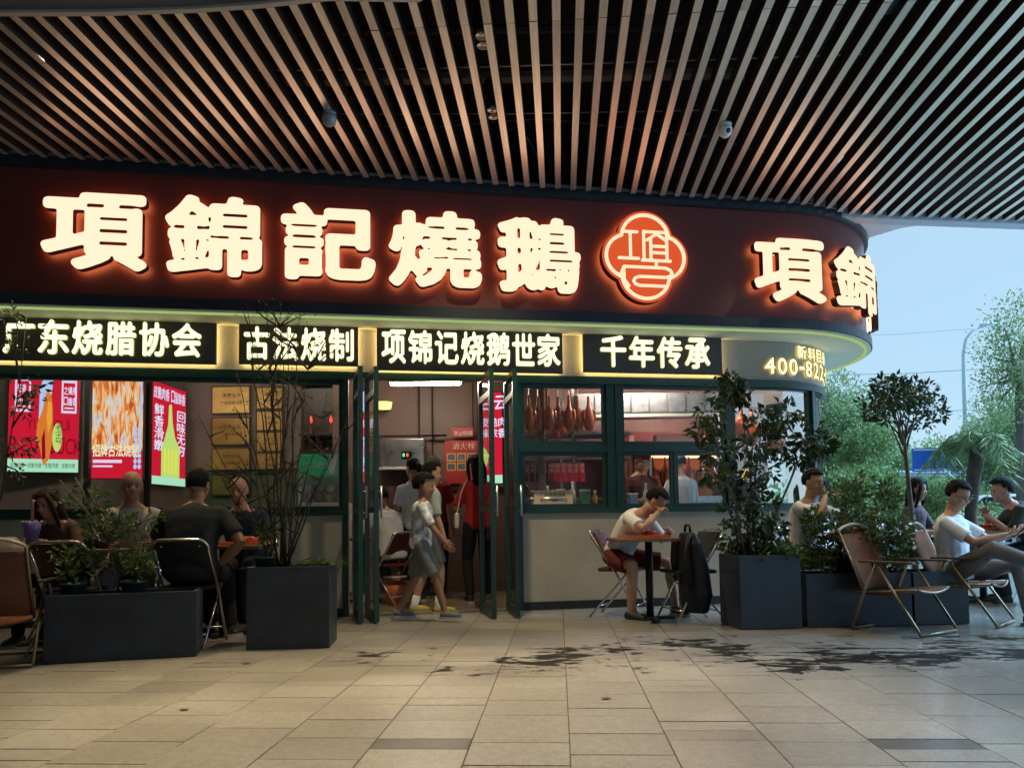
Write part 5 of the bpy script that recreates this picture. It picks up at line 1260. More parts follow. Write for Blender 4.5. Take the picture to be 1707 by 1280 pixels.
# low greens on the right planters
def lowgreen(pl, w, label, n, seed, m, size=0.07, h=0.16, y0=0.05, y1=0.35, zb=0.42, name='ground_cover_plant'):
    r = random.Random(seed); t = thing(name, label, 'plant', loc(pl, w / 2, 0.2, zb)); cs = [loc(pl, r.uniform(0.02, w - 0.02), r.uniform(y0, y1), zb + r.uniform(0.02, h)) for _ in range(n)]
    P, Dr, Sh = clumps(cs, [0.07] * n, 22, seed, 0.2); Dr[:, 2] = abs(Dr[:, 2]); leaf_mesh('foliage', P, size, m, t, Dr, 0.3, seed=seed, clumpshade=Sh); return t
lowgreen(PL3, wl3, 'low green fringe of leaves along the top of the square right planter', 14, 41, L_mid, zb=0.57, h=0.08, y0=-0.03)
lowgreen(PL4, wl4, 'low leafy ground cover in the long right planter', 26, 42, L_mid, 0.06)
# dense flowering bush
r = random.Random(51); Yq = PL4.location.y + 0.25; cs = []; ra = []
for _ in range(62):
    x, y = r.uniform(1352, 1510), r.uniform(805, 945)
    if (x - 1430) ** 2 / 88 ** 2 + (y - 890) ** 2 / 95 ** 2 > 1: continue
    cs.append(atY(x, y, Yq + r.uniform(-0.15, 0.35))); ra.append(r.uniform(0.06, 0.11))
bs = loc(PL4, 0.45, 0.22, 0.40); t = thing('flowering_bush', 'dense green bush dotted with small white flowers behind the empty camping chair', 'bush', bs)
for c in cs[::4]: part('stem', M_bark, t, lambda b: b.tube(wob(bs, c, 4, 0.02, r), [0.01, 0.009, 0.007, 0.005, 0.003], 5), world=True)
P, Dr, Sh = clumps(cs, ra, 60, 52, 0.3); leaf_mesh('foliage', P, 0.055, L_mid, t, Dr, 0.42, seed=53, clumpshade=Sh)
for k in range(20):
    c = cs[k % len(cs)] + Vector((r.uniform(-.06, .06), -0.1, r.uniform(-.06, .08)))
    part('flower', mat('white_petal', (0.75, 0.75, 0.78), 0.5), t, lambda b: [b.sphere(c + Vector((0.009 * cos(a_), 0, 0.009 * sin(a_))), (0.008, 0.004, 0.008), 6, 4) for a_ in (0, 1.26, 2.5, 3.8, 5.0)], world=True)

# ------------------------------------------------------------------ trees
def tree(name, label, base, trunk, crown, per, lsize, m, seed, bark=None, tr=0.05, cat='tree', limbs=8, wr=0.45, shell=0.35, group=None):
    """trunk: polyline; crown: (centers, radii)"""
    t = thing(name, label, cat, base, 0, group); k = len(trunk); r = random.Random(seed)
    tk = part('trunk', bark or M_bark, t, lambda b: b.tube(trunk, [tr * (1 - 0.55 * i / (k - 1)) for i in range(k)], 10), smooth=True, world=True)
    cs, ra = crown; top = Vector(trunk[-1])
    for c in list(cs)[::max(1, len(cs) // limbs)]:
        part('limb', bark or M_bark, tk, lambda b: b.tube(wob(top - (top - Vector(trunk[-2])) * r.uniform(0, 0.6), c, 4, (Vector(c) - top).length * 0.05, r), [tr * 0.4, tr * 0.32, tr * 0.22, tr * 0.14, tr * 0.07], 6), smooth=True, world=True)
    P, Dr, Sh = clumps(cs, ra, per, seed, shell); leaf_mesh('crown', P, lsize, m, t, Dr, wr, seed=seed, clumpshade=Sh)
    return t
def crown_px(r, cx, cy_, rx, ry, Y, dY, n, ra0, ra1):
    cs = []; ra = []
    while len(cs) < n:
        x, y, z = r.uniform(-1, 1), r.uniform(-1, 1), r.uniform(-1, 1)
        if x * x + y * y + z * z > 1: continue
        cs.append(atY(cx + x * rx, cy_ + y * ry, Y + z * dY)); ra.append(r.uniform(ra0, ra1))
    return cs, ra
# standard tree in a planter right of the corner
Yt = 7.6; r = random.Random(61)
cs, ra = crown_px(r, 1505, 675, 74, 44, Yt, 0.45, 30, 0.07, 0.13)
tree('standard_tree', 'small round headed tree with bare trunk in front of the sky', atY(1528, 985, Yt) * 1.0, [Vector((atY(1528, 985, Yt).x, Yt, 0.3)), atY(1524, 900, Yt), atY(1514, 800, Yt), atY(1506, 718, Yt)], (cs, ra), 46, 0.065, L_dark, 62, tr=0.033, limbs=14)
# clipped small tree and hedge bushes outside the canopy
Yt = 12.5; cs, ra = crown_px(random.Random(63), 1440, 750, 50, 32, Yt, 0.5, 26, 0.12, 0.2)
tree('standard_tree', 'bright green round headed small tree beyond the corner window', Vector((atY(1440, 880, Yt).x, Yt, 0)), [Vector((atY(1440, 880, Yt).x, Yt, 0)), atY(1440, 830, Yt), atY(1440, 775, Yt)], (cs, ra), 130, 0.06, L_tree, 64, tr=0.03)
def bush(label, cx, cy_, rx, ry, Y, n, per, ls, m, seed, dY=0.5):
    cs, ra = crown_px(random.Random(seed), cx, cy_, rx, ry, Y, dY, n, 0.14, 0.26); b0 = atY(cx, cy_, Y); b0.z = 0
    t = thing('bush', label, 'bush', b0); r = random.Random(seed)
    for c in cs[::5]: part('stem', M_bark, t, lambda b: b.tube(wob(b0, c, 4, 0.03, r), [0.02, 0.016, 0.012, 0.008, 0.005], 5), world=True)
    P, Dr, Sh = clumps(cs, ra, per, seed, 0.3); leaf_mesh('foliage', P, ls, m, t, Dr, 0.5, seed=seed, clumpshade=Sh); return t
bush('mid green bush directly right of the corner window', 1405, 835, 40, 50, 10.5, 30, 130, 0.055, L_tree, 71)
bush('sunlit leafy bush behind the flowering bush', 1465, 822, 60, 42, 11.5, 34, 130, 0.058, L_tree, 72)
bush('low bush behind the long haired person', 1555, 850, 50, 36, 12.0, 26, 120, 0.058, L_tree, 73)
bush('low hedge bush at the right edge behind the seated men', 1665, 862, 70, 24, 16.0, 24, 60, 0.1, L_tree, 74)
# street trees, far
def bigtree(label, cx, cy_, rx, ry, Y, n, per, ls, m, seed, tr=0.16, name='street_tree', r0=0.5, r1=1.0):
    cs, ra = crown_px(random.Random(seed), cx, cy_, rx, ry, Y, min(3.0, rx / F * Y), n, r0, r1); x = atY(cx, 870, Y).x
    return tree(name, label, Vector((x, Y, 0)), [Vector((x, Y, 0)), Vector((x + 0.1, Y, 1.4)), atY(cx, cy_ + ry * 0.55, Y), atY(cx, cy_, Y)], (cs, ra), per, ls, m, seed, tr=tr, limbs=10, group='street trees')
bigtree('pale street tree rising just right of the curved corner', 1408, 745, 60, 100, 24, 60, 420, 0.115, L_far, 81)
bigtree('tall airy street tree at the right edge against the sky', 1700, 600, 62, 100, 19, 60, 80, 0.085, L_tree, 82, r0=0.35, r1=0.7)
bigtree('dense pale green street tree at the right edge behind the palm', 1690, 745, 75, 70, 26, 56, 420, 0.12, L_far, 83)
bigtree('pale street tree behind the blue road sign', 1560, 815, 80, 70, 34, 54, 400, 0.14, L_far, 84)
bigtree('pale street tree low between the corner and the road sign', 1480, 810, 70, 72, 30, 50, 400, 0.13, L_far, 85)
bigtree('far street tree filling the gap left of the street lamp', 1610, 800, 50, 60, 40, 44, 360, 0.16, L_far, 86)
# palm
Yt = 12.0; r = random.Random(91); top = atY(1624, 745, Yt); x0 = atY(1620, 900, Yt).x
t = thing('palm_tree', 'palm with shaggy dark trunk and drooping fine fronds right of centre sky', 'palm tree', Vector((x0, Yt, 0)))
part('trunk', mat('palm_bark', (0.06, 0.042, 0.03), 0.9, var=0.4, vscale=18, bump=0.8, bscale=25), t, lambda b: b.tube([Vector((x0, Yt, 0)), atY(1618, 860, Yt), atY(1622, 800, Yt), atY(1627, 775, Yt), top], [0.085, 0.085, 0.10, 0.11, 0.06], 12), smooth=True, world=True)
for k in range(17):
    an = r.uniform(0, 2 * pi); el = r.uniform(0.2, 1.5); L_ = r.uniform(0.7, 1.1); d = Vector((cos(an), sin(an), 0)); pts = []
    for i in range(9):
        s_ = i / 8; pts.append(top + d * (L_ * cos(el) * s_ + 0.15 * s_) + Vector((0, 0, L_ * (sin(el) * s_ - 0.95 * s_ * s_))))
    fr = part('frond', mat('frond_rib', (0.10, 0.14, 0.05), 0.6), t, lambda b: b.tube(pts, [0.012 * (1 - 0.9 * i / 8) + 0.001 for i in range(9)], 4), world=True)
    P = []; Dd = []
    for i in range(3, 33):
        s_ = i / 32 * 8; j = int(min(s_, 7)); p = pts[j] + (pts[j + 1] - pts[j]) * (s_ - j); tg = (pts[j + 1] - pts[j]).normalized(); sd = tg.cross(Vector((0, 0, 1))); sd.normalize()
        for q in (-1, 1): P.append(p); Dd.append(sd * q * 0.8 + tg * 0.5 + Vector((0, 0, -0.6)))
    leaf_mesh('leaflets', P, 0.30, L_far, fr, [tuple(x) for x in Dd], 0.024, 0.12, 0.02, seed=k)
# street lamp, road sign, wires, far hedge and road
Yt = 30.0; M_pole = mat('pale_lamp_pole', (0.45, 0.50, 0.55), 0.5)
b0 = atY(1613, 868, Yt); t = thing('street_lamp', 'tall pale street lamp with curved arm against the sky', 'street lamp', (b0.x, Yt, 0))
part('pole', M_pole, t, lambda b: b.tube([(b0.x, Yt, 0), atY(1612, 760, Yt), atY(1607, 640, Yt), atY(1606, 590, Yt), atY(1610, 566, Yt), atY(1620, 552, Yt), atY(1640, 543, Yt)], [0.12, 0.10, 0.08, 0.07, 0.06, 0.05, 0.04], 10), smooth=True, world=True)
part('lamp_head', M_pole, t, lambda b: b.sphere(atY(1650, 541, Yt), (0.45, 0.15, 0.08), 12, 6), smooth=True, world=True)
Yt = 27.0; a, c = atY(1522, 786, Yt), atY(1602, 746, Yt); t = thing('road_sign', 'large blue road sign behind the palm fronds', 'road sign', ((a.x + c.x) / 2, Yt, 0))
part('panel', mat('road_sign_blue', (0.015, 0.12, 0.50), 0.4), t, lambda b: b.bbox((a.x, Yt, a.z), (c.x, Yt + 0.06, c.z)), world=True); part('gantry', M_pole, t, lambda b: b.tube([atY(1490, 789, Yt + 0.2), atY(1625, 789, Yt + 0.2), Vector((atY(1625, 789, Yt + 0.2).x, Yt + 0.2, 0))], 0.09, 8), world=True)
part('panel_rim', M_white, t, lambda b: [b.bbox((a.x + 0.05, Yt - 0.012, z_), (c.x - 0.05, Yt - 0.002, z_ + 0.04)) for z_ in (a.z + 0.04, c.z - 0.08)], world=True)
for k, (y0, y1, lab) in enumerate(((618, 622, 'upper overhead wire'), (682, 690, 'lower overhead wire'), (556, 552, 'topmost faint overhead wire'))):
    b = MB(); b.tube([atY(1300, y0 + 8, 45), atY(1500, (y0 + y1) / 2 + 3, 45), atY(1760, y1 - 14, 45)], 0.022 if k < 2 else 0.012, 5); o = b.build('overhead_wire', mat('wire', (0.10, 0.12, 0.14), 0.6)); tag(o, lab + ' crossing the sky at right', 'wire')
road = MB(); road.quad((-60, 19, -0.014), (90, 19, -0.014), (90, 26, -0.014), (-60, 26, -0.014)); road = road.build('road', mat('wet_asphalt', (0.055, 0.058, 0.062), 0.25)); tag(road, 'wet asphalt road beyond the plants', 'road', kind='structure')
lawn = MB(); lawn.quad((5.0, 10.6, -0.013), (30, 10.6, -0.013), (30, 15.5, -0.013), (5.0, 15.5, -0.013)); lawn = lawn.build('planting_bed', mat('bed_green', (0.05, 0.09, 0.03), 0.8, var=0.4, vscale=3)); tag(lawn, 'green planting bed beyond the plaza', 'ground', kind='structure')
hg = [ (x + random.uniform(-.4, .4), 46 + random.uniform(-2, 2), random.uniform(0.4, 4.2) * (0.8 + 0.2 * sin(x * 0.7))) for x in np.arange(8, 62, 0.55)]
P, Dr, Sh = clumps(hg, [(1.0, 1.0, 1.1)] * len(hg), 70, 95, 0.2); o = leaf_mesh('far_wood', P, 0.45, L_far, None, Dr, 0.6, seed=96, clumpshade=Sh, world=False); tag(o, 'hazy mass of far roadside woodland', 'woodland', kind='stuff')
# parked cars glimpsed at the right
def car(p, rz, label, colr):
    t = thing('parked_car', label, 'car', p, rz); pm = mat('car_paint_' + label.split()[0], colr, 0.25, coat=0.6)
    prof = [(-2.1, 0.35), (-2.1, 0.75), (-1.95, 0.92), (-1.35, 0.98), (-0.75, 1.40), (0.45, 1.44), (1.15, 1.0), (1.95, 0.88), (2.12, 0.65), (2.1, 0.35)]
    M_ = Matrix(((1, 0, 0, 0), (0, 0, 1, -0.85), (0, 1, 0, 0), (0, 0, 0, 1)))
    part('body', pm, t, lambda b: b.prism(prof, 1.7, M_), bevel=0.05)
    for x0, x1, x2, x3 in ((-1.2, -0.72, -0.1, -0.1), (0.0, 0.0, 0.42, 1.0)):
        for s_ in (-1, 1): part('side_window', mat('car_glass', (0.02, 0.025, 0.03), 0.08), t, lambda b: b.add([(x0, s_ * 0.856, 1.0), (x3, s_ * 0.856, 1.0), (x2, s_ * 0.856, 1.36), (x1, s_ * 0.856, 1.36)], [(0, 1, 2, 3)]))
    for x in (-1.3, 1.3):
        for s_ in (-1, 1):
            w_ = part('wheel', M_black, t, lambda b: b.lathe([(0.2, -0.1), (0.32, -0.09), (0.32, 0.09), (0.2, 0.1)], (x, s_ * 0.8, 0.32), 18, M=Matrix.Rotation(pi / 2, 3, 'X')), smooth=True)
            part('rim', M_steel, w_, lambda b: b.lathe([(0.0, 0.0), (0.2, 0.0)], (x, s_ * 0.905, 0.32), 14, M=Matrix.Rotation(pi / 2, 3, 'X')))
    return t
a = gnd(1650, 878); car(Vector((atY(1650, 860, 20.5).x, 20.5, 0)), 0.05, 'white parked car seen between the seated men at right', (0.7, 0.7, 0.72))
# metal fence rail behind the woman
t = thing('metal_railing', 'low pale metal railing behind the seated people at right', 'railing', Vector((atY(1500, 870, 14.5).x, 14.5, 0)))
xa, xb = atY(1440, 870, 14.5).x, atY(1760, 870, 14.5).x
for z_ in (0.35, 0.85): part('rail', M_pole, t, lambda b: b.bbox((xa, 14.48, z_), (xb, 14.52, z_ + 0.04)), world=True)
for k in range(10): part('post', M_pole, t, lambda b: b.bbox((xa + (xb - xa) * k / 9 - 0.02, 14.475, 0), (xa + (xb - xa) * k / 9 + 0.02, 14.525, 0.95)), world=True)
# ------------------------------------------------------------------ people
def ring_sweep(b, secs, n=14):
    """secs: (center, xdir, ydir, rx, ry)"""
    vs = []; k = len(secs)
    for c, xd, yd, rx, ry in secs:
        for j in range(n): a = 2 * pi * j / n; vs.append(Vector(c) + xd * (rx * cos(a)) + yd * (ry * sin(a)))
    fs = [(i * n + j, i * n + (j + 1) % n, (i + 1) * n + (j + 1) % n, (i + 1) * n + j) for i in range(k - 1) for j in range(n)]
    fs += [tuple(range(n))[::-1], tuple((k - 1) * n + j for j in range(n))]
    b.add(vs, fs)
def fuse(b, name, m, voxel=0.012, sm=4, extra=None):
    me = b.mesh(name + '_raw', m); o = bpy.data.objects.new('tmp_fuse', me); COL.objects.link(o)
    r = o.modifiers.new('r', 'REMESH'); r.mode = 'VOXEL'; r.voxel_size = voxel; r.use_smooth_shade = True
    s = o.modifiers.new('s', 'SMOOTH'); s.iterations = sm; s.factor = 0.5
    dg = bpy.context.evaluated_depsgraph_get(); ev = o.evaluated_get(dg); out = bpy.data.meshes.new_from_object(ev)
    bpy.data.objects.remove(o); bpy.data.meshes.remove(me); out.name = name
    if extra is not None and extra.v:
        bm = bmesh.new(); bm.from_mesh(out); em = extra.mesh('x', m); bm.from_mesh(em); bm.to_mesh(out); bm.free(); bpy.data.meshes.remove(em)
    out.materials.clear(); out.materials.append(m)
    out.polygons.foreach_set('use_smooth', [True] * len(out.polygons)); out.update()
    return out
def ik(a, t, l1, l2, pole):
    a, t, pole = Vector(a), Vector(t), Vector(pole); d = t - a; L = d.length
    if L > (l1 + l2) * 0.995: t = a + d * ((l1 + l2) * 0.995 / L); d = t - a; L = d.length
    L = max(L, abs(l1 - l2) + 0.01); u = d.normalized(); x = (l1 * l1 - l2 * l2 + L * L) / (2 * L); h = sqrt(max(0, l1 * l1 - x * x))
    p = pole - u * pole.dot(u); p = p.normalized() if p.length > 1e-6 else Vector((0, 0, 1))
    return a + u * x + p * h, t
def cloth(name, col, var=0.12, rough=0.85, vscale=7): return mat(name, col, rough, var=var, vscale=vscale, bump=0.7, bscale=16, spec=0.2)
SKIN = mat('skin', (0.42, 0.235, 0.155), 0.5, var=0.08, vscale=12, spec=0.35)
SKIN2 = mat('skin_tan', (0.30, 0.155, 0.095), 0.5, var=0.08, vscale=12, spec=0.35)
HAIR = mat('black_hair', (0.007, 0.006, 0.006), 0.75, var=0.3, vscale=50, bump=0.8, bscale=120, spec=0.15)
HAIR2 = mat('grey_hair', (0.05, 0.047, 0.044), 0.8, spec=0.15, var=0.3, vscale=50, bump=0.8, bscale=120)
HAIRB = mat('brown_hair', (0.03, 0.017, 0.011), 0.7, spec=0.2, var=0.3, vscale=50, bump=0.8, bscale=120)
EYE = mat('eye_dark', (0.01, 0.008, 0.008), 0.15); LIP = mat('lips', (0.28, 0.10, 0.085), 0.5); SOLE = mat('shoe_sole', (0.35, 0.35, 0.34), 0.7)
def person(label, at, rz=0.0, height=1.72, pel=0.93, lean=0.0, hunch=0.0, twist=0.0, side=0.0, head=(0.0, 0.0), hands=None, hpole=((0.6, -0.5, -0.7), (-0.6, -0.5, -0.7)),
           feet=((0.10, 0.0), (-0.10, 0.0)), fpole=((0.1, 1, 0.1), (-0.1, 1, 0.1)), fdir=None, shirt=None, sleeve=0.75, pants=None, plen=1.0, shoes=None, hair=HAIR, style='short', skin=SKIN,
           slim=1.0, curl=0.9, glasses=False, cap=None, palms=None, z0=0.0, socks=None, apron=None, group=None):
    s = height / 1.72; t = thing('person', label, 'person', (at[0], at[1], z0), rz, group)
    X = Vector((1, 0, 0)); P = Vector((0, 0, pel))
    def sp(u):            # spine point and axes at u 0..1 (pelvis..shoulder line)
        L = 0.50 * s; n = 8; p = P.copy()
        for i in range(n):
            if i / n >= u - 1e-6: break
            st = min(1 / n, u - i / n); a = lean + hunch * (i / n); p = p + Vector((sin(side) , sin(a) * cos(side), cos(a) * cos(side))) * L * st
        a = lean + hunch * u; tw = twist * u
        xd = Matrix.Rotation(tw, 3, 'Z') @ Vector((cos(side), 0, -sin(side))); upd = Vector((sin(side), sin(a), cos(a))).normalized(); yd = upd.cross(xd).normalized()
        return p, xd, yd, upd
    C, cx_, cyd, cup = sp(1.0)
    sh_ = [C + cx_ * (0.172 * s * slim) - cup * 0.048 * s, C - cx_ * (0.172 * s * slim) - cup * 0.048 * s]
    hp = [P + X * 0.09 * s, P - X * 0.09 * s]
    if hands is None: hands = ((0.25 * s, 0.06, pel - 0.10 * s), (-0.25 * s, 0.06, pel - 0.10 * s))
    el, wr = [], []
    for i in (0, 1):
        e, w = ik(sh_[i], hands[i], 0.285 * s, 0.25 * s, hpole[i]); el.append(e); wr.append(w)
    kn, an = [], []
    for i in (0, 1):
        f = Vector(feet[i]) if len(feet[i]) == 3 else Vector((feet[i][0], feet[i][1], 0.0)); f = f + Vector((0, 0, 0.085 * s))
        k, a = ik(hp[i], f, 0.44 * s, 0.42 * s, fpole[i]); kn.append(k); an.append(a)
    # head frame
    NB = C + cup * 0.05 * s; hy, hpitch = head
    HR = Matrix.Rotation(hy + twist, 3, 'Z') @ Matrix.Rotation(-hpitch, 3, 'X')
    HC = NB + (cup * 0.6 + (HR @ Vector((0, 0.15, 0.9)))).normalized() * 0.142 * s
    hs = s * (1.02 if height > 1.55 else (1.12 if height > 1.45 else 1.24))
    hm = lambda x, y, z: HC + HR @ (Vector((x, y, z)) * hs)
    # ---- body surface
    b = MB(); g = slim
    def torso(b, inf=0.0, u0=-0.12, top=True, wa=1.0):
        prof = [(-0.12, 0.12, 0.10), (-0.02, 0.160, 0.115), (0.12, 0.158, 0.115), (0.36, 0.142, 0.105), (0.58, 0.155, 0.112), (0.78, 0.172, 0.115), (0.92, 0.168, 0.098), (1.02, 0.12, 0.075)]
        secs = []
        for u, rx, ry in prof:
            if u < u0: continue
            p, xd, yd, upd = sp(max(u, 0)); p = p + upd * (min(u, 0) * 0.5 * s)
            secs.append((p, xd, yd, (rx * g * wa + inf) * s, (ry * g * wa + inf) * s))
        if top: secs.append((C + cup * 0.045 * s, cx_, cyd, (0.066 + inf) * s, (0.062 + inf) * s))
        ring_sweep(b, secs)
    torso(b)
    b.tube([C - cup * 0.01, NB + cup * 0.02 * s, hm(0, -0.015, -0.06)], [0.062 * s, 0.054 * s, 0.055 * s], 12)
    for i in (0, 1):
        b.tube([sh_[i] + (C - sh_[i]) * 0.25, sh_[i], sh_[i] + (el[i] - sh_[i]) * 0.5, el[i], el[i] + (wr[i] - el[i]) * 0.35, wr[i]], [r * s * g for r in (0.055, 0.054, 0.046, 0.039, 0.040, 0.026)], 12)
        b.tube([hp[i] + Vector((0, 0, 0.04)), hp[i] + (kn[i] - hp[i]) * 0.45, kn[i], kn[i] + (an[i] - kn[i]) * 0.3, an[i]], [r * s * g for r in (0.088, 0.075, 0.055, 0.056, 0.036)], 12)
    b.sphere(hm(0, -0.008, 0.030), (0.073 * hs, 0.092 * hs, 0.088 * hs), 16, 12, M=HR)
    b.sphere(hm(0, 0.022, -0.035), (0.058 * hs, 0.066 * hs, 0.078 * hs), 14, 10, M=HR)
    b.sphere(hm(0, 0.058, -0.088), (0.026 * hs, 0.022 * hs, 0.020 * hs), 10, 8, M=HR)
    b.sphere(hm(0, 0.088, -0.018), (0.013 * hs, 0.020 * hs, 0.024 * hs), 10, 8, M=HR)
    for q in (-1, 1):
        b.sphere(hm(q * 0.074, -0.005, -0.008), (0.010 * hs, 0.020 * hs, 0.032 * hs), 8, 8, M=HR); b.sphere(hm(q * 0.035, 0.065, -0.022), (0.022 * hs, 0.02 * hs, 0.018 * hs), 8, 6, M=HR)
    # hands: palm fused, fingers as own chains
    fg = MB()
    for i in (0, 1):
        q = 1 if i == 0 else -1; f = (wr[i] - el[i]).normalized(); nn = Vector(palms[i]) if palms else Vector((-q, 0.2, -0.2)); nn = (nn - f * nn.dot(f)).normalized(); l = f.cross(nn) * q
        b.sphere(wr[i] + f * 0.045 * s, (0.040 * s, 0.050 * s, 0.016 * s), 10, 8, M=Matrix((l, f, nn)).transposed())
        for k in range(4):
            base = wr[i] + f * 0.085 * s + l * (0.030 - 0.020 * k) * s; ln = (0.066, 0.074, 0.070, 0.055)[k] * s; d = f; p = [base - f * 0.02 * s, base]; c_ = curl * (0.75 + 0.1 * k) * 0.62
            for sg in (0.42, 0.32, 0.26):
                d = (d * cos(c_) + nn * sin(c_)).normalized(); p.append(p[-1] + d * ln * sg); 
                nn2 = nn
            fg.tube(p, [0.0092 * s, 0.0092 * s, 0.0086 * s, 0.008 * s, 0.006 * s], 7)
        tb = wr[i] + f * 0.03 * s + l * 0.030 * s; d = (f * 0.65 + l * 0.6 + nn * 0.45 * curl).normalized(); fg.tube([tb - d * 0.01, tb, tb + d * 0.035 * s, tb + (d + nn * 0.4 + f * 0.3).normalized() * 0.062 * s], [0.012 * s, 0.012 * s, 0.010 * s, 0.007 * s], 7)
    # feet
    fd = []
    for i in (0, 1):
        if fdir: d = Vector((*fdir[i], 0)).normalized()
        else:
            d = kn[i] - an[i]; d = Vector((d.x, d.y, 0)); d = (d.normalized() * 0.5 + Vector((0, 1, 0))).normalized()
        fd.append(d); c = an[i]; dn = Vector((0, 0, -1)); b.tube([c + dn * 0.02 * s - d * 0.035 * s, c + dn * 0.045 * s + d * 0.05 * s, c + dn * 0.058 * s + d * 0.13 * s, c + dn * 0.063 * s + d * 0.17 * s], [0.038 * s, 0.036 * s, 0.028 * s, 0.016 * s], 10)
    mobj('body', fuse(b, 'body', skin, 0.0115, 3, fg), t)
    # ---- clothes
    if shirt:
        c = MB(); torso(c, 0.017, -0.13, False, 1.03); ring_sweep(c, [(C - cup * 0.02 * s, cx_, cyd, 0.13 * s * g, 0.085 * s * g), (C + cup * 0.028 * s, cx_, cyd, 0.085 * s, 0.075 * s)])
        for i in (0, 1):
            if sleeve <= 1: e = sh_[i] + (el[i] - sh_[i]) * sleeve; pth = [sh_[i] + (C - sh_[i]) * 0.3, sh_[i], sh_[i] + (e - sh_[i]) * 0.5, e]; rr = [0.056, 0.060, 0.061, 0.064]
            else: e = el[i] + (wr[i] - el[i]) * (sleeve - 1); pth = [sh_[i] + (C - sh_[i]) * 0.3, sh_[i], el[i], e]; rr = [0.056, 0.060, 0.052, 0.042]
            c.tube(pth, [r * s * g for r in rr], 12)
        mobj('shirt', fuse(c, 'shirt', shirt, 0.0115, 4), t)
    if pants:
        c = MB(); secs = []
        for u, rx, ry in ((-0.14, 0.10, 0.095), (-0.02, 0.170, 0.127), (0.10, 0.168, 0.126), (0.20, 0.158, 0.12)):
            p, xd, yd, upd = sp(max(u, 0)); p = p + upd * (min(u, 0) * 0.5 * s); secs.append((p, xd, yd, rx * s * g, ry * s * g))
        ring_sweep(c, secs)
        for i in (0, 1):
            tot = plen * 0.86
            if plen > 0.6: e = kn[i] + (an[i] - kn[i]) * min(1, (plen - 0.5) * 2); pth = [hp[i] + Vector((0, 0, 0.03)), hp[i] + (kn[i] - hp[i]) * 0.5, kn[i], e]; rr = [0.100, 0.092, 0.072, 0.056]
            else: e = hp[i] + (kn[i] - hp[i]) * (plen * 2); pth = [hp[i] + Vector((0, 0, 0.03)), hp[i] + (e - hp[i]) * 0.5, e]; rr = [0.100, 0.096, 0.094]
            c.tube(pth, [r * s * g for r in rr], 12)
        mobj('trousers' if plen > 0.6 else 'shorts', fuse(c, 'trousers', pants, 0.0115, 4), t)
    if apron:
        c = MB(); secs = []
        for u in (0.0, 0.3, 0.6, 0.85):
            p, xd, yd, upd = sp(u); secs.append((p + yd * 0.075 * s, xd, yd, 0.145 * s, 0.075 * s))
        ring_sweep(c, secs); mobj('apron', fuse(c, 'apron', apron, 0.012, 2), t)
    if socks:
        for i in (0, 1): part('sock', socks, t, lambda b: b.tube([an[i] + (kn[i] - an[i]) * 0.28, an[i], an[i] - Vector((0, 0, 0.03))], [0.046 * s, 0.045 * s, 0.045 * s], 12), smooth=True)
    if shoes:
        for i in (0, 1):
            c = MB(); d = fd[i]; a = an[i]; dn = Vector((0, 0, -1))
            c.tube([a + dn * 0.03 * s - d * 0.055 * s, a + dn * 0.035 * s, a + dn * 0.045 * s + d * 0.08 * s, a + dn * 0.052 * s + d * 0.17 * s, a + dn * 0.056 * s + d * 0.205 * s], [0.040 * s, 0.050 * s, 0.044 * s, 0.036 * s, 0.018 * s], 12)
            so = mobj('shoe', fuse(c, 'shoe', shoes, 0.008, 3), t)
            sd = Vector((-d.y, d.x, 0)); pl = [(-0.075, 0.030), (-0.04, 0.042), (0.08, 0.044), (0.17, 0.040), (0.215, 0.018)]; pl = pl + [(x, -y) for x, y in pl[::-1]]
            M_ = Matrix(((d.x, sd.x, 0, a.x), (d.y, sd.y, 0, a.y), (0, 0, 1, a.z - 0.088 * s), (0, 0, 0, 1)))
            part('sole', SOLE, so, lambda b: b.prism([(x * s, y * s) for x, y in pl], 0.026 * s, M_))
    # ---- face and hair
    for q in (-1, 1):
        part('eye', EYE, t, lambda b: b.sphere(hm(q * 0.030, 0.079, 0.004), (0.011 * hs, 0.006 * hs, 0.0055 * hs), 8, 6, M=HR), smooth=True)
        part('eyebrow', hair, t, lambda b: b.sphere(hm(q * 0.031, 0.083, 0.024), (0.018 * hs, 0.006 * hs, 0.004 * hs), 8, 5, M=HR), smooth=True)
    part('mouth', LIP, t, lambda b: b.sphere(hm(0, 0.082, -0.056), (0.021 * hs, 0.006 * hs, 0.005 * hs), 10, 6, M=HR), smooth=True)
    if style != 'bald':
        c = MB(); N_, M_n = 28, 18; rr = random.Random(hash(label) % 999); vs = []; ok = []
        for i in range(M_n + 1):
            th = pi * i / M_n
            for j in range(N_):
                ph_ = 2 * pi * j / N_; x, y, z = sin(th) * cos(ph_), sin(th) * sin(ph_), cos(th)
                k = 1.0 + rr.uniform(-0.03, 0.04) + (0.05 if z > 0.4 else 0)
                vs.append(hm(0.084 * x * k, -0.012 + 0.106 * y * k, 0.034 + 0.103 * z * k)); ok.append(z > (0.50 if y > 0.35 else (-0.02 if y > -0.05 else -0.62)) if style != 'thin' else (z > 0.1 and y < 0.1 or z < 0.25 and z > -0.5 and y < 0.0))
        fs = [(i * N_ + j, (i + 1) * N_ + j, (i + 1) * N_ + (j + 1) % N_, i * N_ + (j + 1) % N_) for i in range(M_n) for j in range(N_)]
        c.add(vs, [f for f in fs if all(ok[k] for k in f)])
        ho = c.build('hair', hair, t, smooth=True); md = ho.modifiers.new('thick', 'SOLIDIFY'); md.thickness = 0.012; md.offset = -1
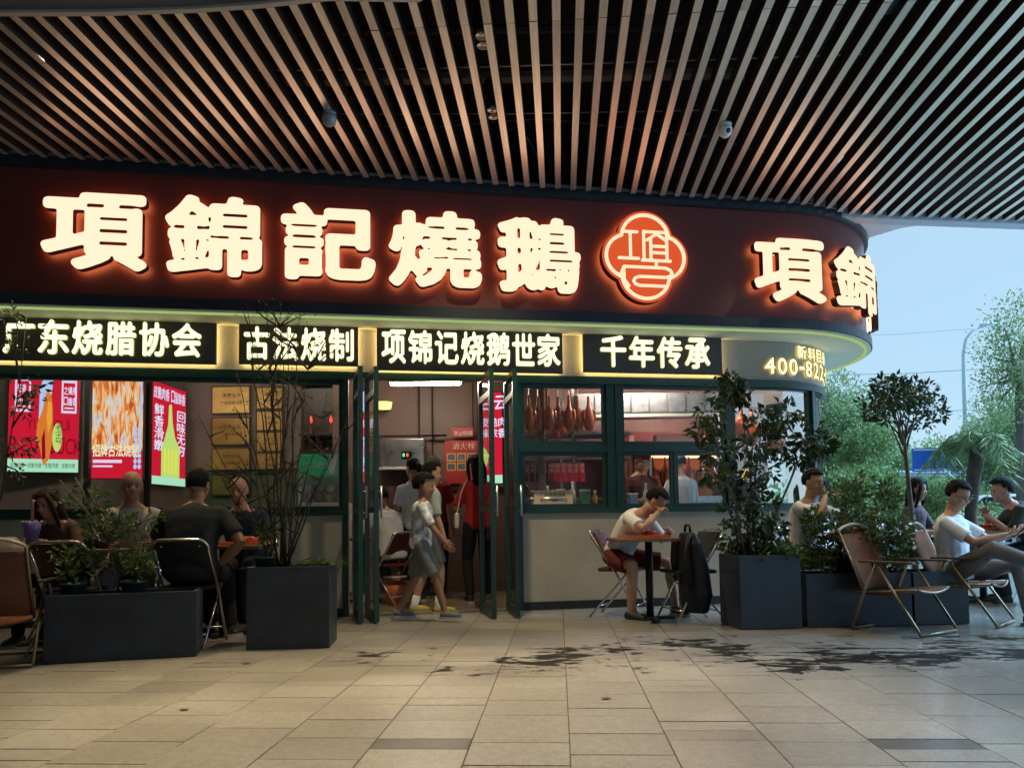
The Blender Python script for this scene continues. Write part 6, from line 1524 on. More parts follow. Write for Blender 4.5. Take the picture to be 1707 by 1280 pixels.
        if style == 'long':
            d2 = MB(); secs = []
            for z, rx, ry, yo in ((0.09, 0.07, 0.06, -0.03), (0.0, 0.094, 0.075, -0.045), (-0.10, 0.098, 0.065, -0.055), (-0.22, 0.095, 0.05, -0.06), (-0.32, 0.07, 0.035, -0.06)): secs.append((hm(0, yo, z), HR @ Vector((1, 0, 0)), HR @ Vector((0, 1, 0)), rx * hs, ry * hs))
            ring_sweep(d2, secs, 18); mobj('long_hair', fuse(d2, 'long_hair', hair, 0.01, 2), t)
            for q in (-1, 1): part('hair_lock', hair, t, lambda b: b.tube([hm(q * 0.05, 0.05, 0.11), hm(q * 0.083, 0.055, 0.03), hm(q * 0.086, 0.045, -0.07), hm(q * 0.085, 0.03, -0.2)], [0.018 * hs, 0.022 * hs, 0.022 * hs, 0.010 * hs], 8), smooth=True)
        if style == 'ponytail': part('ponytail', hair, t, lambda b: b.tube([hm(0, -0.10, 0.06), hm(0, -0.14, 0.03), hm(0, -0.145, -0.08), hm(0.01, -0.13, -0.2), hm(0.02, -0.12, -0.26)], [0.028 * hs, 0.035 * hs, 0.036 * hs, 0.026 * hs, 0.008], 10), smooth=True)
    if cap:
        part('cap', cap, t, lambda b: b.lathe([(0.094 * hs, 0.0), (0.098 * hs, 0.05 * hs), (0.085 * hs, 0.10 * hs), (0.05 * hs, 0.125 * hs), (0.001, 0.132 * hs)], hm(0, -0.01, 0.035), 20, M=HR @ Matrix.Diagonal((0.92, 1.1, 1))), smooth=True)
    if glasses:
        gm = mat('glasses_frame', (0.01, 0.01, 0.01), 0.3)
        gl = part('glasses', gm, t, lambda b: (b.tube([hm(-0.006, 0.094, 0.006), hm(0.006, 0.094, 0.006)], 0.002 * hs, 5), *[b.tube([hm(q * (0.031 + 0.022 * cos(a_)), 0.093, 0.003 + 0.017 * sin(a_)) for a_ in np.linspace(0, 2 * pi, 15)], 0.0022 * hs, 5) for q in (-1, 1)], *[b.tube([hm(q * 0.053, 0.09, 0.008), hm(q * 0.076, 0.0, 0.006)], 0.002 * hs, 5) for q in (-1, 1)]))
    t['wr'] = [list(t_) for t_ in wr] if False else 0
    del t['wr']
    return t, dict(wr=wr, el=el, hm=hm, HC=HC, sh=sh_, kn=kn, an=an)
def to_world(t, p):
    a = t.rotation_euler[2]; return Vector((t.location.x + p.x * cos(a) - p.y * sin(a), t.location.y + p.x * sin(a) + p.y * cos(a), t.location.z + p.z))

# ------------------------------------------------------------------ seats and tables
M_chrome = mat('chrome_tube', (0.55, 0.55, 0.55), 0.22, 0.95)
M_vinyl_d = mat('dark_vinyl', (0.012, 0.014, 0.018), 0.4, var=0.2)
M_vinyl_r = mat('burgundy_vinyl', (0.10, 0.018, 0.026), 0.4, var=0.2)
def arc_pts(c, r, a0, a1, n, ax): return [Vector(c) + Vector(ax[0]) * (r * cos(a0 + (a1 - a0) * i / n)) + Vector(ax[1]) * (r * sin(a0 + (a1 - a0) * i / n)) for i in range(n + 1)]
def folding_chair(label, at, rz, vin):
    t = thing('folding_chair', label, 'chair', (at[0], at[1], 0.004), rz, 'folding chairs at the tables')
    up = Vector((0, -0.30, 1)).normalized()
    def side(x): return [Vector((x, 0.25, 0.0)), Vector((x, 0.02, 0.42)), Vector((x, -0.20, 0.74))]
    L = side(-0.205); R = side(0.205); top = []
    for i in range(7): a = pi - (pi / 2) * i / 6; top.append(Vector((-0.205 + 0.07 + 0.07 * cos(a), -0.20, 0.74)) + Vector((0, -0.045, 0.07)) * sin(a))
    top2 = [Vector((-p.x, p.y, p.z)) for p in top[::-1]]
    part('main_frame', M_chrome, t, lambda b: b.tube(L + top + top2 + R[::-1], 0.0115, 8), smooth=True)
    for x in (-0.185, 0.185): part('rear_leg', M_chrome, t, lambda b: b.tube([(x, 0.14, 0.43), (x, -0.25, 0.0)], 0.010, 8), smooth=True)
    part('rear_crossbar', M_chrome, t, lambda b: b.tube([(-0.185, -0.16, 0.10), (0.185, -0.16, 0.10)], 0.007, 6), smooth=True); part('front_crossbar', M_chrome, t, lambda b: b.tube([(-0.205, 0.19, 0.11), (0.205, 0.19, 0.11)], 0.007, 6), smooth=True)
    part('seat', vin, t, lambda b: b.box((0, 0.03, 0.445), (0.38, 0.38, 0.035)), bevel=0.015)
    def back(b):
        vs = []; n = 8
        for k, off in ((0, 0.010), (1, -0.010)):
            for j in range(5):
                for i in range(n + 1):
                    x = -0.188 + 0.376 * i / n; v = j / 4; z = 0.56 + 0.235 * v; y = -0.075 - 0.125 * v - 0.02 * (1 - (2 * i / n - 1) ** 2); vs.append((x, y + off, z))
        w_ = n + 1; q = 5 * w_; fs = [(k * q + j * w_ + i, k * q + j * w_ + i + 1, k * q + (j + 1) * w_ + i + 1, k * q + (j + 1) * w_ + i) for k in (0, 1) for j in range(4) for i in range(n)]
        ed = [i for i in range(n)] ; 
        for i in range(n): fs += [(i, i + 1, q + i + 1, q + i), (4 * w_ + i, 4 * w_ + i + 1, q + 4 * w_ + i + 1, q + 4 * w_ + i)]
        for j in range(4): fs += [(j * w_, (j + 1) * w_, q + (j + 1) * w_, q + j * w_), (j * w_ + n, (j + 1) * w_ + n, q + (j + 1) * w_ + n, q + j * w_ + n)]
        b.add(vs, fs)
    part('backrest', vin, t, back)
    for x in (-0.14, 0.14): part('rivet', M_chrome, t, lambda b: b.sphere((x, -0.215, 0.76), 0.007, 8, 6), smooth=True)
    return t
M_canvas = mat('brown_canvas', (0.13, 0.058, 0.032), 0.95, spec=0.1, var=0.15, vscale=6, bump=0.3, bscale=160)
M_brass = mat('bronze_tube', (0.17, 0.125, 0.075), 0.42, 0.7)
M_armw = mat('dark_wood_arm', (0.06, 0.032, 0.018), 0.5)
def camp_chair(label, at, rz):
    t = thing('camping_chair', label, 'chair', (at[0], at[1], 0.004), rz, 'brown camping chairs'); w = 0.25
    for x in (-w, w):
        part('leg', M_brass, t, lambda b: b.tube([(x, -0.24, 0.012), (x, -0.225, 0.05), (x, -0.03, 0.535)], 0.011, 8), smooth=True); part('leg', M_brass, t, lambda b: b.tube([(x * 1.06, 0.33, 0.012), (x * 1.06, 0.31, 0.05), (x * 1.06, 0.00, 0.535)], 0.011, 8), smooth=True)
        part('armrest', M_armw, t, lambda b: b.bbox((x * 1.03 - 0.026, -0.14, 0.545), (x * 1.03 + 0.026, 0.30, 0.562)), bevel=0.006)
        part('seat_rail', M_brass, t, lambda b: b.tube([(x * 0.93, -0.20, 0.30), (x * 0.93, 0.29, 0.345)], 0.010, 8), smooth=True)
        part('back_tube', M_brass, t, lambda b: b.tube([(x * 0.9, -0.14, 0.31), (x * 0.9, -0.34, 0.80)], 0.010, 8), smooth=True)
    part('foot_bar', M_brass, t, lambda b: b.tube([(-w, -0.24, 0.012), (w, -0.24, 0.012)], 0.011, 8), smooth=True); part('foot_bar', M_brass, t, lambda b: b.tube([(-w * 1.06, 0.33, 0.012), (w * 1.06, 0.33, 0.012)], 0.011, 8), smooth=True)
    part('top_handle', mat('pale_wood_handle', (0.38, 0.28, 0.18), 0.5), t, lambda b: b.tube([(-w * 0.9, -0.34, 0.79)] + [(w * 0.9 * x, -0.345, 0.80 + 0.05 * (1 - x * x)) for x in np.linspace(-0.98, 0.98, 11)] + [(w * 0.9, -0.34, 0.79)], 0.012, 8), smooth=True)
    def sling(pts, wd, th=0.005):
        def f(b):
            vs = []; n = 8
            for p, sag in pts:
                for i in range(n + 1): x = -wd + 2 * wd * i / n; q = 1 - (2 * i / n - 1) ** 2; vs.append(Vector((x, p[1], p[2])) + Vector(sag) * q)
            k = len(pts); b.add(vs, [(j * (n + 1) + i, j * (n + 1) + i + 1, (j + 1) * (n + 1) + i + 1, (j + 1) * (n + 1) + i) for j in range(k - 1) for i in range(n)])
        return f
    for nm, pts in (('seat', [((0, -0.19, 0.305), (0, 0, -0.035)), ((0, 0.0, 0.318), (0, 0, -0.04)), ((0, 0.15, 0.333), (0, 0, -0.03)), ((0, 0.30, 0.348), (0, 0, -0.012))]), ('backrest', [((0, -0.145, 0.33), (0, -0.03, 0)), ((0, -0.22, 0.52), (0, -0.04, 0)), ((0, -0.28, 0.66), (0, -0.03, 0)), ((0, -0.325, 0.765), (0, -0.015, 0))])):
        o = part(nm, M_canvas, t, sling(pts, 0.222), smooth=True); md = o.modifiers.new('thick', 'SOLIDIFY'); md.thickness = 0.006
    part('front_bar', M_brass, t, lambda b: b.tube([(x * 0.235, 0.30 + 0.02 * (1 - x * x), 0.35 - 0.03 * (1 - x * x)) for x in np.linspace(-1, 1, 9)], 0.009, 8), smooth=True)
    part('cloth_label', mat('dark_label', (0.03, 0.02, 0.015), 0.6), t, lambda b: b.box((-0.13, -0.325, 0.69), (0.035, 0.004, 0.05), M=Matrix.Rotation(0.38, 3, 'X')))
    return t
def table(label, at, rz, w, d, h, top_m, edge_m=None):
    t = thing('cafe_table', label, 'table', (at[0], at[1], 0.004), rz)
    part('table_top', top_m, t, lambda b: b.bbox((-w / 2, -d / 2, h - 0.03), (w / 2, d / 2, h)), bevel=0.006)
    part('pedestal', mat('black_iron', (0.012, 0.012, 0.013), 0.5), t, lambda b: b.tube([(0, 0, 0.03), (0, 0, h - 0.031)], 0.035, 12), smooth=True)
    part('foot', MATS['black_iron'], t, lambda b: (b.box((0, 0, 0.02), (0.46, 0.06, 0.03), 0), ), bevel=0.008); part('foot', MATS['black_iron'], t, lambda b: b.box((0, 0, 0.0225), (0.058, 0.46, 0.028)), bevel=0.008)
    return t
M_tabletop = mat('brown_tabletop', (0.16, 0.075, 0.035), 0.3, var=0.2, vscale=3, stretch=(1, 8, 1))
def food_tray(label, p, rz=0.0, w=0.36, d=0.26):
    t = thing('food_tray', label, 'tray', p, rz)
    part('tray', M_orange, t, lambda b: (b.bbox((-w / 2, -d / 2, 0.002), (w / 2, d / 2, 0.01)), b.bbox((-w / 2, -d / 2, 0.0101), (w / 2, -d / 2 + 0.012, 0.026)), b.bbox((-w / 2, d / 2 - 0.012, 0.0101), (w / 2, d / 2, 0.026)), b.bbox((-w / 2, -d / 2 + 0.0121, 0.0101), (-w / 2 + 0.012, d / 2 - 0.0121, 0.026)), b.bbox((w / 2 - 0.012, -d / 2 + 0.0121, 0.0101), (w / 2, d / 2 - 0.0121, 0.026))))
    part('bowl', mat('red_bowl', (0.48, 0.05, 0.03), 0.35), t, lambda b: b.lathe([(0.035, 0.011), (0.065, 0.03), (0.078, 0.062), (0.072, 0.062), (0.058, 0.034), (0.001, 0.026)], (0.05, 0, 0), 20), smooth=True)
    part('plate', M_white, t, lambda b: b.lathe([(0.04, 0.011), (0.065, 0.02), (0.06, 0.022), (0.001, 0.016)], (-0.1, 0, 0), 18), smooth=True)
    for k in range(7): part('food_piece', M_goose, t, lambda b: b.sphere((0.05 + random.uniform(-0.04, 0.04), random.uniform(-0.04, 0.04), 0.058), (0.02, 0.016, 0.013), 7, 5), smooth=True)
    return t

# ---- right: man eating
Fr = -pi / 2 - 0.42; fw = Vector((-sin(Fr), cos(Fr), 0)); rt = Vector((cos(Fr), sin(Fr), 0)); base = Vector((1.02, 7.42, 0))
folding_chair('burgundy folding chair under the eating man', base, Fr, M_vinyl_r)
tc = Vector((1.24, 7.06, 0)); table('brown table in front of the eating man', tc, 0.1, 0.66, 0.60, 0.745, M_tabletop)
food_tray('orange tray with red bowl in front of the eating man', (tc.x - 0.05, tc.y - 0.02, 0.75), 0.1, 0.40, 0.28)
W_TEE = cloth('white_tee', (0.60, 0.62, 0.64)); MAROON = cloth('maroon_shorts', (0.12, 0.022, 0.022)); SANDAL = mat('black_sandal', (0.015, 0.015, 0.016), 0.6)
Fr = Fr - 0.30
pt, J = person('man in white T-shirt and maroon shorts bent over eating from a bowl', base + Vector((-0.02, 0.02, 0)), Fr, 1.72, 0.545, lean=0.36, hunch=0.52, side=-0.04, head=(0.25, 0.70), hands=((0.07, 0.50, 0.97), (-0.20, 0.46, 0.79)), hpole=((0.9, -0.2, -0.6), (-0.7, -0.4, -0.5)),
    feet=((0.30, 0.34), (-0.36, 0.42)), fpole=((0.6, 1, 0.6), (-0.6, 1, 0.6)), shirt=W_TEE, pants=MAROON, plen=0.42, shoes=SANDAL, curl=1.5)
hp_ = to_world(pt, J['wr'][0]); 
t = thing('chopsticks', 'pair of chopsticks in the hand of the eating man', 'chopsticks', hp_)
for k in (0, 1): part('stick', mat('bamboo', (0.45, 0.30, 0.15), 0.6), t, lambda b: b.tube([(-0.03, 0.01 * k, 0.07), (0.13, -0.06 + 0.012 * k, -0.02)], 0.003, 5))
# chair opposite with coat and backpack
Fr = pi / 2 + 0.25; cb = Vector((1.60, 6.98, 0)); folding_chair('chrome folding chair with dark coat hung over it beside the right planter', cb, Fr, M_vinyl_d)
t = thing('backpack', 'black backpack with a grey coat hanging on the folding chair', 'bag', (1.30, 6.74, 0.0), Fr)
NYLON = cloth('black_nylon', (0.014, 0.016, 0.022), 0.3, 0.5); c = MB()
ring_sweep(c, [((0, -0.30, 0.10), Vector((1, 0, 0)), Vector((0, 1, 0)), 0.16, 0.10), ((0, -0.31, 0.25), Vector((1, 0, 0)), Vector((0, 1, 0)), 0.20, 0.13), ((0, -0.29, 0.50), Vector((1, 0, 0)), Vector((0, 1, 0)), 0.19, 0.12), ((0, -0.26, 0.70), Vector((1, 0, 0)), Vector((0, 1, 0)), 0.17, 0.09), ((0, -0.25, 0.80), Vector((1, 0, 0)), Vector((0, 1, 0)), 0.11, 0.05)])
mobj('bag_body', fuse(c, 'bag_body', NYLON, 0.012, 4), t); part('carry_loop', NYLON, t, lambda b: b.tube([(-0.05, -0.25, 0.80), (-0.04, -0.25, 0.86), (0.04, -0.25, 0.86), (0.05, -0.25, 0.80)], 0.012, 8), smooth=True)
part('strap', NYLON, t, lambda b: b.tube([(-0.12, -0.2, 0.78), (-0.15, -0.14, 0.6), (-0.14, -0.18, 0.3)], 0.016, 8), smooth=True)
c = MB(); ring_sweep(c, [((0.20, -0.30, 0.36), Vector((1, 0, 0)), Vector((0, 1, 0)), 0.06, 0.10), ((0.19, -0.28, 0.55), Vector((1, 0, 0)), Vector((0, 1, 0)), 0.075, 0.11), ((0.15, -0.24, 0.74), Vector((1, 0, 0)), Vector((0, 1, 0)), 0.06, 0.07)]); mobj('hung_coat', fuse(c, 'hung_coat', cloth('grey_coat', (0.05, 0.045, 0.042)), 0.012, 3), t)

# ---- right: man drinking behind the planters
Fr = -pi / 2 - 0.92; base = Vector((2.72, 7.30, 0)); fw = Vector((-sin(Fr), cos(Fr), 0))
folding_chair('folding chair under the drinking man behind the right planters', base, Fr, M_vinyl_d)
tc = base + fw * 0.52; table('brown table in front of the drinking man', tc, 0.1, 0.6, 0.55, 0.745, M_tabletop); food_tray('orange tray on the table of the drinking man', (tc.x, tc.y, 0.75), 0.2, 0.34, 0.24)
pt, J = person('man in white T-shirt holding a dark phone to his face behind right planter', base, Fr, 1.74, 0.55, lean=0.12, hunch=0.2, head=(-0.1, 0.12), hands=((0.05, 0.30, 1.10), (-0.10, 0.36, 1.06)), hpole=((0.9, 0.0, -0.8), (-0.8, 0.1, -0.8)), feet=((0.14, 0.42), (-0.14, 0.42)), shirt=cloth('striped_white_tee', (0.55, 0.57, 0.60)), pants=cloth('black_trousers', (0.014, 0.014, 0.017)), shoes=SANDAL, curl=1.3)
w_ = to_world(pt, J['wr'][0] + (J['wr'][0] - J['el'][0]).normalized() * 0.09); t = thing('mobile_phone', 'dark phone held at the face of the man behind right planter', 'phone', w_, Fr); part('case', M_black, t, lambda b: b.box((0, 0.02, 0.02), (0.075, 0.012, 0.15), M=Matrix.Rotation(0.3, 3, 'X')), bevel=0.004); part('screen', mat('phone_screen', (0.02, 0.02, 0.025), 0.1), t, lambda b: b.box((0, 0.013, 0.02), (0.066, 0.002, 0.138), M=Matrix.Rotation(0.3, 3, 'X')))
# ---- right: long haired woman
base = Vector((atY(1520, 900, 8.4).x, 8.4, 0)); folding_chair('folding chair under the long haired person by the tree trunk', base, -pi * 0.75, M_vinyl_d)
person('long haired person sitting behind the round headed tree trunk', base, -pi * 0.78, 1.64, 0.54, lean=0.05, hunch=0.1, head=(0.05, 0.15), hands=((0.15, 0.35, 0.74), (-0.12, 0.36, 0.74)), feet=((0.12, 0.42), (-0.12, 0.42)), shirt=cloth('dusty_top', (0.10, 0.07, 0.08)), pants=MATS['black_trousers'], shoes=SANDAL, style='long', slim=0.9)
# ---- right: man with glasses in camping chair
Fr = -pi / 2 - 0.80; base = Vector((3.84, 6.66, 0))
camp_chair('brown camping chair under the man with glasses', base, Fr)
pt, J = person('man with glasses in white T-shirt sitting cross legged looking at a phone', base + Vector((-0.02, 0, 0)), Fr, 1.70, 0.41, lean=-0.18, hunch=0.32, head=(-0.2, 0.40), hands=((0.07, 0.40, 0.75), (-0.08, 0.41, 0.75)), hpole=((0.8, -0.3, -0.9), (-0.8, -0.3, -0.9)), feet=((0.16, 0.72, 0.40), (-0.12, 0.50, 0)), fpole=((0.6, 0.5, 1), (-0.1, 1, 1)), fdir=((0.5, 0.9), (0, 1)), shirt=cloth('pale_white_tee', (0.66, 0.69, 0.72)), pants=cloth('grey_chinos', (0.13, 0.12, 0.115)), plen=0.98, shoes=mat('dark_sneaker', (0.03, 0.03, 0.035), 0.6), glasses=True, curl=1.1, palms=((-0.5, 0.2, 0.8), (0.5, 0.2, 0.8)))
w_ = to_world(pt, (J['wr'][0] + J['wr'][1]) / 2 + Vector((0, 0.08, 0.03))); t = thing('mobile_phone', 'dark phone held by the man with glasses', 'phone', w_, Fr); part('case', M_black, t, lambda b: b.box((0, 0, 0), (0.08, 0.15, 0.011), M=Matrix.Rotation(0.7, 3, 'X')), bevel=0.004); part('screen', emis('phone_screen_glow', (0.35, 0.38, 0.42), 0.6), t, lambda b: b.box((0, -0.005, 0.006), (0.07, 0.135, 0.002), M=Matrix.Rotation(0.7, 3, 'X')))
# ---- right: dark shirted man
Fr = pi / 2 - 0.35; base = Vector((5.42, 7.9, 0)); folding_chair('folding chair under the man in dark shirt at the right edge', base, Fr, M_vinyl_d)
fw = Vector((-sin(Fr), cos(Fr), 0)); tc = base + fw * 0.55; table('table between the man with glasses and dark shirted man', tc, 0, 0.6, 0.6, 0.745, M_tabletop); food_tray('orange tray on the table at the right edge', (tc.x, tc.y - 0.02, 0.75), 0, 0.34, 0.24)
person('man in dark olive shirt at the right edge leaning on a table', base, Fr, 1.74, 0.55, lean=0.35, hunch=0.35, head=(0.15, 0.15), hands=((0.05, 0.48, 0.92), (-0.12, 0.45, 0.86)), feet=((0.16, 0.35), (-0.16, 0.38)), shirt=cloth('dark_olive_tee', (0.030, 0.036, 0.032)), pants=MATS['black_trousers'], shoes=SANDAL, curl=1.2, slim=1.06)
# empty camping chairs
camp_chair('empty brown camping chair in front of the long right planter', Vector((3.08, 6.24, 0)), -pi / 2 - 0.98)
ge = gnd(30, 1100); camp_chair('brown camping chair cut by the left picture edge, seen from behind', Vector((-3.48, 5.30, 0)), 0.25)

# ---- left group
base = Vector((-2.50, 5.98, 0)); folding_chair('dark folding chair under the man seen from behind at left', base, 0.06, M_vinyl_d)
person('broad man in dark T-shirt sitting with his back turned at left', base, 0.10, 1.76, 0.55, lean=0.12, hunch=0.25, head=(-0.15, 0.12), hands=((0.20, 0.10, 0.62), (-0.18, 0.42, 0.76)), hpole=((1.0, -0.5, -0.2), (-0.8, -0.4, -0.5)), feet=((0.18, 0.42), (-0.18, 0.42)), shirt=cloth('charcoal_tee', (0.022, 0.024, 0.026)), pants=MATS['black_trousers'], shoes=SANDAL, skin=SKIN2, slim=1.16)
base = Vector((-2.42, 7.0, 0)); folding_chair('dark folding chair under the navy shirted man at left', base, pi - 0.05, M_vinyl_d)
person('thin haired man in navy T-shirt facing the viewer at left', base, pi - 0.05, 1.74, 0.55, lean=0.12, hunch=0.25, head=(0.1, 0.2), hands=((0.18, 0.36, 0.76), (-0.18, 0.36, 0.76)), feet=((0.15, 0.40), (-0.15, 0.40)), shirt=cloth('navy_tee', (0.016, 0.020, 0.038)), pants=MATS['black_trousers'], shoes=SANDAL, skin=SKIN2, hair=HAIR2, style='thin')
table('table with orange tray between the two dark shirted men at left', Vector((-2.44, 6.50, 0)), 0.05, 0.72, 0.42, 0.745, M_tabletop); food_tray('orange tray on the table left of the bare bush', (-2.28, 6.52, 0.75), 0.1, 0.34, 0.24)
o = thing('tissue_bag', 'crumpled white plastic bag on table left of the navy shirted man', 'bag', (-2.62, 6.62, 0.75)); c = MB(); r = random.Random(4)
for k in range(9): c.sphere((r.uniform(-0.06, 0.06), r.uniform(-0.04, 0.04), 0.05 + 0.025 * k), (0.06 - 0.004 * k, 0.045, 0.04), 8, 6, M=Euler((r.random() * 2, r.random() * 2, 0)).to_matrix())
mobj('film', fuse(c, 'film', mat('white_film', (0.55, 0.60, 0.58), 0.3), 0.012, 1), o)
base = Vector((-3.18, 6.45, 0)); folding_chair('dark folding chair under the bald man at left', base, pi + 0.35, M_vinyl_d)
person('bald man in pale shirt sitting behind the forked shrub', base, pi + 0.35, 1.76, 0.56, lean=0.10, hunch=0.2, head=(0.2, 0.15), hands=((0.16, 0.38, 0.78), (-0.20, 0.34, 0.76)), feet=((0.15, 0.40), (-0.15, 0.40)), shirt=cloth('pale_stone_shirt', (0.30, 0.28, 0.27)), pants=MATS['grey_chinos'], shoes=SANDAL, skin=SKIN2, hair=HAIR2, style='bald')
base = Vector((-3.66, 6.45, 0)); folding_chair('empty dark folding chair behind the left end of the long planter', Vector((-3.30, 5.78, 0)), 0.05, M_vinyl_d); folding_chair('folding chair under the brown haired person at left', base, pi - 0.3, M_vinyl_d)
person('brown haired person bent low behind the shrub at far left', base, pi - 0.3, 1.60, 0.53, lean=0.25, hunch=0.35, head=(0.1, 0.35), hands=((0.14, 0.36, 0.77), (-0.14, 0.36, 0.77)), feet=((0.13, 0.40), (-0.13, 0.40)), shirt=cloth('brown_top', (0.09, 0.055, 0.04)), pants=MATS['black_trousers'], shoes=SANDAL, hair=HAIRB, style='long', slim=0.92)
table('brown table behind the long left planter', Vector((-3.35, 6.05, 0)), 0.05, 1.0, 0.44, 0.745, M_tabletop)
t = thing('umbrella', 'folded purple umbrella standing against the left table', 'umbrella', (-3.74, 5.99, 0.79)); r = random.Random(2)
part('canopy', mat('purple_nylon', (0.10, 0.065, 0.24), 0.5, bump=0.5, bscale=20), t, lambda b: b.lathe([(0.010, -0.04), (0.035, 0.0), (0.052, 0.09), (0.068, 0.17), (0.022, 0.178)], n=14), smooth=True); part('handle', mat('pink_plastic', (0.45, 0.16, 0.20), 0.4), t, lambda b: b.tube([(0, 0, 0.19), (0, 0, 0.32), (0.01, 0, 0.345)], 0.012, 8), smooth=True)
for k in range(8): part('rib_tip', M_white, t, lambda b: b.sphere((0.068 * cos(k * pi / 4), 0.068 * sin(k * pi / 4), 0.178), 0.006, 6, 5))
t = thing('handbag', 'pale grey handbag with dark handle on the chair at the far left', 'bag', (-3.90, 5.85, 0.55), 0.2); c = MB(); ring_sweep(c, [((0, 0, 0.0), Vector((1, 0, 0)), Vector((0, 1, 0)), 0.20, 0.09), ((0, 0, 0.1), Vector((1, 0, 0)), Vector((0, 1, 0)), 0.23, 0.11), ((0, 0, 0.22), Vector((1, 0, 0)), Vector((0, 1, 0)), 0.20, 0.09), ((0, 0, 0.30), Vector((1, 0, 0)), Vector((0, 1, 0)), 0.12, 0.05)]); mobj('bag_body', fuse(c, 'bag_body', mat('grey_leather', (0.16, 0.15, 0.13), 0.5), 0.012, 3), t)
part('handle', M_black, t, lambda b: b.tube([(0.17, 0, 0.20), (0.26, 0, 0.24), (0.31, 0, 0.18), (0.33, 0, 0.10)], 0.011, 8), smooth=True)
t = thing('black_box', 'black tissue box on the brown table at left', 'box', (-3.22, 6.0, 0.75)); part('case', M_black, t, lambda b: b.box((0, 0, 0.04), (0.18, 0.11, 0.078)), bevel=0.008); c = MB(); c.sphere((0, 0, 0.085), (0.05, 0.03, 0.03), 8, 6); c.build('tissue', M_white, t, smooth=True)
t = thing('paper_carton', 'white carton with characters under the left table', 'box', (-2.12, 6.75, 0.0)); part('carton', mat('white_card', (0.50, 0.50, 0.46), 0.7), t, lambda b: b.bbox((-0.14, -0.1, 0.0), (0.14, 0.1, 0.32)), bevel=0.003); flat_text('白炊', 0.07, 'lettering', M_black, t, Matrix.Translation((-0.08, -0.102, 0.2)) @ LM, 0.001, 0, 30)

# ---- doorway: two boys walking right
PAT = mat('printed_tee', (0.56, 0.58, 0.61), 0.85, var=0.55, vscale=16, bump=0.5, bscale=14, detail=1.0)
c = (gnd(662, 1034) + gnd(742, 1036)) / 2
person('boy in printed white T-shirt and grey shorts walking right past the doors', (c.x, c.y, 0), -pi / 2, 1.33, 0.715, lean=0.06, head=(-0.05, 0.08), hands=((0.17, 0.27, 0.70), (-0.17, 0.02, 0.62)), hpole=((0.5, -1, -0.3), (-0.5, -1, -0.3)), feet=((0.07, 0.24), (-0.07, -0.22, 0.03)), fpole=((0, 1, 0), (0, 1, 0)), shirt=PAT, sleeve=0.9, pants=cloth('grey_blue_shorts', (0.17, 0.19, 0.19)), plen=0.45, shoes=mat('grey_sneaker', (0.13, 0.14, 0.15), 0.7), slim=1.02, skin=SKIN2)
c = gnd(705, 1028); 
person('taller boy in pale blue T-shirt and yellow shoes walking behind the first boy', (c.x + 0.03, c.y + 0.30, 0), -pi / 2 + 0.3, 1.50, 0.81, lean=0.05, head=(0.1, 0.1), hands=((0.2, 0.12, 0.75), (-0.2, 0.10, 0.74)), hpole=((0.5, -1, -0.3), (-0.5, -1, -0.3)), feet=((0.08, 0.08), (-0.08, -0.14)), shirt=cloth('pale_blue_tee', (0.34, 0.37, 0.38)), sleeve=0.9, pants=cloth('grey_shorts', (0.12, 0.12, 0.13)), plen=0.42, shoes=mat('yellow_sneaker', (0.40, 0.32, 0.04), 0.6), socks=W_TEE, slim=0.98)
# ---- inside the doorway
p = atY(690, 900, 9.0); person('person with black ponytail in white T-shirt standing inside the doorway', (p.x, 9.0, 0), 0.25, 1.63, 0.88, head=(0.5, 0.05), shirt=W_TEE, pants=MATS['black_trousers'], shoes=SANDAL, style='ponytail', slim=0.9, z0=0.008)
p = atY(722, 900, 9.35); person('grey haired adult in dark red top standing deep inside the doorway', (p.x, 9.4, 0), 0.0, 1.68, 0.90, head=(-0.4, 0.05), shirt=cloth('dark_red_tee', (0.20, 0.02, 0.02)), pants=MATS['black_trousers'], shoes=SANDAL, hair=HAIR2, z0=0.008)
p = atY(797, 900, 8.75); pt, J = person('customer in red top and black trousers standing at the counter', (p.x, 8.75, 0), 0.35, 1.64, 0.88, head=(0.3, 0.1), hands=((0.16, 0.30, 1.0), (-0.16, 0.30, 1.0)), shirt=cloth('red_top', (0.36, 0.022, 0.026)), sleeve=0.9, pants=MATS['black_trousers'], shoes=SANDAL, style='long', slim=0.92, z0=0.008)
t = thing('shoulder_bag', 'small white shoulder bag of the customer in red', 'bag', (p.x - 0.23, 8.68, 0.84)); part('pouch', mat('white_leather', (0.6, 0.58, 0.54), 0.5), t, lambda b: b.box((0, 0, 0.09), (0.05, 0.18, 0.17)), bevel=0.02); part('strap', MATS['white_leather'], t, lambda b: b.tube([(0, -0.05, 0.17), (0.05, -0.06, 0.4), (0.12, 0.0, 0.58)], 0.006, 6))
base = Vector((atY(655, 900, 8.7).x, 8.72, 0)); folding_chair('burgundy folding chair under the man sitting inside the doorway', base, 0.9, M_vinyl_r)
person('man in white T-shirt and grey trousers sitting inside behind the left doors', base, 0.75, 1.72, 0.55, lean=0.2, hunch=0.3, head=(0.2, 0.3), hands=((0.14, 0.42, 0.80), (-0.14, 0.40, 0.80)), hpole=((1, -0.2, -0.4), (-0.8, -0.2, -0.5)), feet=((0.20, 0.36), (-0.15, 0.40)), shirt=W_TEE, pants=cloth('slate_trousers', (0.09, 0.09, 0.10)), shoes=mat('white_sneaker', (0.5, 0.5, 0.5), 0.6), z0=0.008)
table('small table inside behind the left folded doors', Vector((base.x - 0.42, base.y + 0.30, 0)), 0, 0.6, 0.55, 0.745, M_tabletop)
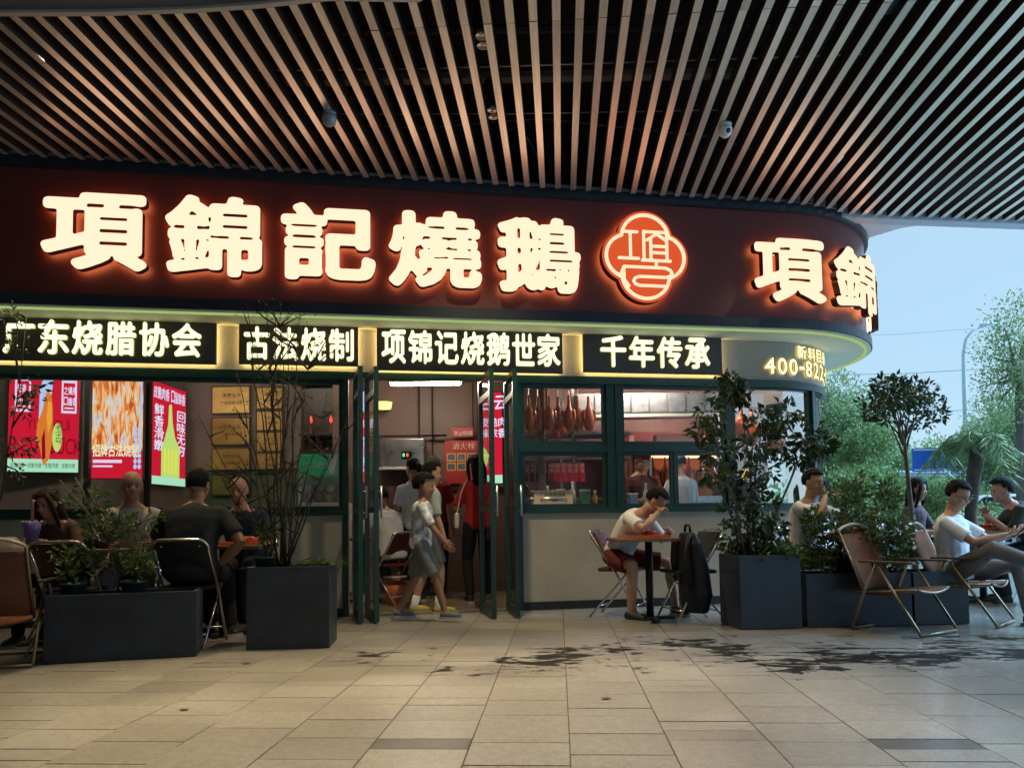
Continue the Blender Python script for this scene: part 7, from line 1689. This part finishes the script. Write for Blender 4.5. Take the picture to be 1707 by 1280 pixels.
t = thing('shelf_unit', 'low shelf of menus and boxes inside the doorway', 'shelf', (atY(690, 900, 9.7).x - 0.25, 9.75, 0.008))
for k in range(4): part('shelf_board', M_dwood, t, lambda b: b.bbox((0, 0, 0.12 + 0.24 * k), (0.55, 0.3, 0.145 + 0.24 * k)))
for k in range(12): part('box', mat('box_%d' % (k % 4), ((0.5, 0.42, 0.3), (0.45, 0.05, 0.04), (0.2, 0.25, 0.4), (0.55, 0.5, 0.45))[k % 4], 0.6), t, lambda b: b.bbox((0.02 + 0.13 * (k % 4), 0.03, 0.146 + 0.24 * (k // 4)), (0.12 + 0.13 * (k % 4), 0.22, 0.146 + 0.24 * (k // 4) + 0.13 + 0.02 * (k % 3))))
# ---- kitchen staff
APR = cloth('dark_maroon_uniform', (0.07, 0.018, 0.016))
p = atY(1062, 790, 9.1); person('cook in dark maroon uniform behind the right kitchen window', (p.x, 9.1, 0), pi + 0.3, 1.70, 0.92, lean=0.12, head=(0.1, 0.3), hands=((0.15, 0.36, 1.12), (-0.15, 0.36, 1.12)), shirt=APR, sleeve=1.4, pants=MATS['black_trousers'], shoes=SANDAL, z0=0.008, cap=cloth('maroon_cap', (0.10, 0.02, 0.02)))
p = atY(1142, 790, 9.0); person('cook in pale uniform and blue cap behind the right kitchen window', (p.x, 9.0, 0), 0.5, 1.66, 0.90, lean=0.15, head=(0.2, 0.2), hands=((0.15, 0.34, 1.12), (-0.15, 0.34, 1.12)), shirt=cloth('pale_uniform', (0.40, 0.42, 0.46)), sleeve=1.3, pants=MATS['black_trousers'], shoes=SANDAL, z0=0.008, cap=cloth('blue_cap', (0.13, 0.22, 0.42)))
# ------------------------------------------------------------------ more kitchen clutter behind the panes
r = random.Random(77)
t = thing('roast_cabinet', 'warm lit steel roasting cabinet with glass front behind right kitchen window', 'appliance', (1.75, 9.75, 0.008), PHI)
part('cabinet_shell', M_steel, t, lambda b: (b.bbox((0, 0.02, 0), (1.1, 0.6, 1.2)),)); part('cabinet_top', M_steel, t, lambda b: b.bbox((-0.02, 0, 1.75), (1.12, 0.6, 1.80))); part('cabinet_back', mat('cabinet_glow_back', (0.5, 0.22, 0.12), 0.5), t, lambda b: b.bbox((0, 0.56, 1.201), (1.1, 0.6, 1.749)))
part('heat_strip', emis('heat_strip', (1.0, 0.42, 0.14), 7.0), t, lambda b: b.bbox((0.06, 0.25, 1.715), (1.04, 0.3, 1.735)))
for x in (0.0, 1.07): part('cabinet_post', M_steel, t, lambda b: b.bbox((x, 0, 1.2), (x + 0.03, 0.03, 1.75)))
for k in range(6): goose(to_world(t, Vector((0.14 + 0.165 * k, 0.26, 1.62))), 0.75, ('first', 'second', 'third', 'fourth', 'fifth', 'sixth')[k] + ' roast goose from the left in the warm roasting cabinet')
cols = ((0.55, 0.08, 0.05), (0.60, 0.45, 0.20), (0.20, 0.30, 0.50), (0.55, 0.55, 0.52), (0.10, 0.25, 0.12), (0.60, 0.30, 0.10))
nm = ('red', 'amber', 'blue', 'white', 'green', 'orange')
for k in range(11):
    s_ = 0.35 + 0.135 * k + r.uniform(-0.02, 0.02); p = FP(s_, -0.42 + r.uniform(-0.08, 0.08), 1.091); c = k % 6; h = r.uniform(0.12, 0.24)
    place = ('at the left end of', 'second on', 'third on', 'fourth on', 'fifth on', 'sixth on', 'seventh on', 'eighth on', 'ninth on', 'tenth on', 'at the right end of')[k]
    if k % 2:
        t = thing('sauce_bottle', f'{nm[c]} sauce bottle {place} the kitchen counter row', 'bottle', p); part('body', mat('bottle_' + nm[c], cols[c], 0.3), t, lambda b: b.lathe([(0.03, 0), (0.032, h * 0.6), (0.013, h * 0.78), (0.013, h)], n=12), smooth=True); part('cap', M_white, t, lambda b: b.lathe([(0.016, h), (0.016, h + 0.025)], n=10))
    else:
        t = thing('takeout_box', f'{nm[c]} container {place} the kitchen counter row', 'box', p, r.uniform(-0.3, 0.3)); part('body', mat('bottle_' + nm[c], cols[c], 0.3), t, lambda b: b.box((0, 0, h * 0.4), (0.10, 0.08, h * 0.8)), bevel=0.006); part('lid', M_white, t, lambda b: b.box((0, 0, h * 0.8 + 0.008), (0.106, 0.086, 0.015)), bevel=0.003)
a, c = atY(1040, 832, 9.9), atY(1205, 752, 9.9)
t = thing('menu_board', 'wide dark red menu board with pale stripes on the kitchen back wall', 'menu board', (1.3, 10.3, 1.35), PHI); part('panel', mat('menu_panel_red', (0.38, 0.03, 0.03), 0.4), t, lambda b: b.bbox((0, 0, 0), (1.5, 0.03, 0.75)))
for k in range(12): part('menu_strip', mat('menu_strip_pink', (0.65, 0.35, 0.30), 0.5), t, lambda b: b.bbox((0.06 + 0.118 * k, -0.006, 0.08), (0.13 + 0.118 * k, -0.001, 0.50 + 0.1 * (k % 3))))
# litter and leaf scraps on the paving
for k, (px, py) in enumerate(((410, 1106), (795, 1125), (1068, 1062), (306, 1183), (1010, 1165))):
    g = gnd(px, py); b = MB(); pts = [(0.03 * cos(a_) * r.uniform(0.5, 1.2), 0.018 * sin(a_) * r.uniform(0.5, 1.2), 0.003 + 0.006 * r.random()) for a_ in np.linspace(0, 2 * pi, 8)[:-1]]
    b.add(pts, [tuple(range(7))]); o = b.build('leaf_litter', mat('dead_leaf', (0.06, 0.03, 0.02), 0.8)); o.location = g; tag(o, ('dead leaf lying in front of the square left planter', 'dead leaf near the middle of the paving', 'dead leaf in front of the eating man', 'dead leaf at the lower left of the paving', 'dead leaf right of the paving centre')[k], 'leaf')

for k in range(7):
    p = FP(0.30 + 0.115 * k, -0.55 - 0.05 * (k % 2), 2.22); goose(p, 0.72, ('first', 'second', 'third', 'fourth', 'fifth', 'sixth', 'seventh')[k] + ' roast goose from the left on the rail of the left kitchen window')
b = MB(); b.tube([FP(0.15, -0.58, 2.44), FP(1.15, -0.58, 2.44)], 0.01, 8); o = b.build('hanging_rail', M_steel); tag(o, 'steel hanging rail in the left kitchen window', 'rail')
